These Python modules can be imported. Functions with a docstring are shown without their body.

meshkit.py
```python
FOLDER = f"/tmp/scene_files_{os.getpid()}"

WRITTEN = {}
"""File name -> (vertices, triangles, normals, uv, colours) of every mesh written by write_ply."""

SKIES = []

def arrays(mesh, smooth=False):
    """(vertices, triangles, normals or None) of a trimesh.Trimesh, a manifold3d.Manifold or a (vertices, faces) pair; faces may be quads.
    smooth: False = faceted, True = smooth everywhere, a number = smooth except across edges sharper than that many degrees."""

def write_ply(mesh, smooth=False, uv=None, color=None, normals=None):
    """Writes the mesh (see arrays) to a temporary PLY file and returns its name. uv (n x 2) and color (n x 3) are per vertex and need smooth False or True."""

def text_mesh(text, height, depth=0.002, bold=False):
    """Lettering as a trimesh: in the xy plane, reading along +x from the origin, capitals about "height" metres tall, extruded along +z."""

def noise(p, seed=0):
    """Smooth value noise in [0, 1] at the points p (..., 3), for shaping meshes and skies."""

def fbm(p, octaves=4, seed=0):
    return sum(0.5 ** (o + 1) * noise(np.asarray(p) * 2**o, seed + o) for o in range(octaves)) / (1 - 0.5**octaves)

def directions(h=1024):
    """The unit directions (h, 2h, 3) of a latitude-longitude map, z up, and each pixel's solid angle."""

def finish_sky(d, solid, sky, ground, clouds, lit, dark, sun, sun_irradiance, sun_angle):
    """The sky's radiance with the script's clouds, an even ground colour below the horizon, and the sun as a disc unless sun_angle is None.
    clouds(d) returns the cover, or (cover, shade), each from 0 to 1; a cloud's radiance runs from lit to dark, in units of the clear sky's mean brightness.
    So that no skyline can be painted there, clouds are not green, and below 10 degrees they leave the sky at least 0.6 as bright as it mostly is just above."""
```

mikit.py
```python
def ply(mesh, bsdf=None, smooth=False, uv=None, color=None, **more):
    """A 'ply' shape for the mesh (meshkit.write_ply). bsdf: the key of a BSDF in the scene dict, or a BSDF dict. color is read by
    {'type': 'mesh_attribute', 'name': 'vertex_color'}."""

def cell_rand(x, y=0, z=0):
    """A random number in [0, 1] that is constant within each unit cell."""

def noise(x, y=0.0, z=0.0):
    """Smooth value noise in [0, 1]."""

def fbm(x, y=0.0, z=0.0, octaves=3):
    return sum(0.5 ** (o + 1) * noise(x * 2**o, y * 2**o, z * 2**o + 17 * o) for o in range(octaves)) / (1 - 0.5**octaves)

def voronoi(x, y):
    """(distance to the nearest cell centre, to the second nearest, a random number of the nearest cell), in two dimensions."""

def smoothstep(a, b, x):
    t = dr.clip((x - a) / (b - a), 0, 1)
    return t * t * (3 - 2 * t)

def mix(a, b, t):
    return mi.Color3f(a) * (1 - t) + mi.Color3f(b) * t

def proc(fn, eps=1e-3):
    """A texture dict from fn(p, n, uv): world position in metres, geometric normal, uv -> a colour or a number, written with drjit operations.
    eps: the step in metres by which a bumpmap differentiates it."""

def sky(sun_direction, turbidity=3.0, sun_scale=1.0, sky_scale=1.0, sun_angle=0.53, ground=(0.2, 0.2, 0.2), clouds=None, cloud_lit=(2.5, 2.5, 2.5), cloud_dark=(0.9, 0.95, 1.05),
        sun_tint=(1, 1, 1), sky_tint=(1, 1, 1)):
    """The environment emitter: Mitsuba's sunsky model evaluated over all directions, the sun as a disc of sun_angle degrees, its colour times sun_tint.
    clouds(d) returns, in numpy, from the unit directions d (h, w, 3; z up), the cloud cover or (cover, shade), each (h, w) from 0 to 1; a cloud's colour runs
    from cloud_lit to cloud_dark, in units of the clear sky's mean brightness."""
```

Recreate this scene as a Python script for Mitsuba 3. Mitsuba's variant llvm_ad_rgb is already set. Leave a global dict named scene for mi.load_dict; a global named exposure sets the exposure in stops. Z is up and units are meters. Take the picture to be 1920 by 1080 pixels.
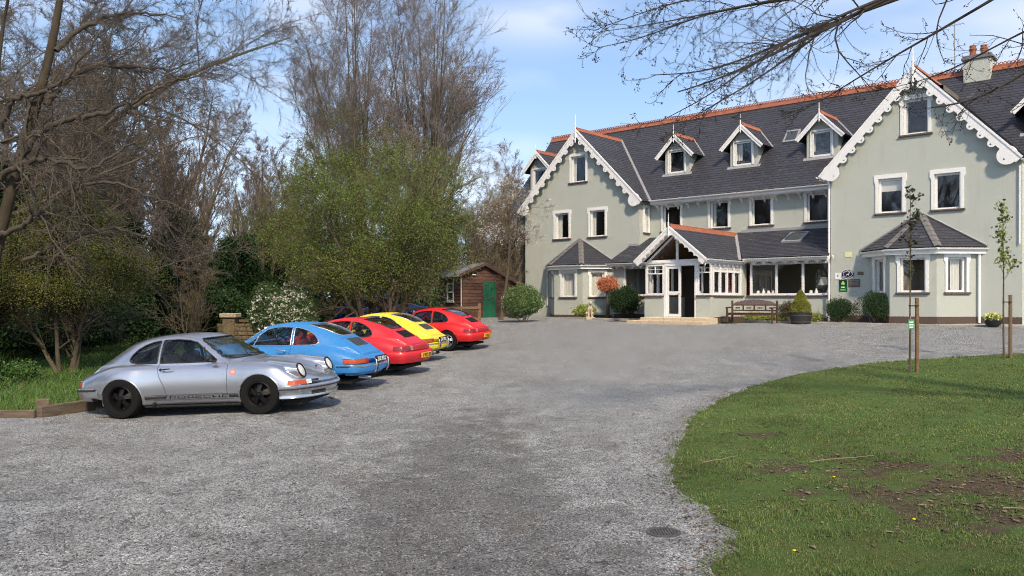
import math, random
import numpy as np, trimesh, manifold3d as m3
import shapely, shapely.geometry as sg, shapely.affinity as sa, shapely.ops as so
import drjit as dr, mitsuba as mi
import mikit, meshkit
from mikit import proc, noise, fbm, voronoi, cell_rand, smoothstep, mix

T4 = mi.ScalarTransform4f
scene, labels = {}, {}
PI = math.pi

# ---------------------------------------------------------------- camera, sky, exposure
scene['camera'] = {'type': 'perspective', 'fov': 63.72, 'fov_axis': 'x', 'near_clip': 0.05, 'far_clip': 3000.0,
                   'principal_point_offset_y': -0.02315,
                   'to_world': T4().look_at(origin=[0, 0, 0.84], target=[0, 10, 0.84], up=[0, 0, 1])}
SUN = (0.283, -1.576, 1.25)


def cloud_fn(d):
    z = np.maximum(d[..., 2], 0.02)
    q = np.stack([d[..., 0] / (z + 0.25) * 1.1, d[..., 1] / (z + 0.25) * 2.0, z * 0], -1)
    n = meshkit.fbm(q + 3.7, 5, seed=5)
    c = np.clip((n - 0.43) / 0.28, 0, 1)
    haze = np.clip(1 - z / 0.5, 0, 1) ** 2 * 0.06
    wisp = meshkit.fbm(np.stack([d[..., 0] * 9, d[..., 1] * 9, d[..., 2] * 22], -1), 5, seed=8)
    for (ux, uz, wx, wz, a) in ((0.03, 0.345, 0.09, 0.035, 0.75), (-0.30, 0.36, 0.10, 0.05, 0.9), (-0.27, 0.27, 0.09, 0.04, 0.6), (0.40, 0.40, 0.16, 0.05, 0.7), (0.62, 0.33, 0.14, 0.06, 0.6)):
        e = ((d[..., 0] / np.maximum(d[..., 1], 0.05) - ux) / wx) ** 2 + ((d[..., 2] / np.maximum(d[..., 1], 0.05) - uz) / wz) ** 2
        c = np.maximum(c, np.where(d[..., 1] > 0.1, a * np.exp(-e) * np.clip((wisp - 0.25) / 0.35, 0, 1), 0))
    return np.clip(c * 0.72 + haze + 0.035, 0, 1)


scene['sky'] = mikit.sky(SUN, turbidity=3, sun_angle=4.0, sun_scale=0.64, sky_scale=1.3, sky_tint=(1.0, 0.98, 1.015), sun_tint=(1.0, 1.0, 1.02), clouds=cloud_fn, cloud_lit=(2.1, 2.15, 2.3), cloud_dark=(1.2, 1.25, 1.35))
exposure = 2.2

# ---------------------------------------------------------------- helpers


def rng(seed):
    return np.random.RandomState(seed % 100003)


def free(key):
    if key not in scene and key not in labels:
        return key
    i = 1
    while f'{key}_{i:03d}' in scene or f'{key}_{i:03d}' in labels:
        i += 1
    return f'{key}_{i:03d}'


def thing(key, label, cat, group=None, kind=None):
    key = free(key)
    labels[key] = {'label': label, 'category': cat}
    if group:
        labels[key]['group'] = group
    if kind:
        labels[key]['kind'] = kind
    return key


def put(key, mesh, bsdf, smooth=False, M=None, **kw):
    key = free(key) if key in scene else key
    scene[key] = mikit.ply(mesh, bsdf, smooth, **kw)
    if M is not None:
        scene[key]['to_world'] = T4(np.asarray(M, float))
    return key


def again(key, src, M=None, bsdf=None):
    key = free(key)
    scene[key] = dict(scene[src])
    if M is not None:
        scene[key]['to_world'] = T4(np.asarray(M, float))
    if bsdf:
        scene[key]['bsdf'] = {'type': 'ref', 'id': bsdf}
    return key


def cat(ms):
    vs, fs, n = [], [], 0
    for m in ms:
        v, f = (m if isinstance(m, tuple) else (m.vertices, m.faces))
        vs.append(np.asarray(v)); fs.append(np.asarray(f) + n); n += len(v)
    return trimesh.Trimesh(np.vstack(vs), np.vstack(fs), process=False)


def box(x0, x1, y0, y1, z0, z1):
    m = trimesh.creation.box((abs(x1 - x0), abs(y1 - y0), abs(z1 - z0)))
    m.apply_translation(((x0 + x1) / 2, (y0 + y1) / 2, (z0 + z1) / 2))
    return m


def bbox(x0, x1, y0, y1, z0, z1, b=0.008):
    """A box with chamfered edges."""
    xs, ys, zs = sorted((x0, x1)), sorted((y0, y1)), sorted((z0, z1))
    b = min(b, (xs[1] - xs[0]) / 3, (ys[1] - ys[0]) / 3, (zs[1] - zs[0]) / 3)
    pts = []
    for a in range(3):
        e = [b, b, b]
        e[a] = 0
        for i in (0, 1):
            for j in (0, 1):
                for k in (0, 1):
                    pts.append([(xs[0] + e[0], xs[1] - e[0])[i], (ys[0] + e[1], ys[1] - e[1])[j], (zs[0] + e[2], zs[1] - e[2])[k]])
    return trimesh.convex.convex_hull(np.array(pts))


def tm(man):
    m = man.to_mesh()
    return trimesh.Trimesh(np.array(m.vert_properties[:, :3]), np.array(m.tri_verts), process=False)


def man(mesh):
    return m3.Manifold(m3.Mesh(np.asarray(mesh.vertices, np.float32), np.asarray(mesh.faces, np.uint32)))


def extr(poly, t):
    """Polygon(s) in xy extruded z 0..t."""
    gs = [g for g in getattr(poly, 'geoms', [poly]) if g.area > 1e-7]
    return cat([trimesh.creation.extrude_polygon(g, t, engine='earcut') for g in gs])


def fr(o, x, y, z):
    M = np.eye(4)
    M[:3, 0], M[:3, 1], M[:3, 2], M[:3, 3] = x, y, z, o
    return M


def tube(pts, rad, sides=6, cap=False):
    p = np.asarray(pts, float)
    r = np.broadcast_to(rad, (len(p),)).astype(float)
    t = np.gradient(p, axis=0)
    t /= np.linalg.norm(t, axis=1, keepdims=True) + 1e-12
    a = np.cross(t, np.where(np.abs(t[:, 2:]) < 0.9, [0, 0, 1.0], [1.0, 0, 0]))
    a /= np.linalg.norm(a, axis=1, keepdims=True) + 1e-12
    b = np.cross(t, a)
    ang = np.arange(sides) * 2 * PI / sides
    v = (p[:, None] + r[:, None, None] * (np.cos(ang)[None, :, None] * a[:, None] + np.sin(ang)[None, :, None] * b[:, None])).reshape(-1, 3)
    i, j = np.meshgrid(np.arange(len(p) - 1), np.arange(sides), indexing='ij')
    q = np.stack([i * sides + j, i * sides + (j + 1) % sides, (i + 1) * sides + (j + 1) % sides, (i + 1) * sides + j], -1).reshape(-1, 4)
    f = np.vstack([q[:, [0, 2, 1]], q[:, [0, 3, 2]]])
    if cap:
        n = len(v)
        v = np.vstack([v, p[0], p[-1]])
        k = np.arange(sides)
        f = np.vstack([f, np.stack([k * 0 + n, k, (k + 1) % sides], 1), np.stack([k * 0 + n + 1, (len(p) - 1) * sides + (k + 1) % sides, (len(p) - 1) * sides + k], 1)])
    return trimesh.Trimesh(v, f, process=False)


def lathe(prof, n=24):
    return trimesh.creation.revolve(np.asarray(prof, float), sections=n)


def rotz(a):
    c, s = math.cos(a), math.sin(a)
    return np.array([[c, -s, 0, 0], [s, c, 0, 0], [0, 0, 1, 0], [0, 0, 0, 1.0]])


def tr(x, y, z):
    M = np.eye(4)
    M[:3, 3] = x, y, z
    return M


def moved(m, M):
    m = m.copy()
    m.apply_transform(M)
    return m


def rgb(*c):
    return {'type': 'rgb', 'value': list(map(float, c))}


def mat(name, color, rough=0.6, **kw):
    scene[name] = {'type': 'twosided', 'bsdf': {'type': 'principled', 'base_color': color if isinstance(color, dict) else rgb(*color), 'roughness': rough, **kw}}
    return name


VC = {'type': 'mesh_attribute', 'name': 'vertex_color'}

# ---------------------------------------------------------------- the lie of the land
EU, EV, P0 = np.array([0.7532, -0.6578]), np.array([0.6578, 0.7532]), np.array([13.05, 34.0])
HM = np.eye(4)
HM[:2, 0], HM[:2, 1], HM[:2, 3] = EU, EV, P0
from scipy.interpolate import PchipInterpolator
_zk = PchipInterpolator([-400, -60, -40, -27.5, -16.3, -12.9, -3.5, 0, 6, 40, 400], [-1.2, -1.12, -1.03, -0.92, -0.68, -0.52, -0.1, -0.02, 0.0, 0.25, 2.5])


def gz(x, y):
    """Height of the drive at world x, y."""
    x, y = np.asarray(x, float), np.asarray(y, float)
    v = (x - P0[0]) * EV[0] + (y - P0[1]) * EV[1]
    z = _zk(np.clip(v, -400, 400))
    return z - 0.075 * np.exp(-((x + 6.1) ** 2 + (y - 13.2) ** 2) / 1.4) + 0.035 * np.exp(-((x + 3.7) ** 2 + (y - 12.9) ** 2) / 1.4) + 0.38 * np.exp(-((x + 5.6) / 3.2) ** 2 - ((y - 34.6) / 2.2) ** 2)


def w2h(x, y):
    d = np.stack([np.asarray(x, float) - P0[0], np.asarray(y, float) - P0[1]], -1)
    return d @ EU, d @ EV


def h2w(s, v):
    return P0 + s * EU + v * EV

# ---------------------------------------------------------------- materials of the setting
def f_gravel(p, n, uv):
    w = noise(p.x * 0.9, p.y * 0.9) * 0.06
    d1, e1, c1 = voronoi((p.x + w) * 80, p.y * 80)
    d2, e2, c2 = voronoi(p.x * 31 + 5, p.y * 31)
    t = c1 * 0.7 + c2 * 0.3
    g = 0.085 + 0.20 * t + 0.14 * t * t
    g = dr.select(c1 > 0.96, 0.50, dr.select(c1 < 0.13, 0.05, g))
    g = g * (0.45 + 0.55 * smoothstep(0.02, 0.16, e1 - d1))
    g = g * (0.66 + 0.68 * fbm(p.x * 3.6, p.y * 3.6, 9.0, 5)) * dr.select(noise(p.x * 13 + 3, p.y * 13, 1.0) > 0.86, 0.62, 1.0)
    col = mix((0.94, 1.0, 1.025), (0.985, 1.0, 1.0), noise(p.x * 21, p.y * 21)) * g
    # earth worked up between the stones: a broad worn tongue and two wheel lanes, broken by patches
    lane = dr.exp(-dr.square((p.x + 0.75 - 0.045 * (p.y - 6)) / (1.75 - 0.075 * dr.minimum(p.y, 16))))
    lane = dr.maximum(lane, 0.75 * dr.exp(-dr.square((p.x - 0.15 + 0.03 * p.y) / 0.55)))
    lane = lane * (1 - smoothstep(7.5, 17.0, p.y))
    big = fbm(p.x * 0.55, p.y * 0.4, 2.0, 4)
    fine = fbm(p.x * 4.3, p.y * 4.3, 5.0, 6)
    track = smoothstep(0.46, 0.84, 0.44 * lane + 0.38 * big + 0.50 * fine)
    grit = smoothstep(0.30, 0.62, noise(p.x * 44, p.y * 44, 3) * 0.6 + 0.4 * fine)
    earth = mix((0.045, 0.042, 0.041), (0.105, 0.100, 0.098), fine)
    col = mix(col * 1.04, mix(col * 0.66, earth, 0.55 * grit), track * 0.92)
    mud = smoothstep(0.60, 0.75, fbm(p.x * 1.3 + 9, p.y * 0.9, 7.0, 4)) * smoothstep(0.35, 0.7, noise(p.x * 17, p.y * 17, 3))
    return mix(col, mi.Color3f(0.085, 0.07, 0.055), mud * 0.4)


def h_gravel(p, n, uv):
    d1, e1, c1 = voronoi(p.x * 80, p.y * 80)
    return (1 - d1) * (0.4 + 0.6 * c1)


scene['gravel_mat'] = {'type': 'twosided', 'bsdf': {'type': 'bumpmap', 'arbitrary': {**proc(h_gravel, 2e-3)}, 'scale': 0.007,
                       'bsdf': {'type': 'principled', 'base_color': proc(f_gravel), 'roughness': 0.85, 'specular': 0.25}}}

LAWN_BARE = [(3.6, 8.2, 1.3, 0.55), (4.6, 7.3, 1.5, 0.9), (3.3, 7.0, 0.9, 0.6), (5.6, 8.4, 1.2, 0.7), (3.0, 10.2, 0.35, 0.25), (2.4, 11.2, 0.35, 0.25), (3.9, 6.2, 1.2, 0.5), (5.3, 6.3, 1.0, 0.5)]


def f_lawn(p, n, uv):
    b = mi.Float(0)
    for (x, y, a, c) in LAWN_BARE:
        b = dr.maximum(b, dr.exp(-(dr.square((p.x - x) / a) + dr.square((p.y - y) / c))))
    k = smoothstep(0.46, 0.74, b * 0.50 + 1.1 * fbm(p.x * 3.2, p.y * 3.2, 1.0, 5) - 0.33)
    g = mix((0.042, 0.070, 0.021), (0.070, 0.110, 0.032), fbm(p.x * 6, p.y * 6, 0.0, 4))
    g = mix(g, mi.Color3f(0.075, 0.085, 0.03), 0.6 * smoothstep(0.5, 0.75, fbm(p.x * 2.2 + 7, p.y * 2.2, 3.0, 4)))
    s = mix((0.030, 0.023, 0.017), (0.10, 0.075, 0.054), fbm(p.x * 34, p.y * 34, 0.0, 4))
    return mix(g, s, k)


def f_wood_floor(p, n, uv):
    a = fbm(p.x * 1.7, p.y * 1.7, 0.0, 4)
    g = mix((0.028, 0.055, 0.014), (0.055, 0.095, 0.025), fbm(p.x * 9, p.y * 9, 1.0, 3))
    s = mix((0.045, 0.032, 0.02), (0.11, 0.075, 0.045), fbm(p.x * 14, p.y * 14, 4.0, 3))
    return mix(g, s, smoothstep(0.42, 0.6, a + 0.004 * (p.y - 24)))


def f_bark(p, n, uv):
    a = fbm(p.x * 9, p.y * 9, p.z * 2.5, 4)
    c = mix((0.045, 0.036, 0.028), (0.16, 0.135, 0.10), a)
    return mix(c, mi.Color3f(0.07, 0.085, 0.04), 0.7 * smoothstep(0.5, 0.72, fbm(p.x * 2.1, p.y * 2.1, p.z * 1.4, 3)))


def f_render_wall(p, n, uv):
    a = fbm(p.x * 0.8, p.y * 0.8, p.z * 0.8, 4)
    b = noise(p.x * 38, p.y * 38, p.z * 38)
    c = mix((0.420, 0.455, 0.420), (0.458, 0.492, 0.456), a) * (0.96 + 0.08 * b)
    st = smoothstep(0.60, 0.8, fbm(p.x * 5.0, p.y * 5.0, p.z * 0.6, 4))
    return mix(c, mi.Color3f(0.36, 0.385, 0.34), 0.3 * st)


def f_slate(p, n, uv):
    return mix((0.040, 0.042, 0.052), (0.085, 0.088, 0.105), fbm(p.x * 13, p.y * 13, p.z * 13, 4))


def f_wood(p, n, uv):
    return mix((0.10, 0.062, 0.035), (0.26, 0.18, 0.11), fbm(p.x * 7, p.y * 7, p.z * 40, 4))


mat('lawn_mat', proc(f_lawn), 0.95, specular=0.1)
mat('woodfloor_mat', proc(f_wood_floor), 0.95, specular=0.1)
mat('bark', proc(f_bark), 0.9, specular=0.2)
mat('bark_dark', proc(lambda p, n, uv: mix((0.028, 0.023, 0.018), (0.10, 0.085, 0.062), fbm(p.x * 12, p.y * 12, p.z * 3.5, 4))), 0.95, specular=0.1)
mat('wall_mat', proc(f_render_wall), 0.9, specular=0.2)
mat('timber', proc(f_wood), 0.85, specular=0.2)
mat('timber_grey', proc(lambda p, n, uv: mix((0.07, 0.052, 0.038), (0.20, 0.16, 0.12), fbm(p.x * 6, p.y * 6, p.z * 26, 4))), 0.9, specular=0.15)
mat('white', (0.78, 0.79, 0.80), 0.35, specular=0.4)
mat('white_dull', (0.62, 0.63, 0.63), 0.6)
mat('sill_brown', (0.115, 0.085, 0.075), 0.7)
mat('plinth', (0.085, 0.062, 0.052), 0.8)
mat('lead', (0.30, 0.31, 0.33), 0.55)
mat('terracotta', proc(lambda p, n, uv: mix((0.24, 0.075, 0.04), (0.38, 0.14, 0.082), fbm(p.x * 6, p.y * 6, p.z * 6, 4))), 0.8)
mat('dark_void', (0.02, 0.02, 0.022), 0.9)
mat('room', (0.13, 0.115, 0.10), 0.9)
mat('room_red', (0.16, 0.03, 0.035), 0.85)
mat('curtain', (0.55, 0.56, 0.53), 0.9)
mat('black', (0.012, 0.012, 0.013), 0.5)
mat('vcol', VC, 0.85, specular=0.2)
mat('vslate', VC, 0.55, specular=0.5)
mat('stone_pale', proc(lambda p, n, uv: mix((0.46, 0.37, 0.25), (0.62, 0.53, 0.40), fbm(p.x * 5, p.y * 5, p.z * 5, 4))), 0.85)
mat('kerb', proc(lambda p, n, uv: mix((0.26, 0.24, 0.21), (0.40, 0.38, 0.34), fbm(p.x * 8, p.y * 8, p.z * 8, 4))), 0.9)
scene['leaf'] = {'type': 'twosided', 'bsdf': {'type': 'principled', 'base_color': VC, 'roughness': 0.6, 'specular': 0.35}}
scene['thinleaf'] = {'type': 'principledthin', 'base_color': VC, 'roughness': 0.55, 'diff_trans': 0.7, 'spec_trans': 0.0}
scene['pane'] = {'type': 'thindielectric', 'int_ior': 1.5}


# ---------------------------------------------------------------- ground
def sheet(poly, step, zf):
    from scipy.spatial import Delaunay
    b = poly.segmentize(step).exterior.coords
    x0, y0, x1, y1 = poly.bounds
    gx, gy = np.meshgrid(np.arange(x0, x1, step), np.arange(y0, y1, step))
    gx = gx + (np.arange(gx.shape[0]) % 2)[:, None] * step / 2
    inn = poly.buffer(-step * 0.4)
    q = np.stack([gx.ravel(), gy.ravel()], 1)
    q = np.vstack([np.array(b)[:-1], q[shapely.contains_xy(inn, q[:, 0], q[:, 1])]])
    t = Delaunay(q).simplices
    c = q[t].mean(1)
    t = t[shapely.contains_xy(poly, c[:, 0], c[:, 1])]
    a = q[t]
    flip = np.cross(a[:, 1] - a[:, 0], a[:, 2] - a[:, 0]) < 0
    t[flip] = t[flip][:, ::-1]
    return trimesh.Trimesh(np.column_stack([q, zf(q[:, 0], q[:, 1])]), t, process=False)


def spline(pts, n=12, closed=False):
    from scipy.interpolate import CubicSpline
    p = np.asarray(pts, float)
    if closed:
        p = np.vstack([p, p[:1]])
    t = np.concatenate([[0], np.cumsum(np.linalg.norm(np.diff(p, axis=0), axis=1))])
    cs = CubicSpline(t, p, bc_type='periodic' if closed else 'natural')
    return cs(np.linspace(0, t[-1], n * len(p)))


g = np.concatenate([-np.geomspace(60, 600, 10)[::-1], np.linspace(-54, 54, 55), np.geomspace(60, 600, 10)])
gx, gy = np.meshgrid(g, g + 20, indexing='ij')
zz = gz(gx, gy) - 0.03 - 0.25 * np.clip((np.hypot(gx, gy - 20) - 150) / 300, 0, 1)
k = len(g)
ii, jj = np.meshgrid(np.arange(k - 1), np.arange(k - 1), indexing='ij')
qd = np.stack([ii * k + jj, (ii + 1) * k + jj, (ii + 1) * k + jj + 1, ii * k + jj + 1], -1).reshape(-1, 4)
put('ground', (np.stack([gx, gy, zz], -1).reshape(-1, 3), qd), 'woodfloor_mat', True)
labels['ground'] = {'label': 'rough woodland ground around the gravel yard and house', 'category': 'ground', 'kind': 'structure'}

drive_edge = spline([(-9.5, 12.4), (-7.7, 12.75), (-7.15, 14.0), (-7.1, 17), (-6.9, 20.5), (-6.4, 24), (-5.9, 28), (-5.2, 33), (-5.2, 40), (-4.0, 46)], 8)
far = [h2w(-18.5, 4.0), h2w(-18.4, 1.5), h2w(-10, 1.4), h2w(-9, -3.0), h2w(-3, -3), h2w(-2, -0.35), h2w(16, -0.35), h2w(17, -8)]
rest = [(34, 8), (30, -12), (-20, -12), (-22, 10), (-14, 12.2)]
drive_poly = sg.Polygon(list(drive_edge) + [tuple(p) for p in far] + rest).buffer(0)
put('gravel_drive', sheet(drive_poly, 0.5, lambda x, y: gz(x, y) + 0.004), 'gravel_mat', True)
labels['gravel_drive'] = {'label': 'wide grey gravel drive sweeping from the foreground up to the house', 'category': 'drive', 'kind': 'structure'}

lawn_pts = [(1.25, 3.6), (1.28, 4.7), (1.36, 5.35), (1.55, 5.78), (1.67, 6.43), (1.65, 6.91), (1.58, 7.66), (1.66, 8.58), (1.86, 9.42), (2.4, 11.24), (3.1, 12.96), (4.32, 15.18), (6.05, 17.32), (8.35, 18.97), (10.68, 19.65),
            (12.42, 19.98), (15.5, 19.8), (19, 17.5), (21, 13), (20, 7), (15, 1), (8, -1.5), (3, 0.5), (1.5, 2.3)]
lb = spline(lawn_pts, 26, True)
lr = rng(3)
lnorm = np.stack([np.gradient(lb[:, 1]), -np.gradient(lb[:, 0])], 1)
lnorm /= np.linalg.norm(lnorm, axis=1, keepdims=True) + 1e-9
lb = lb + lnorm * ((meshkit.fbm(np.column_stack([lb * 2.2, lb[:, 0] * 0]), 4, 2) - 0.5) * 0.18 + (meshkit.noise(np.column_stack([lb * 6.5, lb[:, 0] * 0]), 4) - 0.5) * 0.13)[:, None]
lawn_poly = sg.Polygon(lb).buffer(0)
if lawn_poly.geom_type != 'Polygon':
    lawn_poly = max(lawn_poly.geoms, key=lambda q: q.area)
_lb = shapely.boundary(lawn_poly)


def lawn_z(x, y):
    d = shapely.distance(shapely.points(np.stack([x, y], -1)), _lb)
    m = 0.10 * (1 - np.exp(-d / 1.6)) + 0.02 * np.minimum(d / 0.1, 1)
    d_in = shapely.contains_xy(lawn_poly, x, y)
    m = np.where(d_in, m, 0)
    return gz(x, y) + 0.008 + m + d_in * 0.03 * (meshkit.fbm(np.stack([x * 1.5, y * 1.5, x * 0], -1), 3, 9) - 0.5) * np.minimum(d / 0.4, 1)


put('lawn', sheet(lawn_poly, 0.28, lawn_z), 'lawn_mat', True)
labels['lawn'] = {'label': 'curved green lawn beside the gravel drive with bare earthy patches', 'category': 'lawn', 'kind': 'structure'}


def bare(x, y):
    b = np.zeros_like(x)
    for (cx_, cy_, a, c) in LAWN_BARE:
        b = np.maximum(b, np.exp(-(((x - cx_) / a) ** 2 + ((y - cy_) / c) ** 2)))
    return b


def blades(x, y, z, h, w, r, col, lean=0.5):
    """Grass blades: a bent blade of two segments each."""
    n = len(x)
    a = r.uniform(0, 2 * PI, n)
    ln = r.uniform(0.1, 1, n) * lean * h
    b = a + r.uniform(-1.2, 1.2, n)
    dx, dy = np.cos(b) * ln, np.sin(b) * ln
    wx, wy = np.cos(a) * w / 2, np.sin(a) * w / 2
    base = np.stack([x, y, z], -1)
    V = np.empty((n, 5, 3))
    V[:, 0] = base - np.stack([wx, wy, 0 * wx], -1)
    V[:, 1] = base + np.stack([wx, wy, 0 * wx], -1)
    mid = base + np.stack([dx * 0.35, dy * 0.35, h * 0.55], -1)
    V[:, 2] = mid - np.stack([wx, wy, 0 * wx], -1) * 0.8
    V[:, 3] = mid + np.stack([wx, wy, 0 * wx], -1) * 0.8
    V[:, 4] = base + np.stack([dx, dy, h * np.sqrt(np.maximum(1 - (ln / h) ** 2 * 0.5, 0.1))], -1)
    f = np.array([[0, 1, 3], [0, 3, 2], [2, 3, 4]])
    F = (f[None] + (np.arange(n) * 5)[:, None, None]).reshape(-1, 3)
    C = np.repeat(col, 5, axis=0)
    return trimesh.Trimesh(V.reshape(-1, 3), F, process=False), C


def scatter(poly, n, r, dens=None):
    x0, y0, x1, y1 = poly.bounds
    q = np.stack([r.uniform(x0, x1, n), r.uniform(y0, y1, n)], 1)
    q = q[shapely.contains_xy(poly, q[:, 0], q[:, 1])]
    if dens is not None:
        q = q[r.uniform(0, 1, len(q)) < dens(q[:, 0], q[:, 1])]
    return q


def grass_cols(n, r, dark=(0.052, 0.086, 0.024), light=(0.145, 0.205, 0.060), straw=0.07):
    t = r.uniform(0, 1, (n, 1)) ** 1.3
    c = np.asarray(dark) * (1 - t) + np.asarray(light) * t
    s = r.uniform(0, 1, n) < straw
    c[s] = np.array([0.22, 0.18, 0.09]) * r.uniform(0.6, 1.2, (s.sum(), 1))
    return c


r = rng(11)
vis = sg.Polygon([(0.6, 3.4), (4.6, 3.4), (14, 21), (1, 21)])
q = scatter(lawn_poly.buffer(0.10).intersection(vis), 1500000, r, lambda x, y: np.clip((5.6 / np.hypot(x, y)) ** 2.1, 0, 1))
bq = bare(q[:, 0], q[:, 1]) * 0.50 + 1.1 * meshkit.fbm(np.column_stack([q * 3.2, q[:, 0] * 0 + 1]), 5, 0) - 0.33
q = q[r.uniform(0, 1, len(q)) > np.clip((bq - 0.40) / 0.3, 0, 0.82)]
_in = shapely.contains_xy(lawn_poly, q[:, 0], q[:, 1])
q = q[_in | (r.uniform(0, 1, len(q)) < 0.38)]
clump = meshkit.fbm(np.column_stack([q * 2.6, q[:, 0] * 0]), 4, 6)
dist = np.hypot(q[:, 0], q[:, 1])
h = (0.014 + 0.027 * np.clip((clump - 0.35) / 0.3, 0, 1)) * r.uniform(0.6, 1.3, len(q)) * (1 + 0.25 * (dist < 6.5))
w = 0.0039 * (dist / 5.5) ** 0.95
cc = grass_cols(len(q), r) * (0.75 + 0.6 * np.clip((meshkit.fbm(np.column_stack([q * 1.1, q[:, 0] * 0 + 4]), 3, 8) - 0.3) / 0.4, 0, 1))[:, None]
m, c = blades(q[:, 0], q[:, 1], lawn_z(q[:, 0], q[:, 1]) - 0.004, h, w, r, cc, 0.9)
put('lawn_grass', m, 'leaf', False, color=c)
labels['lawn_grass'] = {'label': 'short green grass blades covering the curved lawn', 'category': 'grass', 'kind': 'stuff'}

# long grass of the verge behind the timber edging
verge = sg.Polygon([(-7.25, 12.9), (-6.95, 14.2), (-7.2, 17), (-7.0, 21), (-6.6, 25), (-6.2, 29), (-9, 38), (-20, 38), (-21, 13), (-9.5, 12.6)])
q = scatter(verge, 300000, r, lambda x, y: np.clip((17 / np.hypot(x, y)) ** 2, 0, 1) * np.clip(meshkit.fbm(np.stack([x * 0.9, y * 0.9, x * 0], -1), 3, 4) * 2.4 - 0.45, 0.12, 1))
hh = r.uniform(0.10, 0.30, len(q)) * (0.6 + 0.7 * meshkit.fbm(np.column_stack([q, q[:, 0] * 0]), 3, 5))
m, c = blades(q[:, 0], q[:, 1], gz(q[:, 0], q[:, 1]) - 0.03, hh, 0.012 * np.ones(len(q)), r, grass_cols(len(q), r, (0.045, 0.10, 0.02), (0.13, 0.23, 0.05), 0.04), 0.9)
put('verge_grass', m, 'leaf', False, color=c)
labels['verge_grass'] = {'label': 'long lush grass on the verge behind the silver car', 'category': 'grass', 'kind': 'stuff'}

# loose stones on the drive, near the camera
ico = trimesh.Trimesh([(1, 0, 0), (-1, 0, 0), (0, 1, 0), (0, -1, 0), (0, 0, 1), (0, 0, -1)], [[0, 2, 4], [2, 1, 4], [1, 3, 4], [3, 0, 4], [2, 0, 5], [1, 2, 5], [3, 1, 5], [0, 3, 5]], process=False)


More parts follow.
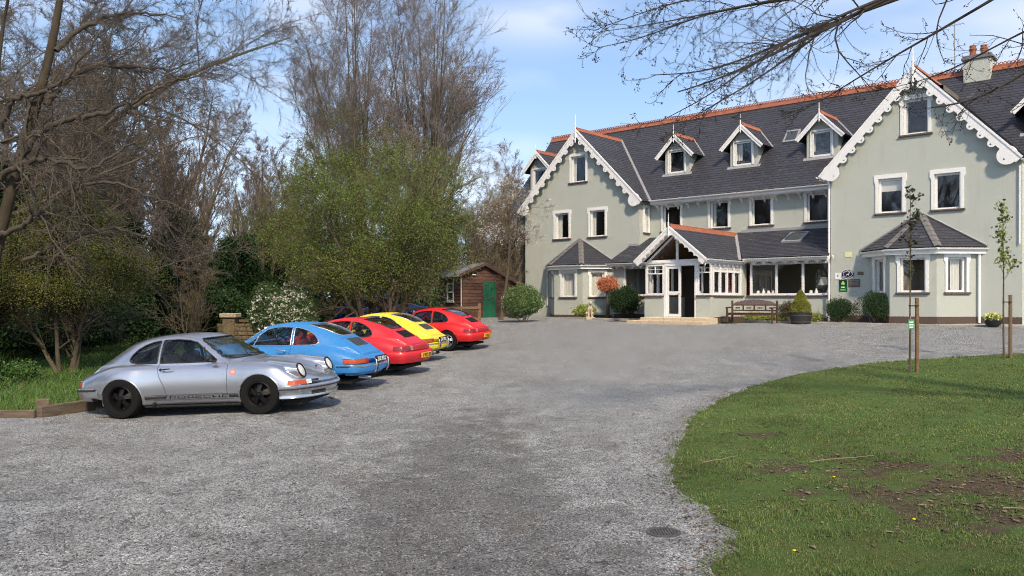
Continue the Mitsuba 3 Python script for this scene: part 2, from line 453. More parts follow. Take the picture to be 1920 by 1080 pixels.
def stones(q, z, s, r, col):
    n = len(q)
    v = np.array(ico.vertices)
    A = r.normal(size=(n, 3, 3))
    u, _, vt = np.linalg.svd(A)
    R = u @ vt
    sc = s[:, None, None] * r.uniform(0.6, 1.25, (n, 1, 3))
    V = np.einsum('nij,nkj->nki', R, v[None] * sc)
    V[..., 2] *= 0.75
    V += np.column_stack([q, z])[:, None]
    F = (np.array(ico.faces)[None] + (np.arange(n) * 6)[:, None, None]).reshape(-1, 3)
    return trimesh.Trimesh(V.reshape(-1, 3), F, process=False), np.repeat(col, 6, axis=0)


nearp = sg.Polygon([(-3.4, 4.0), (2.4, 4.0), (6.2, 13), (-8.0, 13)]).intersection(drive_poly).difference(lawn_poly.buffer(-0.08))
q = scatter(nearp, 90000, r, lambda x, y: np.clip((5.5 / np.hypot(x, y)) ** 2, 0, 1) * np.clip(meshkit.fbm(np.stack([x * 1.7, y * 1.7, x * 0], -1), 4, 14) * 3 - 0.7, 0.15, 1))
tone = r.uniform(0, 1, (len(q), 1)) ** 1.8
col = (0.06 + 0.30 * tone) * np.array([[1.0, 1.02, 1.05]]) * r.uniform(0.9, 1.1, (len(q), 3))
m, c = stones(q, gz(q[:, 0], q[:, 1]) + 0.006, r.uniform(0.003, 0.0085, len(q)), r, col)
put('loose_gravel', m, 'vcol', False, color=c)
labels['loose_gravel'] = {'label': 'loose grey stone chippings lying on the near drive', 'category': 'gravel', 'kind': 'stuff'}


def litter(q, z, s, r, cols):
    """Small curled dead leaves lying about."""
    n = len(q)
    a = r.uniform(0, 2 * PI, n)
    ex, ey = np.cos(a), np.sin(a)
    V = np.empty((n, 6, 3))
    prof = [(-1, 0, 0.05), (-0.3, -0.45, 0.3), (0.5, -0.35, 0.25), (1, 0, 0.1), (0.5, 0.35, 0.35), (-0.3, 0.45, 0.4)]
    for i, (u, v, hh) in enumerate(prof):
        V[:, i] = np.column_stack([q[:, 0] + s * (u * ex - v * ey), q[:, 1] + s * (u * ey + v * ex), z + s * hh * r.uniform(0.2, 1.2, n)])
    f = np.array([[0, 1, 5], [1, 2, 5], [2, 4, 5], [2, 3, 4]])
    F = (f[None] + (np.arange(n) * 6)[:, None, None]).reshape(-1, 3)
    return trimesh.Trimesh(V.reshape(-1, 3), F, process=False), np.repeat(cols, 6, axis=0)


q1 = scatter(lawn_poly.intersection(sg.box(1, 4, 9, 14)), 34000, r, lambda x, y: np.clip(bare(x, y) * 0.85 + 0.035, 0, 1) * np.clip(meshkit.fbm(np.stack([x * 2, y * 2, x * 0], -1), 3, 31) * 2.4 - .5, 0.1, 1))
q2 = scatter(nearp, 16000, r, lambda x, y: np.clip(meshkit.fbm(np.stack([x, y, x * 0], -1), 3, 21) * 3.2 - 1.2, 0.04, 0.9) * np.clip(0.25 - x * 0.22, 0.15, 1))
ring = lawn_poly.buffer(0.25).difference(lawn_poly.buffer(-0.1)).intersection(sg.box(0, 4, 6, 15))
q3 = scatter(ring, 9000, r)
q = np.vstack([q1, q2, q3])
z = np.concatenate([lawn_z(q1[:, 0], q1[:, 1]) + 0.006, gz(q2[:, 0], q2[:, 1]) + 0.008, np.maximum(gz(q3[:, 0], q3[:, 1]) + 0.012, np.where(shapely.contains_xy(lawn_poly, q3[:, 0], q3[:, 1]), lawn_z(q3[:, 0], q3[:, 1]), -9))])
t = r.uniform(0, 1, (len(q), 1)) ** 1.6
cols = np.array([0.055, 0.04, 0.028]) * (1 - t) + np.array([0.27, 0.21, 0.145]) * t
cols[len(q1):len(q1) + len(q2)] *= 0.55
sz = r.uniform(0.008, 0.026, len(q))
sz[:len(q1)] *= r.choice([0.8, 1.0, 1.6], len(q1))
sz[len(q1):len(q1) + len(q2)] *= 0.62
m, c = litter(q, z, sz, r, cols)
put('dead_leaves', m, 'vcol', False, color=c)
labels['dead_leaves'] = {'label': 'brown dead leaves scattered over the bare lawn and along its edge', 'category': 'leaf litter', 'kind': 'stuff'}

for i, (x, y, L, a, lab) in enumerate([(3.4, 8.45, 0.75, 0.25, 'long pale stick lying across the bare patch of the lawn'), (2.2, 8.7, 0.5, 0.5, 'thin broken twig on the lawn near the drive edge'), (4.1, 6.35, 0.55, -0.5, 'crooked grey twig on the earthy near part of the lawn')]):
    k = thing('fallen_stick', lab, 'stick')
    n = 7
    t = np.linspace(-0.5, 0.5, n)
    px_ = x + L * t * math.cos(a) + r.uniform(-0.02, 0.02, n)
    py_ = y + L * t * math.sin(a) + r.uniform(-0.02, 0.02, n)
    zz_ = (lawn_z(px_, py_) + 0.03 if i in (0, 1, 2) else gz(px_, py_) + 0.014)
    m = tube(np.column_stack([px_, py_, zz_]), np.linspace(0.007, 0.003, n), 5, True)
    put(k, m, 'vcol', True, color=np.tile([0.24, 0.20, 0.15] if i < 3 else [0.10, 0.08, 0.06], (len(m.vertices), 1)))

# dandelions and daisies on the lawn
for i, (x, y, lab) in enumerate([(2.95, 7.55, 'yellow dandelion in the bare patch of the lawn'), (3.0, 6.15, 'yellow dandelion close to the bottom edge of the lawn'), (1.9, 5.55, 'yellow dandelion by the nearest tip of the lawn beside the gravel')]):
    k = thing('dandelion', lab, 'flower', 'dandelions on the lawn')
    hd = lathe([(0.0, 0.009), (0.008, 0.009), (0.014, 0.004), (0.011, 0.0), (0.0, -0.002)], 12)
    zz_ = float(lawn_z(np.array([x]), np.array([y]))[0])
    hd.apply_translation((x, y, zz_ + 0.05))
    put(k + '__bloom', hd, 'vcol', True, color=np.tile([0.75, 0.55, 0.02], (len(hd.vertices), 1)))
    st = tube([(x, y, zz_ - 0.01), (x, y, zz_ + 0.05)], 0.003, 5)
    put(k + '__stem', st, 'vcol', True, color=np.tile([0.12, 0.18, 0.05], (len(st.vertices), 1)))

# the iron drain cover in the gravel
k = thing('drain_cover', 'round slotted iron drain cover sunk in the gravel near the lawn', 'drain cover')
rr = 0.135
z0 = float(gz(1.16, 6.31))
ringm = lathe([(rr - 0.03, 0.0), (rr - 0.03, 0.009), (rr, 0.008), (rr, 0.0)], 40)
ringm.apply_translation((1.16, 6.31, z0 + 0.002))
mat('iron', proc(lambda p, n, uv: mix((0.03, 0.028, 0.027), (0.12, 0.115, 0.11), fbm(p.x * 40, p.y * 40, p.z * 40, 3))), 0.8)
put(k + '__rim', ringm, 'iron')
for i in range(9):
    x = -0.088 + 0.022 * i
    L = math.sqrt(max((rr - 0.03) ** 2 - x * x, 1e-4))
    put(k + '__bar', bbox(1.16 + x - 0.0075, 1.16 + x + 0.0075, 6.31 - L, 6.31 + L, z0 + 0.002, z0 + 0.009, 0.002), 'iron')
put(k + '__pit', moved(trimesh.creation.cylinder(rr - 0.03, 0.002, sections=32), tr(1.16, 6.31, z0 + 0.007)), 'dark_void')

# timber edging at the left
k = thing('timber_edging', 'weathered brown timber edging along the grass with stub posts', 'edging')


def plank(p, q, hgt, th, zoff=0.0):
    p, q = np.array(p, float), np.array(q, float)
    L = np.linalg.norm(q - p)
    a = math.atan2(q[1] - p[1], q[0] - p[0])
    z0, z1 = float(gz(*p)), float(gz(*q))
    m = bbox(0, L, -th / 2, th / 2, -0.05, hgt, 0.012)
    M = rotz(a)
    M[:3, 3] = p[0], p[1], z0 + zoff
    M[2, 0] = (z1 - z0) / L
    m.apply_transform(M)
    return m


put(k + '__sleeper', plank((-9.6, 12.45), (-7.36, 12.72), 0.13, 0.09), 'timber_grey')
put(k + '__sleeper', plank((-7.33, 12.76), (-6.75, 14.35), 0.17, 0.10), 'timber_grey')
put(k + '__sleeper', plank((-6.74, 14.44), (-6.72, 17.6), 0.15, 0.10), 'timber_grey')
for (x, y, hgt) in ((-7.40, 13.0, 0.26), (-6.92, 14.25, 0.30)):
    z0 = float(gz(x, y))
    m = bbox(-0.09, 0.09, -0.09, 0.09, -0.1, hgt, 0.01)
    m.apply_transform(rotz(0.5))
    m.apply_translation((x, y, z0))
    put(k + '__stub_post', m, 'timber_grey')

# ---------------------------------------------------------------- the house, in house coordinates (s along the front, v into the house, h up)
HOUSE = thing('guest_house', 'large pale green rendered house with slate roofs, red ridge tiles and white trim', 'house')
_n = {}


def hpart(name, mesh, bsdf, smooth=False, parent=None, **kw):
    """A part of the house, its mesh given in house coordinates."""
    return put(f'{parent or HOUSE}__{name}', moved(mesh, HM), bsdf, smooth, **kw)


def holder(name, parent=None):
    k = f'{parent or HOUSE}__{name}'
    i = _n.get(k, 0)
    _n[k] = i + 1
    return k if i == 0 else f'{k}_{i:03d}'


def wf(s, v, ang=0.0, h=0.0):
    """Frame of a wall: x along it, y up, z into the house; ang turns it about the vertical."""
    c, n = math.cos(ang), math.sin(ang)
    return fr((s, v, h), (c, n, 0), (0, 0, 1), (-n, c, 0))


def rect(x0, y0, x1, y1):
    return sg.box(x0, y0, x1, y1)


def wall(poly, F, t=0.28, bsdf='wall_mat', name='wall'):
    return hpart(name, moved(extr(poly, t), F), bsdf)


def opening(x0, y0, x1, y1, m=0.16):
    return rect(x0 + m, y0, x1 - m, y1 - m)


def window(F, x0, y0, x1, y1, m=0.16, ears=True, curtain=None, sill=True, room=True, label=None, blind=False, deep=0.10, surround=True):
    """Surround x0..x1, y0..y1 (outer); the hole is opening()."""
    k = holder('window')
    if label:
        labels[k] = {'label': label}
    P = lambda n, mesh, b, **kw: put(f'{k}__{n}', moved(moved(mesh, F), HM), b, **kw)
    if surround:
        if ears:
            e = 0.055
            out = [(x0 + e, y0), (x0 + e, y1 - 0.36), (x0 + 0.035, y1 - 0.33), (x0, y1 - 0.27), (x0, y1 - 0.02), (x0 + 0.02, y1), (x1 - 0.02, y1), (x1, y1 - 0.02), (x1, y1 - 0.27), (x1 - 0.035, y1 - 0.33), (x1 - e, y1 - 0.36), (x1 - e, y0)]
        else:
            out = [(x0, y0), (x0, y1), (x1, y1), (x1, y0)]
        poly = sg.Polygon(out).difference(rect(x0 + m, y0 - 1, x1 - m, y1 - m))
        P('surround', moved(extr(poly, 0.06), tr(0, 0, -0.045)), 'white')
    a0, a1, b0, b1 = x0 + m, x1 - m, y0, y1 - m
    f = 0.075
    P('frame', moved(extr(rect(a0, b0, a1, b1).difference(rect(a0 + f, b0 + f, a1 - f, b1 - f)), 0.07), tr(0, 0, deep)), 'white')
    P('pane', trimesh.Trimesh([(a0 + f, b0 + f, deep + 0.03), (a1 - f, b0 + f, deep + 0.03), (a1 - f, b1 - f, deep + 0.03), (a0 + f, b1 - f, deep + 0.03)], [[0, 1, 2], [0, 2, 3]], process=False), 'pane')
    if sill:
        P('sill', bbox(x0 - 0.0, x1 + 0.0, y0 - 0.075, y0, -0.10, deep + 0.06, 0.015), 'sill_brown')
    if room:
        g_ = 0.45
        rm = box(a0 - g_, a1 + g_, b0 - 0.5, b1 + g_, 0.30, 2.6)
        c = rm.triangles_center
        rm.update_faces(c[:, 2] > 0.302)
        P('room', rm, 'room')
    if curtain:
        for cx0, cx1 in curtain:
            xs = np.linspace(cx0, cx1, int(max(8, (cx1 - cx0) * 60)))
            zz_ = 0.26 + 0.022 * np.sin(xs * 55 + 0.4 * np.sin(xs * 13))
            V = np.vstack([np.column_stack([xs, xs * 0 + b0 - 0.02, zz_]), np.column_stack([xs, xs * 0 + b1 + 0.02, zz_])])
            n = len(xs)
            Q = np.array([[i, i + 1, n + i + 1, n + i] for i in range(n - 1)])
            P('curtain', trimesh.Trimesh(V, np.vstack([Q[:, :3], Q[:, [0, 2, 3]]]), process=False), 'curtain', smooth=True)
    if blind:
        P('blind', box(a0 + f, a1 - f, b1 - f - 0.42, b1 - f, deep + 0.08, deep + 0.085), 'curtain')
    return k


def slates(poly3, key, exposure=0.175, width=0.225, seed=0, parent_name='roof', under=0.05, tone=1.0):
    """A pitched roof plane: a boarded deck (the part) with its slates (a sub-part: thousands, too many to be parts)."""
    P = np.array(poly3, float)
    nrm = np.zeros(3)
    for i in range(len(P)):
        nrm += np.cross(P[i], P[(i + 1) % len(P)])
    nrm /= np.linalg.norm(nrm)
    if nrm[2] < 0:
        nrm = -nrm
    xd = np.cross([0, 0, 1.0], nrm)
    xd /= np.linalg.norm(xd)
    yd = np.cross(nrm, xd)
    o = P[np.argmin(P @ yd)]
    M = fr(o, xd, yd, nrm)
    q = np.column_stack([(P - o) @ xd, (P - o) @ yd])
    poly = sg.Polygon(q).buffer(0)
    k = holder(parent_name)
    put(k, moved(moved(extr(poly, under), tr(0, 0, -under)), HM @ M), 'dark_void')
    r = rng(100 + seed)
    sh = shapely.prepare(poly) or poly
    x0, y0, x1, y1 = poly.bounds
    V, Fc, C, n = [], [], [], 0
    row = 0
    y = y0 - 0.03
    L = exposure * 1.35
    while y < y1:
        x = x0 - (row % 2) * width / 2 - r.uniform(0, 0.02)
        rowt = r.uniform(0.93, 1.07)
        while x < x1:
            a = rect(x + 0.003, y + r.uniform(-0.004, 0.004), x + width - 0.003, y + L)
            if not poly.contains(a):
                a = poly.intersection(a)
            if a.area > 2e-4 and a.geom_type == 'Polygon':
                c = np.array(a.exterior.coords)[:-1]
                if not a.exterior.is_ccw:
                    c = c[::-1]
                lift = r.uniform(0, 0.004)
                z = 0.024 + lift - (c[:, 1] - y) / L * 0.020
                kk = len(c)
                top = np.column_stack([c, z])
                bot = np.column_stack([c, z - 0.012])
                V.append(top); V.append(bot)
                for i in range(1, kk - 1):
                    Fc.append((n, n + i, n + i + 1))
                for i in range(kk):
                    j = (i + 1) % kk
                    Fc.append((n + i, n + kk + i, n + kk + j)); Fc.append((n + i, n + kk + j, n + j))
                t = tone * rowt * r.uniform(0.87, 1.11)
                if r.uniform() < 0.03:
                    t *= 1.35
                C.append(np.tile(np.array([0.047, 0.049, 0.060]) * t * np.array([1, r.uniform(0.97, 1.03), r.uniform(0.95, 1.08)]), (2 * kk, 1)))
                n += 2 * kk
            x += width
        y += exposure
        row += 1
    m = trimesh.Trimesh(np.vstack(V), np.array(Fc), process=False)
    kk = put(k + '__slates', moved(m, HM @ M), 'vslate', False, color=np.vstack(C))
    labels[kk] = {'label': 'rows of blue grey slates', 'kind': 'stuff'}
    return k


# ridge tiles
_tilev = extr(sg.Polygon([(-0.17, -0.155), (-0.155, -0.165), (0, 0.005), (0.155, -0.165), (0.17, -0.155), (0.035, 0.03), (-0.035, 0.03)]), 0.436)
_tilev.apply_transform(fr((0, 0, 0), (0, 1, 0), (0, 0, 1), (1, 0, 0)))
_roll = tube([(0.0, 0, 0.035), (0.436, 0, 0.035)], 0.04, 8, True)
_cr = sg.box(0.0, 0.0, 0.436, 0.09)
for i in range(3):
    cxx = 0.073 + i * 0.145
    _cr = _cr.union(sg.Point(cxx, 0.135).buffer(0.074, 6))
for i in range(3):
    cxx = 0.073 + i * 0.145
    _cr = _cr.difference(sg.Point(cxx, 0.14).buffer(0.036, 5))
_crest = moved(extr(_cr, 0.03), fr((0, 0.015, 0.01), (1, 0, 0), (0, 0, 1), (0, -1, 0)))
TILE = {'plain': cat([_tilev, _roll]), 'crest': cat([_tilev, _crest])}
_tk = {}


def ridge(p, q, style, parent):
    p, q = np.array(p, float), np.array(q, float)
    L = np.linalg.norm(q - p)
    n = max(1, int(round(L / 0.44)))
    d = (q - p) / L
    y = np.cross([0, 0, 1.0], d)
    y /= np.linalg.norm(y)
    for i in range(n):
        M = HM @ fr(p + d * (L / n) * i, d * (L / n / 0.44), y, np.cross(d, y))
        key = f'{parent}__ridge_tile'
        if style not in _tk:
            _tk[style] = put(key, TILE[style], 'terracotta', M=M)
        else:
            again(key, _tk[style], M)


def barge(sp, hp, half, drop, v, style, width=0.26, t=0.045, parent='bargeboard', pitch_half=None):
    """Bargeboards of a gable: peak (sp, hp), foot half to either side and drop below."""
    L = math.hypot(half, drop)
    d = np.array([half, -drop]) / L
    nn = np.array([-drop, -half]) / L           # down and inwards
    pk = np.array([0.0, 0.0])
    A = sg.Polygon([pk, pk + d * L, pk + d * L + nn * width, pk + nn * width * 1.0, (0, -width * L / half)])
    holes, adds = [], []
    if style == 'scallop':
        foot = 0.76
        n = 8
        for i in range(n):
            c = d * (0.55 + (L - foot - 0.55) * (i + 0.35) / n) + nn * (width + 0.02)
            adds.append(sg.Point(c).buffer(0.145, 8))
            hc = c + nn * 0.055
            holes.append(sg.Point(hc).buffer(0.034, 3))
        e = d * (L - foot * 0.52) + nn * width
        el = sa.rotate(sa.scale(sg.Point(0, 0).buffer(1, 16), foot * 0.44, 0.34), math.degrees(math.atan2(d[1], d[0])), origin=(0, 0))
        adds.append(sa.translate(el, *e))
        holes.append(sg.Point(e + nn * 0.17 + d * 0.03).buffer(0.035, 3))
    poly = so.unary_union([A] + adds)
    if style == 'wave':
        n = 6
        for i in range(n):
            c = d * (0.30 + (L - 0.55) * (i + 0.5) / n) + nn * (width + 0.05)
            holes.append(sg.Point(c).buffer(0.155, 8))
            holes.append(sg.Point(d * (0.30 + (L - 0.55) * i / n) + nn * (width - 0.07)).buffer(0.02, 3))
    poly = poly.difference(so.unary_union(holes)) if holes else poly
    poly = poly.intersection(sg.box(0.002, -9, 99, 9))
    for sgn in (1, -1):
        pp = sa.scale(poly, sgn, 1, origin=(0, 0))
        hpart(parent, moved(extr(pp, t), fr((sp, v, hp), (1, 0, 0), (0, 0, 1), (0, 1, 0))), 'white')
        # moulding proud of the board along its top edge
        mld = sg.Polygon([pk, pk + d * (L + 0.02), pk + d * (L + 0.02) + nn * 0.075, pk + nn * 0.075, (0, -0.075 * L / half)]).intersection(sg.box(0.002, -9, 99, 9))
        mld = sa.scale(mld, sgn, 1, origin=(0, 0))
        hpart('verge_moulding', moved(extr(mld, 0.035), fr((sp, v - 0.033, hp), (1, 0, 0), (0, 0, 1), (0, 1, 0))), 'white')


def finial(s, v, h, up=0.75, down=0.5, r=0.04):
    prof = [(0, down * -1), (r * 0.5, -down), (r * 1.1, -down * 0.75), (r * 0.6, -down * 0.6), (r * 1.0, -down * 0.45), (r, 0.0), (r * 0.9, up * 0.25), (r * 1.25, up * 0.30), (r * 0.6, up * 0.36), (r * 0.45, up * 0.8), (0.003, up)]
    hpart('finial', moved(lathe(prof, 8), tr(s, v, h)), 'white', 40)


def pipe(pts, r=0.045, name='downpipe'):
    return hpart(name, tube(pts, r, 10, True), 'white', 40)


def gutter(p, q, r=0.075, name='gutter', fascia=0.17, inward=(0, 1, 0)):
    p, q = np.array(p, float), np.array(q, float)
    d = (q - p) / np.linalg.norm(q - p)
    a = np.linspace(PI, 2 * PI, 9)
    arc = [(r * math.cos(t), r * math.sin(t)) for t in a] + [(r * 0.86 * math.cos(t), r * 0.86 * math.sin(t)) for t in a[::-1]]
    M = fr(p, -np.cross(d, [0, 0, 1.0]), (0, 0, 1), d)
    hpart(name, moved(extr(sg.Polygon(arc), np.linalg.norm(q - p)), M), 'white', 40)
    if fascia:
        i = np.array(inward, float)
        m = box(0, np.linalg.norm(q - p), 0.0, 0.03, -fascia, 0.0)
        m.apply_transform(fr(p + i * (r + 0.004), d, i, (0, 0, 1)))
        hpart('fascia', m, 'white')


SL = 1.15                                            # slope of the main roof
ER, EV0 = 6.2, 2.5                                   # main eave height and its v
RV, RH = 6.63, 6.2 + 1.15 * (6.63 - 2.5)             # main ridge
vm = lambda h: EV0 + (h - ER) / SL

# --- main wing
Fm = wf(0, 2.9)
mw = [(-9.68, 4.44, -8.36, 5.90), (-7.03, 4.44, -5.74, 5.90), (-4.85, 4.44, -3.57, 5.90), (-2.19, 4.44, -0.90, 5.90)]
poly = rect(-10.32, -0.4, 0.11, 6.15).difference(so.unary_union([opening(*w) for w in mw] + [rect(-6.4, 0.15, -4.2, 2.35)]))
wall(poly, Fm)
wall(rect(-19.6, -0.4, -18.0, 6.15), Fm)
wall(rect(6.9, -0.4, 16, 6.15), Fm)
for i, w in enumerate(mw):
    a, b = w[0] + 0.16, w[2] - 0.16
    window(Fm, *w, curtain=[None, [(a, a + 0.22)], [], []][i])
# roof
slates([(-19.8, EV0 - 0.15, ER - 0.17), (16, EV0 - 0.15, ER - 0.17), (16, RV, RH), (-19.8, RV, RH)], 'main', seed=1, tone=1.0)
hpart('back_roof', trimesh.Trimesh([(-19.8, RV, RH), (16, RV, RH), (16, 2 * RV - 2.3, 5.9), (-19.8, 2 * RV - 2.3, 5.9)], [[0, 1, 2], [0, 2, 3]], process=False), 'dark_void')
wall(sg.Polygon([(2.9, -0.4), (10.4, -0.4), (10.4, 6.1), (6.63, 10.4), (2.9, 6.1)]), fr((-19.35, 0, 0), (0, 1, 0), (0, 0, 1), (-1, 0, 0)), 0.25)
wall(rect(-19.6, -0.4, 16, 6.1), wf(0, 10.2))
rk = f'{HOUSE}__roof'
ridge((-19.8, RV, RH + 0.05), (16, RV, RH + 0.05), 'crest', rk)
gutter((-9.95, EV0 - 0.27, ER - 0.20), (-0.25, EV0 - 0.27, ER - 0.20))
hpart('soffit', box(-10.0, -0.2, EV0 - 0.16, 2.9, ER - 0.40, ER - 0.37), 'white')
for i in range(17):
    s = -9.75 + i * 0.575
    br = sg.Polygon([(0, 0), (0.30, 0), (0.30, -0.05), (0.24, -0.10), (0.10, -0.14), (0.05, -0.26), (0.0, -0.28)])
    hpart('eave_bracket', moved(extr(br, 0.06), fr((s, 2.898, ER - 0.402), (0, -1, 0), (0, 0, 1), (-1, 0, 0))), 'white')

# --- right gable (projecting wing)
RG = dict(s0=0.11, s1=6.90, sp=3.36, hp=9.84, half=3.62, drop=3.86)
Fr = wf(0, 0)
rw = [(2.75, 7.30, 3.97, 8.82), (1.82, 4.32, 3.04, 5.84), (3.86, 4.32, 5.08, 5.84)]
sl = RG['drop'] / RG['half']
hr = lambda s: RG['hp'] - 0.06 - abs(s - RG['sp']) * sl
poly = sg.Polygon([(0.11, -0.4), (6.9, -0.4), (6.9, hr(6.9)), (3.36, hr(3.36)), (0.11, hr(0.11))])
poly = poly.difference(so.unary_union([opening(*w) for w in rw]))
wall(poly, Fr)
wall(rect(0, -0.4, 2.62, 6.0), fr((0.11, 0.28, 0), (0, 1, 0), (0, 0, 1), (1, 0, 0)), 0.25)
wall(rect(0, -0.4, 2.62, 6.0), fr((6.9, 0.28, 0), (0, 1, 0), (0, 0, 1), (-1, 0, 0)), 0.25)
window(Fr, *rw[0], curtain=[(2.91, 3.02)], label='attic window high in the right gable')
window(Fr, *rw[1], blind=True, label='right gable window with a half drawn pale blind')
window(Fr, *rw[2])
for sgn in (-1, 1):
    e = RG['sp'] + sgn * (RG['half'] + 0.02)
    eh = RG['hp'] - sl * (RG['half'] + 0.02)
    slates([(RG['sp'], -0.30, RG['hp']), (RG['sp'], vm(RG['hp']), RG['hp']), (e, vm(eh), eh), (e, -0.30, eh)], 'r', seed=5 + sgn)
ridge((RG['sp'], -0.30, RG['hp'] + 0.04), (RG['sp'], vm(RG['hp']) + 0.1, RG['hp'] + 0.04), 'plain', rk)
barge(RG['sp'], RG['hp'] + 0.01, RG['half'], RG['drop'], -0.36, 'scallop', width=0.30)
finial(RG['sp'], -0.40, RG['hp'] - 0.05, 0.78, 0.70, 0.05)
hpart('soffit', box(-0.2, 0.11, -0.3, 2.6, 5.88, 5.91), 'white')
hpart('soffit', box(6.9, 7.0, -0.3, 2.6, 5.88, 5.91), 'white')
gutter((-0.33, 2.5, 5.97), (-0.33, -0.30, 5.97), inward=(1, 0, 0))
pipe([(-0.02, -0.06, 5.85), (0.06, -0.07, 5.6), (0.06, -0.07, 0.0)])
pipe([(6.83, -0.07, 5.7), (6.83, -0.07, 2.9)], 0.03)

# --- left gable
LG = dict(s0=-17.97, s1=-10.31, sp=-14.10, hp=10.13, half=4.16, drop=4.18)
Fl = wf(0, 1.9)
lw = [(-14.84, 7.32, -13.55, 8.90), (-15.95, 4.30, -14.68, 5.87), (-13.58, 4.30, -12.28, 5.86)]
sl2 = LG['drop'] / LG['half']
hl = lambda s: LG['hp'] - 0.06 - abs(s - LG['sp']) * sl2
poly = sg.Polygon([(-17.97, -0.5), (-10.31, -0.5), (-10.31, hl(-10.31)), (-14.1, hl(-14.1)), (-17.97, hl(-17.97))])
poly = poly.difference(so.unary_union([opening(*w) for w in lw]))
wall(poly, Fl)
window(Fl, *lw[0], curtain=[(-14.68, -14.5)], label='attic window in the left gable')
window(Fl, *lw[1], curtain=[(-15.79, -15.45)])
window(Fl, *lw[2], curtain=[(-13.42, -13.2)])
Fret = fr((-10.31, 2.18, 0), (0, 1, 0), (0, 0, 1), (-1, 0, 0))
wall(rect(0, -0.4, 0.72, 6.0).difference(rect(0.16, 4.42, 0.54, 5.68)), Fret, 0.28)
window(Fret, 0.04, 4.40, 0.66, 5.82, m=0.13, ears=False, label='narrow window on the short return wall', room=False)
wall(rect(0, -0.5, 0.72, 6.0), fr((-17.97, 2.18, 0), (0, 1, 0), (0, 0, 1), (1, 0, 0)), 0.28)
for sgn in (-1, 1):
    e = LG['sp'] + sgn * (LG['half'] + 0.02)
    eh = LG['hp'] - sl2 * (LG['half'] + 0.02)
    slates([(LG['sp'], 1.58, LG['hp']), (LG['sp'], vm(LG['hp']), LG['hp']), (e, max(vm(eh), 1.9), eh), (e, 1.58, eh)], 'l', seed=8 + sgn)
ridge((LG['sp'], 1.58, LG['hp'] + 0.04), (LG['sp'], vm(LG['hp']) + 0.1, LG['hp'] + 0.04), 'plain', rk)
barge(LG['sp'], LG['hp'] + 0.01, LG['half'], LG['drop'], 1.52, 'scallop', width=0.30)
finial(LG['sp'], 1.48, LG['hp'] - 0.05, 0.85, 0.70, 0.05)
# lead valleys
for a, b in (((RG['sp'] - 0.0, vm(9.84), 9.84), (-0.27, vm(5.98), 5.98)), ((-14.1, vm(10.13), 10.13), (-9.93, vm(5.95), 5.95))):
    a, b = np.array(a), np.array(b)
    d = b - a
    n_ = np.array([0, -SL, 1.0]) / math.hypot(1, SL)
    d /= np.linalg.norm(d)
    m = box(0, np.linalg.norm(b - a), -0.10, 0.10, 0.015, 0.055)
    m.apply_transform(fr(a, d, np.cross(n_, d), n_))
    hpart('valley_flashing', m, 'lead')


# --- dormers
def dormer(c, w=0.72, curtain=None, v=3.58, hp=9.45, label=None):
    F = wf(c, v, 0)
    h0 = ER + SL * (v - EV0)
    win = (-0.56, h0 + 0.06, 0.50, h0 + 1.28)
    poly = sg.Polygon([(-w, h0 - 0.1), (w, h0 - 0.1), (w, hp - 0.1 - w), (0, hp - 0.1), (-w, hp - 0.1 - w)]).difference(rect(win[0] + 0.1, win[1], win[2] - 0.1, win[3] - 0.1))
    wall(poly, F, 0.12, name='dormer_wall')
    for sgn in (-1, 1):
        q = sg.Polygon([(0, h0 - 0.1), (0, hp - 0.1 - w), (vm(hp - 0.1 - w) - v, hp - 0.1 - w)])
        M = fr((c + sgn * w, v + 0.12, 0), (0, 1, 0), (0, 0, 1), (-sgn, 0, 0))
        hpart('dormer_cheek', moved(extr(q, 0.06), M), 'wall_mat')
    window(F, *win, m=0.07, ears=False, sill=False, deep=0.02, curtain=curtain, room=False, label=label)
    hpart('apron_flashing', moved(box(-w - 0.14, w + 0.14, -0.16, 0.02, 0.0, 0.03), fr((c, v, h0 + 0.0), (1, 0, 0), np.array([0, 1, SL]) / math.hypot(1, SL), np.array([0, -SL, 1]) / math.hypot(1, SL))), 'lead')
    half = 1.13
    for sgn in (-1, 1):
        e, eh = c + sgn * half, hp - half
        slates([(c, v - 0.32, hp), (c, vm(hp), hp), (e, vm(eh), eh), (e, v - 0.32, eh)], 'd', seed=int(50 + 10 * c + sgn), parent_name='dormer_roof', exposure=0.17)
    ridge((c, v - 0.32, hp + 0.04), (c, vm(hp), hp + 0.04), 'plain', rk)
    barge(c, hp + 0.01, half, half, v - 0.36, 'plain', width=0.19, t=0.04)
    finial(c, v - 0.40, hp - 0.03, 0.55, 0.42, 0.032)
    for sgn in (1,):
        a, b = np.array((c, vm(hp), hp)), np.array((c + sgn * half, vm(hp - half), hp - half))
        d = (b - a) / np.linalg.norm(b - a)
        n_ = np.array([0, -SL, 1.0]) / math.hypot(1, SL)
        m = box(0, np.linalg.norm(b - a), -0.05, 0.05, 0.02, 0.06)
        m.apply_transform(fr(a, d, np.cross(n_, d), n_))
        hpart('valley_flashing', m, 'lead')


dormer(-9.08, label='left of the three dormer windows over the porch')
dormer(-5.40, curtain=[(-0.5, -0.2)], label='middle of the three dormer windows')
dormer(-1.58, curtain=[(-0.5, -0.38)], label='right of the three dormer windows, close to the right gable')
dormer(7.10)
dormer(-18.25, hp=9.65)

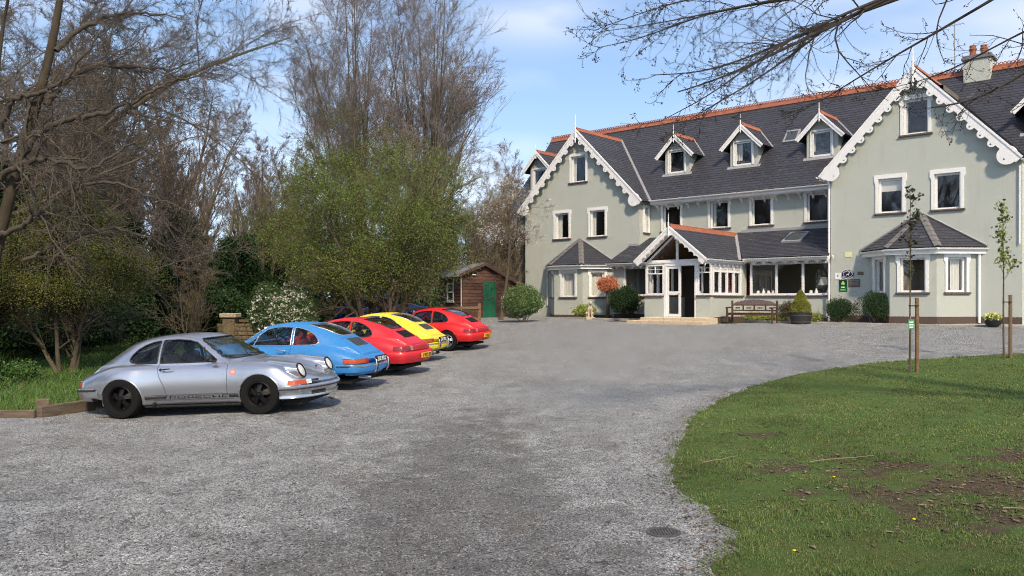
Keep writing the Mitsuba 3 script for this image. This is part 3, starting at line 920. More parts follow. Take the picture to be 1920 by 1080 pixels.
# --- rooflights
def rooflight(s, v, h, slope, w, L, label):
    k = holder('rooflight')
    labels[k] = {'label': label}
    c = math.hypot(1, slope)
    M = HM @ fr((s, v, h), (1, 0, 0), (0, 1 / c, slope / c), (0, -slope / c, 1 / c))
    put(k + '__frame', moved(extr(rect(0, 0, w, L).difference(rect(0.07, 0.09, w - 0.07, L - 0.09)), 0.10), M), 'lead')
    put(k + '__pane', moved(trimesh.Trimesh([(0.07, 0.09, 0.075), (w - 0.07, 0.09, 0.075), (w - 0.07, L - 0.09, 0.075), (0.07, L - 0.09, 0.075)], [[0, 1, 2], [0, 2, 3]], process=False), M), 'skyglass')


scene['skyglass'] = {'type': 'twosided', 'bsdf': {'type': 'roughplastic', 'diffuse_reflectance': rgb(0.06, 0.07, 0.08), 'alpha': 0.03}}
rooflight(-3.82, 4.47, 8.47, SL, 0.68, 0.85, 'small rooflight between the middle and right dormers')
rooflight(-2.52, 1.22, 3.41, 0.444, 0.85, 1.2, 'rooflight in the low roof to the right of the porch')

# --- canted bays
def bay(c, v, hw, W, d, h0, he, ha, base, labs, curtains):
    pts = [(c - W, v), (c - hw, v - d), (c + hw, v - d), (c + W, v)]
    for i in range(3):
        p, q = np.array(pts[i]), np.array(pts[i + 1])
        L = np.linalg.norm(q - p)
        F = wf(p[0], p[1], math.atan2(q[1] - p[1], q[0] - p[0]))
        ww = 1.20 if i == 1 else 1.02
        x0 = (L - ww) / 2 + (0.0 if i == 1 else 0.0)
        win = (x0, 1.18 + h0, x0 + ww, 2.62 + h0)
        wall(rect(0, base, L, he).difference(opening(*win, m=0.15)), F, 0.24)
        window(F, *win, m=0.15, curtain=[(x0 + 0.15 + a * (ww - 0.3), x0 + 0.15 + b * (ww - 0.3)) for a, b in curtains[i]], label=labs[i])
        wall(rect(-0.02, base, L + 0.02, base + 0.62), wf(p[0] + 0.0, p[1] - 0.0, math.atan2(q[1] - p[1], q[0] - p[0])) @ tr(0, 0, -0.022), 0.02, 'plinth', 'plinth')
    ov = 0.26
    k_ = (1 + math.sqrt(2)) if False else 1.0
    e = [(c - W - ov * 1.35, v), (c - hw - ov * 0.45, v - d - ov), (c + hw + ov * 0.45, v - d - ov), (c + W + ov * 1.35, v)]
    ap = (c, v, ha)
    for i in range(3):
        slates([(*e[i], he + 0.12), (*e[i + 1], he + 0.12), ap], 'b', seed=int(200 + c + i), parent_name='bay_roof', exposure=0.17, width=0.21)
        p, q = np.array([*e[i], he + 0.07]), np.array([*e[i + 1], he + 0.07])
        d_ = (q - p) / np.linalg.norm(q - p)
        inw = np.array([-d_[1], d_[0], 0])
        gutter(p - inw * 0.05, q - inw * 0.05, 0.06, inward=inw, fascia=0.0)
        hpart('fascia', moved(box(0, np.linalg.norm(q - p), 0.0, 0.10, -0.20, 0.03), fr(p + inw * 0.03, d_, inw, (0, 0, 1))), 'white')
        hpart('soffit', moved(box(0.05, np.linalg.norm(q - p) - 0.05, 0.1, ov + 0.05, -0.16, -0.13), fr(p, d_, inw, (0, 0, 1))), 'white')
    for i, j in enumerate((1, 2)):
        a, b = np.array([*e[j], he + 0.15]), np.array(ap) + (0, 0, 0.03)
        L = np.linalg.norm(b - a)
        d_ = (b - a) / L
        y_ = np.cross([0, 0, 1.0], d_); y_ /= np.linalg.norm(y_)
        n = 7
        for t in range(n):
            m = cat([box(L * t / n + 0.004, L * (t + 1) / n - 0.004, 0.0, 0.14, -0.005, 0.03), box(L * t / n + 0.004, L * (t + 1) / n - 0.004, -0.14, 0.0, -0.005, 0.03)])
            vv = np.array(m.vertices)
            vv[:, 2] -= np.abs(vv[:, 1]) * 0.35
            vv[:, 2] += 0.02 * (1 - (vv[:, 0] - L * t / n) / (L / n))
            m.vertices = vv
            m.apply_transform(fr(a, d_, y_, np.cross(d_, y_)))
            hpart('hip_tile', m, 'hip_grey')
    # flashing against the wall
    for j in (0, 3):
        a, b = np.array([*e[j], he + 0.17]), np.array(ap) + (0, 0, 0.05)
        hpart('flashing', tube([a - (0, 0.04, 0), b - (0, 0.04, 0)], 0.045, 4), 'lead')
    return e


mat('hip_grey', (0.16, 0.155, 0.155), 0.85)
bay(3.55, 0.0, 0.82, 1.9, 1.1, 0.0, 2.72, 4.22, -0.35, ['side window of the right bay', 'dark front window of the right bay', 'right bay window with a cream curtain'], [[], [], [(0.35, 0.85)]])
pipe([(5.62, -0.08, 2.72), (5.55, -0.06, 2.55), (5.55, -0.06, 0.05)], 0.05)
bay(-14.05, 1.9, 0.95, 2.05, 1.1, -0.1, 2.66, 4.22, -0.5, ['side window of the left bay', 'front window of the left bay with drawn curtains', 'left bay window beside the orange shrub'], [[], [(0.0, 1.0)], [(0.0, 1.0)]])
pipe([(-16.4, 1.83, 2.72), (-16.3, 1.84, 2.55), (-16.3, 1.84, 0.6)], 0.045)
wall(rect(0.11, -0.4, 1.7, 0.27), Fr @ tr(0, 0, -0.022), 0.02, 'plinth', 'plinth')
wall(rect(5.4, -0.4, 6.9, 0.27), Fr @ tr(0, 0, -0.022), 0.02, 'plinth', 'plinth')

# --- chimney
k = holder('chimney')
put(k, moved(cat([box(3.66, 4.70, 6.15, 7.1, 9.8, 11.40)]), HM), 'wall_mat')
put(k + '__cap', moved(cat([bbox(3.58, 4.78, 6.07, 7.18, 11.40, 11.53, 0.02), bbox(3.62, 4.74, 6.11, 7.14, 11.53, 11.61, 0.02)]), HM), 'hip_grey')
for s_, h_ in ((3.93, 0.52), (4.36, 0.46)):
    prof = [(0.0, 0), (0.17, 0), (0.17, 0.05), (0.14, 0.1), (0.13, h_ * 0.6), (0.16, h_ * 0.66), (0.16, h_ * 0.72), (0.13, h_ * 0.76), (0.14, h_), (0.11, h_), (0.105, h_ - 0.2), (0, h_ - 0.2)]
    put(free(k + '__pot'), moved(moved(lathe(prof, 16), tr(s_, 6.62, 11.61)), HM), 'terracotta', 40)
hpart('aerial', cat([tube([(3.2, 6.6, 10.6), (3.2, 6.6, 13.4)], 0.02, 6), tube([(2.8, 6.6, 13.2), (3.6, 6.6, 13.2)], 0.012, 5)] + [tube([(2.85 + 0.14 * i, 6.4, 13.2), (2.85 + 0.14 * i, 6.8, 13.2)], 0.008, 4) for i in range(6)]), 'lead')

# ---------------------------------------------------------------- the porch and the low sunroom roofs
PS0, PS1, PV, PSP = -6.95, -3.75, -3.0, -5.37
PH, PE, PHALF = 4.02, 2.62, 1.72
LE, LS = 2.75, 0.444
lh = lambda v: LE + LS * (v + 0.25)
vp = lambda h: (h - LE) / LS - 0.25
psl = (PH - PE) / PHALF
Fp = wf(0, PV)
# low walls
wall(rect(PS0, -0.4, -5.98, 1.03), Fp, 0.22)
wall(rect(-4.42, -0.4, PS1, 1.03), Fp, 0.22)
Fps = fr((PS1, PV + 0.222, 0), (0, 1, 0), (0, 0, 1), (-1, 0, 0))
wall(rect(0, -0.4, 2.92, 1.03).union(rect(2.72, -0.4, 3.12, 2.55)), Fps, 0.22)
wall(rect(0.02, -0.4, 2.92, 0.18), Fps @ tr(0, 0, -0.022), 0.02, 'plinth', 'plinth')
Fpl = fr((PS0, PV + 0.222, 0), (0, 1, 0), (0, 0, 1), (1, 0, 0))
wall(rect(0, -0.4, 2.92, 1.03), Fpl, 0.22)
wall(rect(0.0, -0.4, 2.92, 0.25), Fpl @ tr(0, 0, -0.022), 0.02, 'plinth', 'plinth')
Fs = wf(0, 0.15)
wall(rect(PS1, -0.4, 0.10, 1.03), Fs, 0.22)
wall(rect(PS1, -0.4, 0.10, 0.16), Fs @ tr(0, 0, -0.022), 0.02, 'plinth', 'plinth')
wall(rect(-10.7, -0.4, PS0, 1.03).union(rect(-10.7, 1.0, -10.15, 2.6)), Fs, 0.22)
wall(rect(-10.7, -0.4, PS0, 0.22), Fs @ tr(0, 0, -0.022), 0.02, 'plinth', 'plinth')
wall(rect(0, -0.4, 1.5, 2.75), fr((-10.7, 0.37, 0), (0, 1, 0), (0, 0, 1), (1, 0, 0)), 0.22)
# brown sills under the glazing
for F, a, b in ((Fp, PS0 - 0.03, -5.98), (Fp, -4.42, PS1 + 0.03), (Fps, -0.02, 2.76), (Fs, PS1 + 0.1, 0.10), (Fs, -10.2, PS0)):
    hpart('glazing_sill', moved(bbox(a, b, 1.03, 1.10, -0.09, 0.2, 0.015), F), 'sill_brown')


def glazing(F, x0, y0, x1, y1, lights, bar=0.07, grid=None, name='glazing', d0=0.05, small=None, label=None):
    """A run of lights between white posts; grid: height of the small upper panes' band."""
    k = holder(name)
    if label:
        labels[k] = {'label': label}
    P = lambda n, mesh, b, **kw: put(f'{k}__{n}', moved(moved(mesh, F), HM), b, **kw)
    full = rect(x0, y0, x1, y1)
    holes = []
    panes = []
    W = (x1 - x0 - bar) / lights
    for i in range(lights):
        a, b = x0 + bar + W * i, x0 + W * (i + 1)
        if grid:
            holes.append((a, y0 + bar, b, grid - 0.025))
            nx, ny = grid_n
            cw, chh = (b - a + 0.022) / nx, (y1 - bar - grid - 0.025 + 0.022) / ny
            for u in range(nx):
                for w in range(ny):
                    holes.append((a + cw * u, grid + 0.025 + chh * w, a + cw * (u + 1) - 0.022, grid + 0.025 + chh * (w + 1) - 0.022))
        else:
            holes.append((a, y0 + bar, b, y1 - bar))
    P('frame', moved(extr(full.difference(so.unary_union([rect(*h) for h in holes])), 0.09), tr(0, 0, d0)), 'white')
    for h in holes:
        if (h[2] - h[0]) * (h[3] - h[1]) < 0.05:
            continue
        P('pane', trimesh.Trimesh([(h[0], h[1], d0 + 0.045), (h[2], h[1], d0 + 0.045), (h[2], h[3], d0 + 0.045), (h[0], h[3], d0 + 0.045)], [[0, 1, 2], [0, 2, 3]], process=False), 'pane')
    return k


grid_n = (2, 2)
glazing(Fp, -6.93, 1.10, -5.98, 2.48, 1, 0.10, 2.05, label='side light left of the porch door')
glazing(Fp, -4.42, 1.10, -3.75, 2.48, 1, 0.08, 2.05, label='side light right of the porch door')
grid_n = (3, 2)
glazing(Fps, 0.08, 1.10, 2.72, 2.48, 4, 0.11, 2.10, label='row of four lights with small upper panes along the porch side')
glazing(Fs, -3.52, 1.10, 0.06, 2.52, 3, 0.09, label='three wide sunroom lights right of the porch')
glazing(Fs, -10.15, 1.10, PS0, 2.52, 2, 0.09, label='sunroom lights left of the porch behind the shrubs')
glazing(Fpl, 0.08, 1.10, 2.72, 2.48, 4, 0.11)
# door frame, the shut leaf and the open leaf
k = holder('porch_door')
D0 = PV
labels[k] = {'label': 'white glazed double door of the porch, its right leaf standing open'}
P = lambda n, mesh, b, F=Fp, **kw: put(free(f'{k}__{n}'), moved(moved(mesh, F), HM), b, **kw)
P('frame', moved(extr(rect(-5.98, 0.15, -4.42, 2.50).difference(rect(-5.88, 0.10, -4.52, 2.36)), 0.12), tr(0, 0, 0.03)), 'white')
leaf = rect(0, 0.17, 0.68, 2.35).difference(so.unary_union([rect(0.10, 0.30, 0.58, 1.12), rect(0.10, 1.27, 0.58, 2.24)]))
P('leaf', moved(extr(leaf, 0.05), tr(-5.875, 0, 0.06)), 'white')
for (b0, b1) in ((0.30, 1.12), (1.27, 2.24)):
    P('pane', trimesh.Trimesh([(-5.775, b0, 0.085), (-5.295, b0, 0.085), (-5.295, b1, 0.085), (-5.775, b1, 0.085)], [[0, 1, 2], [0, 2, 3]], process=False), 'pane')
P('handle', tube([(-5.235, 1.16, 0.045), (-5.235, 1.16, 0.02), (-5.33, 1.16, 0.02)], 0.012, 6), 'iron', smooth=True)
Fo = fr((-4.52, PV + 0.10, 0), (0, 1, 0), (0, 0, 1), (-1, 0, 0))
P('leaf', moved(extr(leaf, 0.05), tr(0.02, 0, 0.0)), 'white', F=Fo)
for (b0, b1) in ((0.30, 1.12), (1.27, 2.24)):
    P('pane', trimesh.Trimesh([(0.12, b0, 0.025), (0.60, b0, 0.025), (0.60, b1, 0.025), (0.12, b1, 0.025)], [[0, 1, 2], [0, 2, 3]], process=False), 'pane', F=Fo)
# gable glazing over the door: a post, raking frames, two panes
gp = sg.Polygon([(PS0 + 0.05, 2.56), (PS1 - 0.05, 2.56), (PSP, PH - 0.16)])
inner = gp.buffer(-0.075, join_style=2)
hpart('gable_frame', moved(extr(gp.difference(inner.difference(rect(PSP - 0.05, 2, PSP + 0.05, 5))), 0.08), Fp @ tr(0, 0, 0.06)), 'white')
hpart('door_beam', moved(bbox(PS0 - 0.02, PS1 + 0.02, 2.48, 2.56, 0.0, 0.16, 0.008), Fp), 'white')
for gq in inner.difference(rect(PSP - 0.05, 2, PSP + 0.05, 5)).geoms:
    c = np.array(gq.exterior.coords)[:-1]
    hpart('gable_pane', moved(trimesh.Trimesh(np.column_stack([c, c[:, 0] * 0 + 0.1]), [[0, i, i + 1] for i in range(1, len(c) - 1)], process=False), Fp), 'pane')
# dark boarded ceiling of the porch
mat('mahogany', proc(lambda p, n, uv: mix((0.055, 0.022, 0.014), (0.12, 0.05, 0.03), fbm(p.x * 5, p.y * 5, p.z * 22, 3))), 0.6)
for sgn in (-1, 1):
    n = 12
    for i in range(n):
        t0, t1 = i / n, (i + 0.93) / n
        a, b = PSP + sgn * 1.62 * t0, PSP + sgn * 1.62 * t1
        za, zb = PH - 0.14 - psl * 1.62 * t0, PH - 0.14 - psl * 1.62 * t1
        V = [(a, PV + 0.2, za), (b, PV + 0.2, zb), (b, 2.6, zb), (a, 2.6, za)]
        V = V + [(x, y, z + 0.02) for x, y, z in V]
        m = trimesh.convex.convex_hull(np.array(V))
        hpart('ceiling_board', m, 'mahogany')
    hpart('ceiling_lining', trimesh.Trimesh([(PSP, PV - 0.5, PH - 0.075), (PSP + sgn * 1.68, PV - 0.5, PH - 0.075 - psl * 1.68), (PSP + sgn * 1.68, 2.8, PH - 0.075 - psl * 1.68), (PSP, 2.8, PH - 0.075)], [[0, 1, 2], [0, 2, 3]], process=False), 'mahogany')
    # white soffit of the projecting verge
    V = [(PSP, -3.52, PH - 0.12), (PSP + sgn * 1.66, -3.52, PH - 0.12 - psl * 1.66), (PSP + sgn * 1.66, PV - 0.01, PH - 0.12 - psl * 1.66), (PSP, PV - 0.01, PH - 0.12)]
    V = V + [(x, y, z + 0.02) for x, y, z in V]
    hpart('verge_soffit', trimesh.convex.convex_hull(np.array(V)), 'white')
# roofs
e1 = PSP + PHALF
slates([(PSP, -3.55, PH), (PSP, vp(PH), PH), (e1, vp(PE), PE), (e1, -3.55, PE)], 'p', seed=31, parent_name='porch_roof')
e0 = PSP - PHALF
slates([(PSP, -3.55, PH), (PSP, vp(PH), PH), (e0, vp(PE), PE), (e0, -3.55, PE)], 'p', seed=32, parent_name='porch_roof')
ridge((PSP, -3.55, PH + 0.04), (PSP, vp(PH) + 0.1, PH + 0.04), 'plain', f'{HOUSE}__porch_roof')
slates([(e1, -0.27, lh(-0.27)), (0.09, -0.27, lh(-0.27)), (0.09, 2.89, lh(2.89)), (PSP, 2.89, lh(2.89)), (PSP, vp(PH), PH)], 'lr', seed=33, parent_name='sunroom_roof')
slates([(-10.85, -0.27, lh(-0.27)), (e0, -0.27, lh(-0.27)), (PSP, vp(PH), PH), (PSP, 2.89, lh(2.89)), (-10.3, 2.89, lh(2.89)), (-10.3, 1.89, lh(1.89)), (-10.85, 1.89, lh(1.89))], 'll', seed=34, parent_name='sunroom_roof')
hpart('flashing', box(PSP + 0.2, 0.09, 2.80, 2.899, lh(2.85) - 0.02, lh(2.9) + 0.10), 'lead')
hpart('flashing', box(-10.9, -10.31, 1.80, 1.899, lh(1.85) - 0.02, lh(1.9) + 0.10), 'lead')
for a, b in (((PSP, vp(PH), PH), (e1, vp(PE), PE)),):
    a, b = np.array(a), np.array(b)
    d = (b - a) / np.linalg.norm(b - a)
    n_ = np.array([0.35, -0.3, 1.0]); n_ -= d * (n_ @ d); n_ /= np.linalg.norm(n_)
    m = box(0, np.linalg.norm(b - a), -0.07, 0.07, 0.02, 0.05)
    m.apply_transform(fr(a, d, np.cross(n_, d), n_))
    hpart('valley_flashing', m, 'lead')
barge(PSP, PH + 0.01, PHALF + 0.03, PH - PE + 0.03, -3.61, 'wave', width=0.30)
finial(PSP, -3.66, PH - 0.05, 0.62, 0.42, 0.035)


def valance(F, x0, x1, y, n, depth=0.14, top=0.10, r=None):
    """Scalloped board hanging under a gutter."""
    w = (x1 - x0) / n
    p = rect(x0, y - depth, x1, y + top)
    cut = [sa.translate(sa.scale(sg.Point(0, 0).buffer(1, 12), w * 0.46, depth * 0.85), x0 + w * (i + 0.5), y - depth) for i in range(n)]
    cut += [sg.Point(x0 + w * i, y - depth * 0.45).buffer(0.014, 3) for i in range(1, n)]
    hpart('valance', moved(extr(p.difference(so.unary_union(cut)), 0.03), F), 'white')


Fv = fr((e1 - 0.07, 0, 0), (0, 1, 0), (0, 0, 1), (-1, 0, 0))
gutter((e1 + 0.06, -0.2, PE - 0.03), (e1 + 0.06, -3.55, PE - 0.03), 0.06, inward=(-1, 0, 0), fascia=0.12)
valance(Fv, -3.5, -0.2, PE - 0.16, 8)
Fv2 = wf(0, -0.16)
gutter((e1 + 0.05, -0.34, lh(-0.27) - 0.04), (0.10, -0.34, lh(-0.27) - 0.04), 0.06, fascia=0.12)
valance(Fv2, e1 + 0.0, 0.08, lh(-0.27) - 0.18, 8)
gutter((-10.85, -0.34, lh(-0.27) - 0.04), (e0 - 0.05, -0.34, lh(-0.27) - 0.04), 0.06, fascia=0.12)
valance(Fv2, -10.8, e0, lh(-0.27) - 0.18, 8)
hpart('bracket', moved(extr(sg.Polygon([(0, 0), (0.28, 0), (0.2, -0.1), (0.08, -0.2), (0.04, -0.34), (0, -0.36)]).difference(sg.Point(0.09, -0.08).buffer(0.03)), 0.05), fr((-10.75, 0.15, 2.62), (0, -1, 0), (0, 0, 1), (1, 0, 0))), 'white')
# inside the porch and sunrooms: floor, back wall, red hanging, furniture
mat('floor_tile', (0.16, 0.10, 0.075), 0.5)
hpart('floor', box(-10.6, 0.08, 0.40, 2.88, 0.02, 0.14), 'floor_tile')
hpart('floor', box(PS0 + 0.23, PS1 - 0.23, PV + 0.05, 0.398, 0.02, 0.14), 'floor_tile')
inner = rect(-10.2, 0.14, 0.0, 2.6).difference(rect(-6.1, 0.14, -4.6, 2.3))
hpart('back_wall', moved(extr(inner, 0.04), wf(0, 2.80)), 'room')
hpart('ceiling', trimesh.Trimesh([(-10.6, 0.2, lh(0.2) - 0.12), (PSP - 1.3, 0.2, lh(0.2) - 0.12), (PSP - 1.3, 2.8, lh(2.8) - 0.12), (-10.6, 2.8, lh(2.8) - 0.12), (PSP + 1.3, 0.2, lh(0.2) - 0.12), (0.05, 0.2, lh(0.2) - 0.12), (0.05, 2.8, lh(2.8) - 0.12), (PSP + 1.3, 2.8, lh(2.8) - 0.12)], [[0, 1, 2], [0, 2, 3], [4, 5, 6], [4, 6, 7]], process=False), 'room')
hall = box(-6.6, -4.1, 2.9, 7.5, 0.1, 2.5)
hall.update_faces(hall.triangles_center[:, 1] > 2.95)
hpart('hallway', hall, 'room_red')


def drape(p, q, h0, h1, bsdf, name='curtain'):
    p, q = np.array(p, float), np.array(q, float)
    L = np.linalg.norm(q - p)
    n = int(L * 60)
    t = np.linspace(0, 1, n)
    d = (q - p) / L
    nn = np.array([-d[1], d[0]])
    b = p + np.outer(t, q - p) + np.outer(0.03 * np.sin(t * L * 42), nn)
    V = np.vstack([np.column_stack([b, b[:, 0] * 0 + h0]), np.column_stack([b, b[:, 0] * 0 + h1])])
    Q = np.array([[i, i + 1, n + i + 1, n + i] for i in range(n - 1)])
    return hpart(name, trimesh.Trimesh(V, np.vstack([Q[:, :3], Q[:, [0, 2, 3]]]), process=False), bsdf, True)


mat('red_cloth', (0.22, 0.015, 0.03), 0.9)
drape((-4.05, -0.75), (-4.05, -0.35), 0.2, 2.4, 'red_cloth')
drape((-5.0, 2.7), (-4.6, 2.7), 0.2, 2.3, 'red_cloth')

# things standing on the sunroom sill
def ornament(F, x, z, prof, col, lab, cat_, sc=1.0):
    k = thing('sill_ornament', lab, cat_, 'ornaments on the window ledge')
    m = moved(lathe(prof, 14), tr(0, 0, 0))
    m.apply_scale(sc)
    p = (HM @ F @ np.array([x, 1.17, z, 1]))[:3]
    m.apply_translation(p)
    put(k + '__body', m, 'vcol', 40) if False else put(k, m, 'white', 40)
    return k


vase = [(0, 0), (0.05, 0), (0.075, 0.05), (0.07, 0.10), (0.03, 0.15), (0.028, 0.19), (0.04, 0.22), (0.03, 0.22), (0.02, 0.19), (0, 0.19)]
jug = [(0, 0), (0.06, 0), (0.075, 0.06), (0.055, 0.11), (0.06, 0.14), (0.05, 0.14), (0, 0.12)]
for x, pr, lab in ((-3.2, jug, 'white jug at the left end of the sunroom ledge'), (-2.95, vase, 'white vase second from the left on the sunroom ledge'), (-2.72, jug, 'white jug near the first sunroom post'), (-2.5, jug, 'white jug just left of the first sunroom post'),
                   (-0.85, jug, 'white jug in the right sunroom light, left of the lamp'), (-0.62, vase, 'white vase in front of the lamp'), (-0.12, vase, 'white vase at the right end of the sunroom ledge')):
    ornament(Fs, x, 0.19, pr, None, lab, 'ornament')
k = thing('table_lamp', 'lamp with a cream shade on the ledge inside the right sunroom window', 'lamp')
mat('shade_cloth', (0.66, 0.62, 0.50), 0.9)
p = (HM @ np.array([-0.38, 0.62, 1.12, 1]))[:3]
put(k + '__base', moved(lathe([(0, 0), (0.1, 0), (0.1, 0.03), (0.03, 0.06), (0.07, 0.18), (0.02, 0.34), (0.02, 0.42), (0, 0.42)], 16), tr(*p)), 'vcol', True, color=None) if False else put(k + '__base', moved(lathe([(0, 0), (0.1, 0), (0.1, 0.03), (0.03, 0.06), (0.07, 0.18), (0.02, 0.34), (0.02, 0.42), (0, 0.42)], 16), tr(*p)), 'sill_brown', 40)
put(k + '__shade', moved(lathe([(0.26, 0.40), (0.14, 0.74), (0.135, 0.74), (0.255, 0.40)], 24), tr(*p)), 'shade_cloth', 40)
k = thing('side_table', 'small dark table under the lamp in the sunroom', 'table')
put(k + '__top', moved(moved(bbox(-0.75, 0.0, 0.42, 0.85, 1.08, 1.12), np.eye(4)), HM), 'mahogany')
for x, y in ((-0.70, 0.46), (-0.05, 0.46), (-0.70, 0.81), (-0.05, 0.81)):
    put(k + '__leg', moved(box(x - 0.02, x + 0.02, y - 0.02, y + 0.02, 0.14, 1.08), HM), 'mahogany')
k = thing('hall_chair', 'dark armchair standing inside the open porch door', 'chair')
for nm, b_ in (('seat', bbox(-4.75, -4.2, -0.6, 0.0, 0.45, 0.56, 0.03)), ('backrest', bbox(-4.75, -4.2, -0.02, 0.10, 0.56, 1.0, 0.03)), ('arm', bbox(-4.80, -4.72, -0.6, 0.0, 0.56, 0.75, 0.02)), ('arm', bbox(-4.23, -4.15, -0.6, 0.0, 0.56, 0.75, 0.02))):
    put(k + '__' + nm, moved(b_, HM), 'mahogany')
for x, y in ((-4.72, -0.56), (-4.23, -0.56), (-4.72, 0.04), (-4.23, 0.04)):
    put(k + '__leg', moved(box(x - 0.025, x + 0.025, y - 0.025, y + 0.025, 0.14, 0.45), HM), 'mahogany')

# --- steps of pale stone blocks before the porch
k = thing('porch_steps', 'two low pale sandstone steps in front of the porch door', 'steps')
def blocks(s0, s1, v0, v1, h0, h1, n, seed):
    r = rng(seed)
    cuts = np.linspace(s0, s1, n + 1)
    cuts[1:-1] += r.uniform(-0.05, 0.05, n - 1)
    for a, b in zip(cuts[:-1], cuts[1:]):
        e = r.uniform(0, 0.008, 3)
        put(k + '__block', moved(bbox(a + 0.005, b - 0.005, v0 + e[0], v1, h0, h1 - e[1], 0.012), HM), 'stone_pale')
blocks(-6.55, -3.42, -4.0, -3.005, -0.3, 0.165, 8, 1)
blocks(-7.05, -3.42, -4.30, -4.005, -0.35, 0.035, 10, 2)
blocks(-7.05, -6.56, -4.0, -3.3, -0.35, 0.035, 2, 4)

# --- plaques and signs on the right gable wall
def sign(key, s0, h0, s1, h1, bsdf, lab, cat_, t=0.025, shape=None):
    k = thing(key, lab, cat_)
    poly = shape or rect(s0, h0, s1, h1)
    put(k + '__board', moved(moved(extr(poly, t), Fr @ tr(0, 0, -t)), HM), bsdf)
    return k


def ontxt(k, txt, x, y, hgt, bsdf, z, bold=True, cx=True, part='lettering', F=None):
    m = meshkit.text_mesh(txt, hgt, 0.003, bold)
    b = m.bounds
    if cx:
        m.apply_translation((-(b[0, 0] + b[1, 0]) / 2, 0, 0))
    m.apply_transform(np.diag([1, 1, -1.0, 1]))
    M = HM @ (Fr if F is None else F) @ tr(x, y, z)
    m.apply_transform(M)
    put(f'{k}__{part}', m, bsdf)


mat('sign_navy', (0.012, 0.014, 0.05), 0.35)
mat('sign_green', (0.005, 0.10, 0.035), 0.4)
mat('sign_darkgreen', (0.006, 0.035, 0.018), 0.4)
mat('sign_lime', (0.35, 0.62, 0.12), 0.5)
mat('sign_bronze', (0.14, 0.11, 0.085), 0.5, metallic=0.3)
mat('sign_cream', (0.66, 0.68, 0.40), 0.6)
k = sign('alarm_plate', 0.67, 2.63, 0.95, 2.84, 'sign_cream', 'small cream plate high on the wall above the oval plaque', 'plate')
k = sign('star_plate', 0.27, 1.74, 0.52, 2.00, 'white', 'small square white plate left of the oval plaque', 'plate')
star = sg.Polygon([(0.395 + (0.05 if i % 2 == 0 else 0.02) * math.sin(i * PI / 5), 1.88 + (0.05 if i % 2 == 0 else 0.02) * math.cos(i * PI / 5)) for i in range(10)])
put(k + '__star', moved(moved(extr(star, 0.004), Fr @ tr(0, 0, -0.029)), HM), 'black')
el = sa.translate(sa.scale(sg.Point(0, 0).buffer(1, 24), 0.26, 0.20), 0.80, 1.94)
k = sign('oval_plaque', 0, 0, 0, 0, 'sign_navy', 'oval navy plaque with white rim lettering on the gable wall', 'plaque', shape=el)
rim = el.difference(sa.scale(el, 0.95, 0.94)).union(sa.scale(el, 0.70, 0.62).difference(sa.scale(el, 0.66, 0.57)))
put(k + '__rim', moved(moved(extr(rim, 0.004), Fr @ tr(0, 0, -0.029)), HM), 'white')
for i in range(9):
    for top in (1, -1):
        t = (i - 4) * 0.24
        x, y = 0.80 + 0.215 * math.sin(t), 1.94 + top * 0.158 * math.cos(t) - 0.012
        put(k + '__letter', moved(moved(extr(rect(-0.012, -0.014, 0.012, 0.016).difference(rect(-0.004, -0.006, 0.006, 0.008)), 0.003), Fr @ tr(x, y, -0.028)), HM), 'white')
deer = so.unary_union([rect(0.755, 1.915, 0.845, 1.955), rect(0.758, 1.86, 0.772, 1.92), rect(0.828, 1.86, 0.842, 1.92), sg.Polygon([(0.825, 1.95), (0.85, 1.95), (0.865, 2.0), (0.845, 2.0)]), rect(0.84, 1.99, 0.885, 2.015), sg.LineString([(0.855, 2.01), (0.845, 2.05)]).buffer(0.005)])
put(k + '__emblem', moved(moved(extr(deer, 0.004), Fr @ tr(0, 0, -0.029)), HM), 'white_dull')
k = sign('bronze_plate', 1.18, 1.90, 1.41, 2.03, 'sign_bronze', 'small dark bronze plate right of the oval plaque', 'plate')
k = sign('bronze_plaque', 0.82, 1.42, 1.28, 1.74, 'sign_bronze', 'square bronze plaque under the oval plaque', 'plaque')
for i in range(4):
    put(k + '__line', moved(moved(extr(rect(0.88, 1.50 + i * 0.055, 1.22, 1.512 + i * 0.055), 0.003), Fr @ tr(0, 0, -0.028)), HM), 'lead')
k = sign('shamrock_sign', 0.45, 1.24, 0.77, 1.72, 'sign_green', 'green sign with a lime shamrock on the gable wall', 'sign')
put(k + '__panel', moved(moved(extr(rect(0.46, 1.46, 0.76, 1.71), 0.003), Fr @ tr(0, 0, -0.028)), HM), 'sign_darkgreen')
sh = so.unary_union([sg.Point(0.575, 1.56).buffer(0.042), sg.Point(0.645, 1.56).buffer(0.042), sg.Point(0.61, 1.62).buffer(0.042), sg.Polygon([(0.60, 1.56), (0.62, 1.56), (0.635, 1.49), (0.62, 1.49)])])
put(k + '__shamrock', moved(moved(extr(sh, 0.004), Fr @ tr(0, 0, -0.032)), HM), 'sign_lime')
put(k + '__stripe', moved(moved(extr(rect(0.53, 1.39, 0.69, 1.42).union(rect(0.55, 1.44, 0.67, 1.452)), 0.003), Fr @ tr(0, 0, -0.028)), HM), 'white')
put(k + '__stripe', moved(moved(extr(rect(0.50, 1.29, 0.72, 1.325), 0.003), Fr @ tr(0, 0, -0.028)), HM), 'sign_lime')
k = thing('wall_lamp', 'small lamp bracket on the gable wall beside the downpipe', 'lamp')
p = np.array([0.26, 0, 2.72])
put(k + '__arm', moved(tube([p, p + (0, -0.12, 0.06), p + (0, -0.2, 0.02)], 0.012, 6), HM), 'lead')
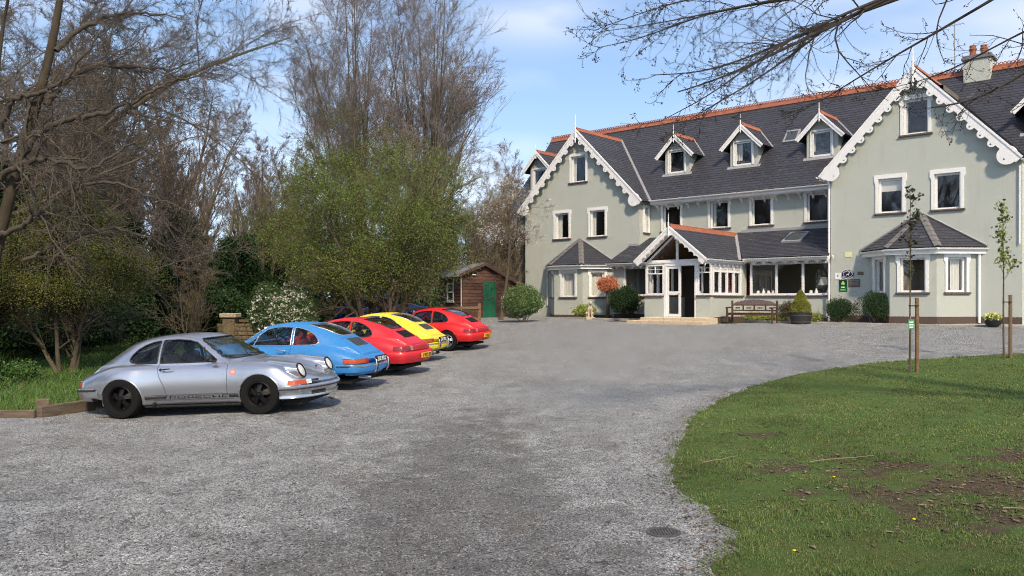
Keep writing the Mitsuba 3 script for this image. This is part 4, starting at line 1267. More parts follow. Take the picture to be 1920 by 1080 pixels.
put(k + '__lantern', moved(moved(lathe([(0, -0.12), (0.04, -0.12), (0.06, 0), (0.02, 0.04), (0, 0.05)], 10), tr(*(p + (0, -0.2, -0.02)))), HM), 'white_dull', 40)
# kerb and path strip before the right gable
k = thing('stone_kerb', 'low stone kerb edging the beds along the house', 'kerb')
r = rng(77)
def kerbrun(pts, n):
    pts = np.array(pts, float)
    seg = np.concatenate([[0], np.cumsum(np.linalg.norm(np.diff(pts, axis=0), axis=1))])
    for i in range(n):
        t0, t1 = seg[-1] * i / n, seg[-1] * (i + 1) / n - 0.008
        a = np.array([np.interp(t0, seg, pts[:, j]) for j in (0, 1)])
        b = np.array([np.interp(t1, seg, pts[:, j]) for j in (0, 1)])
        L = np.linalg.norm(b - a)
        M = HM @ fr((a[0], a[1], float(gz(*h2w(*a)))), ((b - a)[0] / L, (b - a)[1] / L, 0), (-(b - a)[1] / L, (b - a)[0] / L, 0), (0, 0, 1))
        put(k + '__stone', moved(bbox(0, L, -0.06, 0.06, -0.1, 0.075 + r.uniform(-0.006, 0.006), 0.015), M), 'kerb')
kerbrun([(-3.0, -1.2), (0.3, -1.7), (2.3, -1.9), (4.8, -1.95), (6.4, -1.5), (7.2, -0.8)], 22)
kerbrun([(-12.9, -0.9), (-11.5, -1.3), (-9.5, -1.4), (-7.5, -1.3)], 10)
soil = sg.Polygon([(-3.0, 0.3), (-3.0, -1.15), (0.3, -1.65), (2.3, -1.85), (4.8, -1.9), (6.4, -1.45), (7.2, -0.75), (7.2, 0.3)])
q = sheet(sg.Polygon([tuple(h2w(*c)) for c in soil.exterior.coords]), 0.4, lambda x, y: gz(x, y) + 0.035)
mat('path_mat', proc(lambda p, n, uv: mix((0.20, 0.19, 0.18), (0.34, 0.32, 0.29), fbm(p.x * 9, p.y * 9, 0, 4))), 0.9)
put('bed_soil', q, 'path_mat', True)
labels['bed_soil'] = {'label': 'pale path strip and bed at the foot of the right gable', 'category': 'path', 'kind': 'structure'}
soil2 = sg.Polygon([(-13.2, 1.2), (-12.9, -0.85), (-11.5, -1.25), (-9.5, -1.35), (-7.5, -1.25), (-7.2, 0.3)])
put('bed_soil_001', sheet(sg.Polygon([tuple(h2w(*c)) for c in soil2.exterior.coords]), 0.4, lambda x, y: gz(x, y) + 0.035), 'woodfloor_mat', True)
labels['bed_soil_001'] = {'label': 'dark planting bed left of the porch', 'category': 'bed', 'kind': 'structure'}

# ---------------------------------------------------------------- the rear-engined coupes
def _pc(xs, ys):
    o = np.argsort(xs)
    return PchipInterpolator(np.array(xs, float)[o], np.array(ys, float)[o])


XS = [2.02, 1.97, 1.88, 1.78, 1.68, 1.5, 1.3, 1.135, 0.95, 0.75, 0.5, 0.0, -0.5, -0.8, -1.0, -1.135, -1.4, -1.6, -1.8, -2.0, -2.1, -2.165, -2.19]
CROWN = _pc(XS, [.50, .545, .605, .665, .725, .795, .828, .838, .842, .845, .850, .856, .860, .862, .862, .862, .842, .808, .762, .708, .675, .640, .610])
CENT = _pc(XS, [.49, .525, .56, .59, .62, .675, .725, .76, .795, .83, .86, .87, .87, .87, .87, .87, .865, .83, .78, .72, .682, .645, .61])
BOT = _pc(XS, [.31, .29, .27, .255, .24, .225, .215, .21, .21, .21, .21, .21, .21, .21, .215, .23, .27, .31, .335, .35, .36, .365, .38])
HALF = {'slim': _pc(XS, [.70, .735, .765, .785, .798, .815, .825, .825, .812, .795, .785, .783, .788, .805, .825, .835, .832, .822, .805, .785, .77, .745, .72])}
HALF['wide'] = _pc(XS, [.72, .755, .79, .812, .828, .846, .856, .856, .838, .812, .795, .790, .800, .842, .890, .902, .888, .862, .835, .805, .785, .75, .72])
BOW = _pc([2.02, 1.8, 1.5, 1.1, -1.2, -1.6, -2.0, -2.19], [.36, .27, .12, 0, 0, -.05, -.15, -.20])

CX = [0.82, 0.70, 0.60, 0.45, 0.30, 0.15, 0.05, -0.1, -0.3, -0.5, -0.7, -0.9, -1.1, -1.3, -1.5, -1.7, -1.85, -2.0, -2.1]
CT = _pc(CX, [.83, .895, .955, 1.045, 1.13, 1.205, 1.243, 1.275, 1.297, 1.30, 1.285, 1.25, 1.195, 1.118, 1.022, .918, .838, .755, .69])
CWB = _pc(CX, [.60, .655, .67, .68, .688, .692, .694, .697, .70, .70, .695, .684, .664, .634, .594, .55, .51, .47, .44])
CWR = _pc(CX, [.54, .565, .56, .548, .535, .522, .517, .518, .524, .524, .514, .495, .468, .437, .405, .375, .355, .335, .32])


def _ring(ctrl, m):
    p = np.array(ctrl, float)
    t = np.concatenate([[0], np.cumsum(np.linalg.norm(np.diff(p, axis=0), axis=1))])
    tt = np.linspace(0, t[-1], m)
    return np.stack([PchipInterpolator(t, p[:, 0])(tt), PchipInterpolator(t, p[:, 1])(tt)], 1)


def _loft(stations):
    """stations: list of (x per point, y, z) half rings from bottom centre to top centre -> closed mesh."""
    rings = []
    for (x, y, z) in stations:
        full = np.vstack([np.column_stack([x, -y, z]), np.column_stack([x, y, z])[::-1][1:-1]])
        rings.append(full)
    R = np.array(rings)
    n, k = R.shape[:2]
    V = R.reshape(-1, 3)
    i, j = np.meshgrid(np.arange(n - 1), np.arange(k), indexing='ij')
    q = np.stack([i * k + j, i * k + (j + 1) % k, (i + 1) * k + (j + 1) % k, (i + 1) * k + j], -1).reshape(-1, 4)
    F = [q[:, [0, 1, 2]], q[:, [0, 2, 3]]]
    V = np.vstack([V, R[0].mean(0), R[-1].mean(0)])
    a = np.arange(k)
    F.append(np.stack([(a + 1) % k, a, a * 0 + n * k], 1))
    F.append(np.stack([(n - 1) * k + a, (n - 1) * k + (a + 1) % k, a * 0 + n * k + 1], 1))
    m = trimesh.Trimesh(V, np.vstack(F), process=False)
    if m.volume < 0:
        m.invert()
    return m


def lower_body(kind):
    st = []
    for x in np.concatenate([np.linspace(2.02, 1.6, 18), np.linspace(1.57, -1.5, 56), np.linspace(-1.53, -2.19, 20)]):
        W, zs, zc, zb = float(HALF[kind](x)), float(CROWN(x)), float(CENT(x)), float(BOT(x))
        zm = zb + (zs - zb) * 0.42
        yf = W * 0.80
        dip = min(zs, zc)
        c = [(0, zb), (W * .72, zb), (W * .93, zb + .02), (W * .965, zb + .09), (W * .985, zb + (zm - zb) * .6), (W, zm), (W * .992, zm + (zs - zm) * .32), (W * .965, zm + (zs - zm) * .62), (W * .915, zm + (zs - zm) * .86), (yf, zs),
             (W * .66, zs + (zc - zs) * .30 - .004), (W * .45, zs + (zc - zs) * .72), (W * .22, zc - .003), (0, zc)]
        r_ = _ring(c, 48)
        xs_ = x - float(BOW(x)) * (r_[:, 0] / 0.8) ** 2
        st.append((np.where(xs_ < -1.135, -1.135 + (xs_ + 1.135) * 0.87, xs_), r_[:, 0], r_[:, 1]))
    return _loft(st)


def cabin(shrink=0.0, n=64, bottom=0.6):
    st = []
    for x in np.linspace(0.80, -2.08, n):
        zt, wb, wr = float(CT(x)) - shrink, float(CWB(x)) - shrink, float(CWR(x)) - shrink
        zb = 0.845
        if zt < zb + 0.05:
            zb = zt - 0.05
        hgt = zt - zb
        c = [(0, bottom), (wb + .01, bottom), (wb + .012, zb - .08), (wb, zb)]
        for f in (0.25, 0.5, 0.70):
            c.append((wb + (wr - wb) * f * 1.03 + 0.018 * math.sin(PI * f) * min(1, hgt / .35), zb + hgt * f * 0.94))
        c += [(wr * .985, zb + hgt * .87), (wr * .93, zb + hgt * .94), (wr * .75, zb + hgt * .978), (wr * .4, zb + hgt * .996), (0, zt)]
        r_ = _ring(c, 40)
        b = 0.30 * np.clip((x - 0.0) / 0.7, 0, 1) * np.ones_like(r_[:, 0])
        tail = 0.0
        xs_ = x - b * r_[:, 0] ** 2
        st.append((np.where(xs_ < -1.135, -1.135 + (xs_ + 1.135) * 0.87, xs_), r_[:, 0], r_[:, 1]))
    return _loft(st)


def prism(poly, axis, a, b):
    """Polygon extruded along an axis: 'y' -> polygon in (x, z); 'x' -> polygon in (y, z); 'z' -> polygon in (x, y)."""
    m = extr(poly, b - a)
    if axis == 'y':
        m.apply_transform(fr((0, b, 0), (1, 0, 0), (0, 0, 1), (0, -1, 0)))
    elif axis == 'x':
        m.apply_transform(fr((a, 0, 0), (0, 1, 0), (0, 0, 1), (1, 0, 0)))
    else:
        m.apply_translation((0, 0, a))
    return m


def smoothpoly(pts, r=0.03):
    p = sg.Polygon(pts)
    return p.buffer(-r).buffer(2 * r, 6).buffer(-r, 6)


SIDE_F = smoothpoly([(.42, .866), (.02, 1.165), (-.12, 1.205), (-.30, 1.222), (-.535, 1.218), (-.545, .872)], .018)
SIDE_R = smoothpoly([(-.595, .875), (-.585, 1.214), (-.72, 1.195), (-.86, 1.15), (-.98, 1.085), (-1.07, 1.00), (-1.10, .935), (-1.06, .895), (-.95, .882)], .02)
SHIELD = smoothpoly([(-.605, .90), (.605, .90), (.575, 1.0), (.50, 1.18), (.455, 1.222), (-.455, 1.222), (-.50, 1.18), (-.575, 1.0)], .03)
BACK = smoothpoly([(-.80, -.41), (-.80, .41), (-1.0, .42), (-1.28, .365), (-1.39, .30), (-1.42, .20), (-1.42, -.20), (-1.39, -.30), (-1.28, -.365), (-1.0, -.42)], .03)
DOOR = smoothpoly([(.60, .33), (.60, .80), (.52, .89), (-.555, .89), (-.56, .80), (-.53, .68), (-.44, .50), (-.40, .33)], .03)
HOODP = smoothpoly([(.72, -.55), (.72, .55), (1.2, .52), (1.55, .44), (1.74, .36), (1.84, .2), (1.86, 0), (1.84, -.2), (1.74, -.36), (1.55, -.44), (1.2, -.52)], .04)
LID = smoothpoly([(-1.47, -.40), (-1.47, .40), (-1.80, .44), (-1.94, .44), (-1.94, -.44), (-1.80, -.44)], .03)
ARCH_F, ARCH_R = 1.135, -1.135
HL = (1.715, 0.575, 0.672)


class Skin:
    """Looks up the outer surface of a body mesh along an axis."""

    def __init__(self, meshes):
        self.m = cat(meshes)
        self.rm = trimesh.ray.ray_triangle.RayMeshIntersector(trimesh.Trimesh(self.m.vertices, self.m.faces, process=False))

    def side(self, x, z, sgn=-1):
        o = np.column_stack([x, np.full(len(x), 2.0 * sgn), z])
        return self._hit(o, np.tile([0, -sgn, 0.0], (len(x), 1)), 1, sgn)

    def top(self, x, y):
        o = np.column_stack([x, y, np.full(len(x), 3.0)])
        return self._hit(o, np.tile([0, 0, -1.0], (len(x), 1)), 2, 1)

    def end(self, y, z, sgn):
        o = np.column_stack([np.full(len(y), 4.0 * sgn), y, z])
        return self._hit(o, np.tile([-sgn, 0, 0.0], (len(y), 1)), 0, sgn)

    def _hit(self, o, d, ax, sgn):
        loc, idx, _ = self.rm.intersects_location(o, d, multiple_hits=True)
        out = np.full(len(o), np.nan)
        for p, i in zip(loc, idx):
            v = p[ax]
            if np.isnan(out[i]) or v * sgn > out[i] * sgn:
                out[i] = v
        bad = np.isnan(out)
        if bad.any() and not bad.all():
            out[bad] = np.interp(np.flatnonzero(bad), np.flatnonzero(~bad), out[~bad])
        return out


def car_shell(kind):
    low = lower_body(kind)
    M = man(low) + man(cabin())
    # headlamp tubes
    for sg_ in (-1, 1):
        a = m3.Manifold.sphere(0.118, 24).translate((HL[0] - 0.50, sg_ * (HL[1] + 0.01), HL[2] + 0.055))
        ax = np.array([math.cos(.42), 0, math.sin(.42)])
        disc = trimesh.creation.cylinder(0.121, 0.02, sections=32)
        disc.apply_transform(fr((HL[0] - 0.012, sg_ * HL[1], HL[2]), (0, 1, 0), np.cross(ax, (0, 1, 0)), ax))
        M = M + (a + man(disc)).hull()
    outer = tm(M)
    void = (man(cabin(0.035, 50, 0.38)) ^ man(box(-1.55, 0.52, -.9, .9, 0.42, 2))).as_original()
    vid = void.original_id()
    M = M - void
    for x in (ARCH_F, ARCH_R):
        rad = 0.338 if kind == 'slim' else 0.345
        for s in (-1, 1):
            c = trimesh.creation.cylinder(rad, 0.55, sections=48)
            c.apply_transform(fr((x, s * 0.78, 0.325), (1, 0, 0), (0, 0, 1), (0, -1, 0)))
            M = M - man(c)
    for s in (-1, 1):
        for P in (SIDE_F, SIDE_R):
            M = M - man(prism(P, 'y', 0.3, 1.2) if s > 0 else prism(P, 'y', -1.2, -0.3))
        ringd = DOOR.buffer(0.004).difference(DOOR.buffer(-0.004))
        ringd = ringd.intersection(sg.box(-2, 0, 2, 0.865))
        M = M - man(prism(ringd, 'y', 0.66, 1.2) if s > 0 else prism(ringd, 'y', -1.2, -0.66))
    M = M - man(prism(SHIELD, 'x', -0.1, 1.0))
    M = M - man(prism(BACK, 'z', 0.97, 2.0))
    M = M - man(prism(HOODP.buffer(0.004).difference(HOODP.buffer(-0.004)), 'z', 0.5, 1.0))
    M = M - man(prism(LID.buffer(0.004).difference(LID.buffer(-0.004)), 'z', 0.5, 1.1))
    mm = M.to_mesh()
    V, F = np.array(mm.vert_properties[:, :3]), np.array(mm.tri_verts)
    ri, ro = np.array(mm.run_index) // 3, np.array(mm.run_original_id)
    lining = np.zeros(len(F), bool)
    for i in range(len(ro)):
        lining[ri[i]:ri[i + 1]] |= ro[i] == vid
    out = [trimesh.Trimesh(V, F[~lining], process=False), trimesh.Trimesh(V, F[lining], process=False)]
    for o_ in out:
        o_.remove_unreferenced_vertices()
    return out[0], outer, out[1]


def glass_parts():
    g_ = cabin(0.010, 70)
    c = g_.triangles_center
    out = {}
    for nm, sel in (('side_window', lambda c: shapely.contains_xy(SIDE_F.buffer(.05), c[:, 0], c[:, 2]) & (np.abs(c[:, 1]) > .4)), ('quarter_window', lambda c: shapely.contains_xy(SIDE_R.buffer(.05), c[:, 0], c[:, 2]) & (np.abs(c[:, 1]) > .36)),
                    ('windscreen', lambda c: shapely.contains_xy(SHIELD.buffer(.05), c[:, 1], c[:, 2]) & (c[:, 0] > -.08)), ('rear_window', lambda c: shapely.contains_xy(BACK.buffer(.05), c[:, 0], c[:, 1]) & (c[:, 2] > .98))):
        s = sel(c)
        if nm in ('side_window', 'quarter_window'):
            for sd in (-1, 1):
                out[(nm, sd)] = trimesh.Trimesh(g_.vertices, g_.faces[s & (c[:, 1] * sd > 0)], process=False)
        else:
            out[(nm, 0)] = trimesh.Trimesh(g_.vertices, g_.faces[s], process=False)
    for m in out.values():
        m.remove_unreferenced_vertices()
    return out


def tyre(w, r):
    h = w / 2
    rm_ = r * 0.615
    return lathe([(rm_, -h * .80), (rm_ + .01, -h * .95), (rm_ + .05, -h * 1.0), (r * .93, -h * .97), (r * .98, -h * .82), (r, -h * .6), (r, h * .6), (r * .98, h * .82), (r * .93, h * .97), (rm_ + .05, h * 1.0), (rm_ + .01, h * .95), (rm_, h * .80)], 48)


def rim_meshes(w, r):
    """(barrel, five broad petal spokes) with the outside at +z."""
    h, R = w / 2, r * 0.625
    barrel = lathe([(R * .90, -h * .8), (R, -h * .8), (R, h * .86), (R * .955, h * .90), (R * .92, h * .84), (R * .90, h * .3), (R * .88, -h * .2)], 40)
    sp = []
    for i in range(5):
        a = i * 2 * PI / 5 + PI / 2
        pts = []
        for (rr_, wd) in ((.20, .17), (.38, .155), (.62, .21), (.84, .25), (.91, .24)):
            pts.append((rr_ * R, wd * R))
        poly = sg.Polygon([(x, y) for x, y in pts] + [(x, -y) for x, y in pts[::-1]]).buffer(-.006).buffer(.006)
        m = extr(poly, 0.04)
        v = np.array(m.vertices)
        rad = v[:, 0] / R
        v[:, 2] += h * .22 + 0.055 * np.clip(1 - rad, 0, 1) - 0.035 * (np.abs(v[:, 1]) / (.25 * R)) ** 2
        m.vertices = v
        m.apply_transform(rotz(a))
        sp.append(m)
    hub = lathe([(0, h * .30 + .085), (R * .13, h * .30 + .08), (R * .22, h * .22 + .055), (R * .30, h * .22 + .03), (R * .30, h * .1), (0, h * .1)], 24)
    back = lathe([(0, -h * .1), (R * .9, -h * .1), (R * .9, -h * .16), (0, -h * .16)], 24)
    return barrel, sp, hub, back


def plan_tail(y, off=0.0, nose=False):
    """Rear (or front) outline in plan at |y|, pushed out by off."""
    x = -2.048 + 0.174 * (y / 0.8) ** 2
    if nose:
        x = 2.0 - 0.36 * (y / 0.8) ** 2
    return x


def band(y0, y1, prof, nose=False, n=24, off=0.0, side=None):
    """Sweeps a profile [(out, z)] round the tail or nose from y0 to y1; beyond |y|=.72 it turns along the flank."""
    sgn = 1 if nose else -1
    ys = np.linspace(y0, y1, n)
    pts, nor = [], []
    hmax = 0.745
    for y in ys:
        if abs(y) <= hmax:
            x = plan_tail(y, nose=nose)
            slope = (-0.36 * 2 * y / .64) if nose else (0.174 * 2 * y / .64)
            t = np.array([slope, 1.0]); t /= np.linalg.norm(t)
            nrm = np.array([t[1], -t[0]]) * sgn
            pts.append((x, y)); nor.append(nrm)
        else:
            e = abs(y) - hmax
            ym = math.copysign(hmax, y)
            x = plan_tail(ym, nose=nose) - sgn * e * 0.95
            ye = math.copysign(hmax + 0.055 * (1 - math.exp(-e * 7)), y)
            k_ = 1 - math.exp(-e * 9)
            slope = (-0.36 * 2 * ym / .64) if nose else (0.174 * 2 * ym / .64)
            t = np.array([slope, 1.0]); t /= np.linalg.norm(t)
            n0 = np.array([t[1], -t[0]]) * sgn
            n1 = np.array([0, math.copysign(1, y)])
            nn = n0 * (1 - k_) + n1 * k_
            pts.append((x, ye)); nor.append(nn / np.linalg.norm(nn))
    P = np.array(pts); N = np.array(nor)
    K = len(prof)
    V = np.array([[(P[i, 0] + N[i, 0] * (o + off), P[i, 1] + N[i, 1] * (o + off), z) for (o, z) in prof] for i in range(len(P))]).reshape(-1, 3)
    i, j = np.meshgrid(np.arange(len(P) - 1), np.arange(K), indexing='ij')
    q = np.stack([i * K + j, i * K + (j + 1) % K, (i + 1) * K + (j + 1) % K, (i + 1) * K + j], -1).reshape(-1, 4)
    F = [q[:, [0, 1, 2]], q[:, [0, 2, 3]]]
    a = np.arange(1, K - 1)
    F.append(np.stack([a * 0, a + 1, a], 1)); F.append(np.stack([a * 0, a, a + 1], 1) + (len(P) - 1) * K)
    m = trimesh.Trimesh(V, np.vstack(F), process=False)
    if m.volume < 0:
        m.invert()
    return m


mat('lining_dark', (0.03, 0.029, 0.03), 0.85)
mat('tyre', (0.009, 0.009, 0.0095), 0.8, specular=0.2)
mat('rim_dark', (0.008, 0.008, 0.009), 0.45, specular=0.3)
mat('rim_silver', (0.5, 0.5, 0.52), 0.3, metallic=0.9)
mat('chrome', (0.85, 0.86, 0.87), 0.22, metallic=1.0)
mat('rubber', (0.02, 0.02, 0.021), 0.55)
mat('seat_black', (0.022, 0.021, 0.021), 0.7)
mat('seat_red', (0.30, 0.03, 0.03), 0.8)
mat('under_black', (0.012, 0.012, 0.012), 0.9)
mat('amber', (0.45, 0.07, 0.012), 0.25, clearcoat=0.6)
mat('tail_red', (0.36, 0.012, 0.016), 0.25, clearcoat=0.6)
mat('tail_dark', (0.22, 0.012, 0.02), 0.25, clearcoat=0.6)
mat('lens_clear', (0.62, 0.63, 0.62), 0.15, clearcoat=0.8)
mat('plate_yellow', (0.62, 0.36, 0.03), 0.5)
mat('plate_black', (0.015, 0.015, 0.016), 0.4)
mat('grille_grey', (0.10, 0.10, 0.105), 0.5)
mat('paint_silver', (0.60, 0.615, 0.65), 0.24, metallic=0.9, clearcoat=1.0, clearcoat_gloss=0.95)
mat('paint_blue', (0.035, 0.21, 0.53), 0.38, clearcoat=1.0, clearcoat_gloss=0.95, specular=0.4)
mat('paint_red', (0.58, 0.018, 0.03), 0.38, clearcoat=1.0, clearcoat_gloss=0.95, specular=0.4)
mat('paint_red2', (0.62, 0.014, 0.018), 0.38, clearcoat=1.0, clearcoat_gloss=0.95, specular=0.4)
mat('paint_yellow', (0.76, 0.60, 0.035), 0.38, clearcoat=1.0, clearcoat_gloss=0.95, specular=0.4)
mat('paint_navy', (0.012, 0.03, 0.16), 0.3, clearcoat=1.0, clearcoat_gloss=0.95, specular=0.5)
mat('sticker', (0.60, 0.16, 0.13), 0.6)

SHELL = {k: car_shell(k) for k in ('slim', 'wide')}
GLASS = glass_parts()
SKIN = {k: Skin([SHELL[k][1]]) for k in SHELL}
_src = {}


def car_piece(k, part, mesh_fn, src, bsdf, M, smooth=False):
    """One part of a car; alike parts of several cars share their mesh."""
    key = f'{k}__{part}'
    if src in _src:
        return again(key, _src[src], M, bsdf)
    kk = put(key, mesh_fn(), bsdf, smooth, M=M)
    _src[src] = kk
    return kk


def edge_tube(poly, skin, axis, r, lift=0.002, sgn=-1, half=None):
    c = np.array(poly.segmentize(0.04).exterior.coords)
    if axis == 'y':
        d = skin.side(c[:, 0], c[:, 1], sgn)
        p = np.column_stack([c[:, 0], d + sgn * lift, c[:, 1]])
    elif axis == 'x':
        d = skin.end(c[:, 0], c[:, 1], 1)
        p = np.column_stack([d + lift, c[:, 0], c[:, 1]])
    else:
        d = skin.top(c[:, 0], c[:, 1])
        p = np.column_stack([c[:, 0], c[:, 1], d + lift])
    return tube(p, r, 6)


def seat_mesh(y):
    a = bbox(-.42, .05, y - .22, y + .22, .36, .50, .05)
    b = bbox(-.12, .0, y - .22, y + .22, 0, .56, .05)
    b.apply_transform(fr((-.42, 0, .46), (math.cos(.25), 0, math.sin(.25)), (0, 1, 0), (-math.sin(.25), 0, math.cos(.25))))
    h = bbox(-.09, -.01, y - .12, y + .12, .56, .74, .04)
    h.apply_transform(fr((-.42, 0, .46), (math.cos(.25), 0, math.sin(.25)), (0, 1, 0), (-math.sin(.25), 0, math.cos(.25))))
    return cat([a, b, h])


def build_car(label, paint, x, y, heading, shell='slim', style='classic', rim='rim_silver', trim='chrome', seat='seat_black', plate=None, key='parked_coupe', group='sports coupes parked in a row', pitch=None):
    k = thing(key, label, 'car', group)
    c, s = math.cos(heading), math.sin(heading)
    zf, zr = float(gz(x + c * 1.135, y + s * 1.135)), float(gz(x - c * 1.135, y - s * 1.135))
    zl, zz_ = float(gz(x - s * .7, y + c * .7)), float(gz(x + s * .7, y - c * .7))
    px = (zf - zr) / 2.27
    py = (zl - zz_) / 1.4
    X = np.array([c, s, px]); X /= np.linalg.norm(X)
    Y = np.array([-s, c, py]); Y -= X * (X @ Y); Y /= np.linalg.norm(Y)
    low = 0.035 if shell == 'wide' else 0.0
    M = fr((x, y, (zf + zr) / 2 + 0.004 - low), X, Y, np.cross(X, Y))
    sk = SKIN[shell]
    A = lambda part, fn, src, bsdf, smooth=False, MM=None: car_piece(k, part, fn, src + ('@' + shell), bsdf, M if MM is None else M @ MM, smooth)
    A('body', lambda: SHELL[shell][0], 'body', paint, 38)
    A('cabin_lining', lambda: SHELL[shell][2], 'lining', 'lining_dark', 38)
    for (nm, sd), gm in GLASS.items():
        A(nm, lambda gm=gm: gm, f'glass{nm}{sd}', 'car_glass' if nm in ('side_window', 'quarter_window') else 'car_glass_front', True)
    tr_b = trim
    for sd in (-1, 1):
        A('window_trim', lambda: cat([edge_tube(SIDE_F, sk, 'y', .011, sgn=sd), edge_tube(SIDE_R, sk, 'y', .011, sgn=sd)]), f'trim{sd}', tr_b, True)
        A('quarter_post', lambda: tube(np.column_stack([np.linspace(.245, .15, 6), sk.side(np.linspace(.245, .15, 6), np.linspace(.872, 1.09, 6), sd) - sd * .002, np.linspace(.872, 1.09, 6)]), .009, 6), f'post{sd}', tr_b, True)
        A('rocker', lambda: bbox(-.80, .80, sd * .70, sd * .775, .185, .215, .01), f'rock{sd}', 'under_black')
        A('door_handle', lambda: cat([tube([(-.47, sd * .81, .775), (-.45, sd * .835, .78), (-.36, sd * .835, .785), (-.32, sd * .805, .785)], .011, 6), moved(trimesh.creation.icosphere(2, .022), tr(-.475, sd * .805, .775))]), f'handle{sd}', 'rubber' if style == 'silver' else 'chrome', True)
    A('windscreen_trim', lambda: edge_tube(SHIELD, sk, 'x', .012), 'trimw', 'rubber' if style != 'classic' else tr_b, True)
    A('rear_window_trim', lambda: edge_tube(BACK, sk, 'z', .014), 'trimb', tr_b, True)
    A('floor_pan', lambda: box(-1.75, 1.7, -.6, .6, .15, .22), 'floor', 'under_black')
    A('dashboard', lambda: bbox(.30, .55, -.62, .62, .66, .86, .04), 'dash', 'seat_black')
    A('steering_wheel', lambda: moved(trimesh.creation.torus(.19, .014), fr((.16, -.32, .84), (0, 1, 0), (.45, 0, .89), (.89, 0, -.45))), 'steer', 'seat_black', True)
    for yy in (-.33, .33):
        A('seat', lambda: seat_mesh(yy), f'seat{yy}', seat, 40)
    A('rear_bench', lambda: bbox(-1.0, -.85, -.5, .5, .45, .86, .05), 'bench', seat)
    # headlamps
    ax = np.array([math.cos(.42), 0, math.sin(.42)])
    for sd in (-1, 1):
        H = fr((HL[0], sd * HL[1], HL[2]), (0, sd * 1.0, 0), np.cross(ax, (0, sd * 1.0, 0)), ax)
        hk = A('headlight', lambda: lathe([(.098, .0), (.122, .0), (.125, .014), (.116, .026), (.100, .018)], 28), 'hlring', 'rubber' if style == 'silver' else ('chrome' if style == 'classic' else paint), 40, H)
        car_piece(hk, 'lens', lambda: lathe([(0, .036), (.045, .032), (.082, .020), (.106, .006), (.106, 0.0), (0, 0)], 28), 'hllens', 'lens_clear', M @ H, 40)
    # wheels
    wide = shell == 'wide'
    for nm, xx, w, r_ in (('f', ARCH_F, .215 if wide else .19, .312), ('r', ARCH_R, .275 if wide else .215, .316)):
        yo = (float(HALF[shell](xx)) - .012 - w / 2)
        for sd in (-1, 1):
            W = fr((xx, sd * yo, r_), (1, 0, 0), (0, 0, sd * 1.0), (0, sd * -1.0 * -1.0, 0)) if False else fr((xx, sd * yo, r_ + low), (sd * 1.0, 0, 0), (0, 0, 1.0), (0, -sd * -1.0, 0))
            W[:3, 0] = np.cross(W[:3, 1], W[:3, 2])
            wk = A('wheel', lambda: rim_meshes(w, r_)[0], f'barrel{nm}', rim, 40, W)
            car_piece(wk, 'tyre', lambda: tyre(w, r_), f'tyre{nm}{shell}', 'tyre', M @ W, 40)
            car_piece(wk, 'backing', lambda: rim_meshes(w, r_)[3], f'bk{nm}{shell}', 'under_black', M @ W)
            car_piece(wk, 'hub', lambda: rim_meshes(w, r_)[2], f'hub{nm}{shell}', rim, M @ W, 40)
            for i in range(5):
                car_piece(wk, 'spoke', lambda: rim_meshes(w, r_)[1][i], f'spoke{nm}{i}{shell}', rim, M @ W, 40)
            A('wheel_arch_lip', lambda: tube(np.column_stack([xx + .338 * np.cos(np.linspace(-.25, PI + .25, 24)), sk.side(xx + .338 * np.cos(np.linspace(-.25, PI + .25, 24)), np.maximum(.325 + .345 * np.sin(np.linspace(-.25, PI + .25, 24)), .23), sd) - sd * .006, .325 + .338 * np.sin(np.linspace(-.25, PI + .25, 24))]), .012, 6), f'lip{nm}{sd}', paint, True)
    # engine grille on the rear lid
    def grille():
        ms = []
        for i in range(9):
            xx = -1.535 - i * .024
            yy = np.linspace(-.25, .25, 6)
            ms.append(tube(np.column_stack([np.full(6, xx), yy, sk.top(np.full(6, xx), yy) + .012]), .009, 5, True))
        return cat(ms)
    def grille_bed():
        gx, gy = np.meshgrid(np.linspace(-1.515, -1.745, 6), np.linspace(-.27, .27, 7), indexing='ij')
        z = sk.top(gx.ravel(), gy.ravel()) + .007
        n, m_ = gx.shape
        q = np.array([[i * m_ + j, (i + 1) * m_ + j, (i + 1) * m_ + j + 1, i * m_ + j + 1] for i in range(n - 1) for j in range(m_ - 1)])
        return trimesh.Trimesh(np.column_stack([gx.ravel(), gy.ravel(), z]), np.vstack([q[:, :3], q[:, [0, 2, 3]]]), process=False)
    gk = A('engine_grille', grille_bed, 'gbed', 'grille_grey' if style == 'classic' else 'under_black', True)
    car_piece(gk, 'slats', grille, 'gslats' + shell, 'grille_grey' if style == 'classic' else 'rubber', M, True)
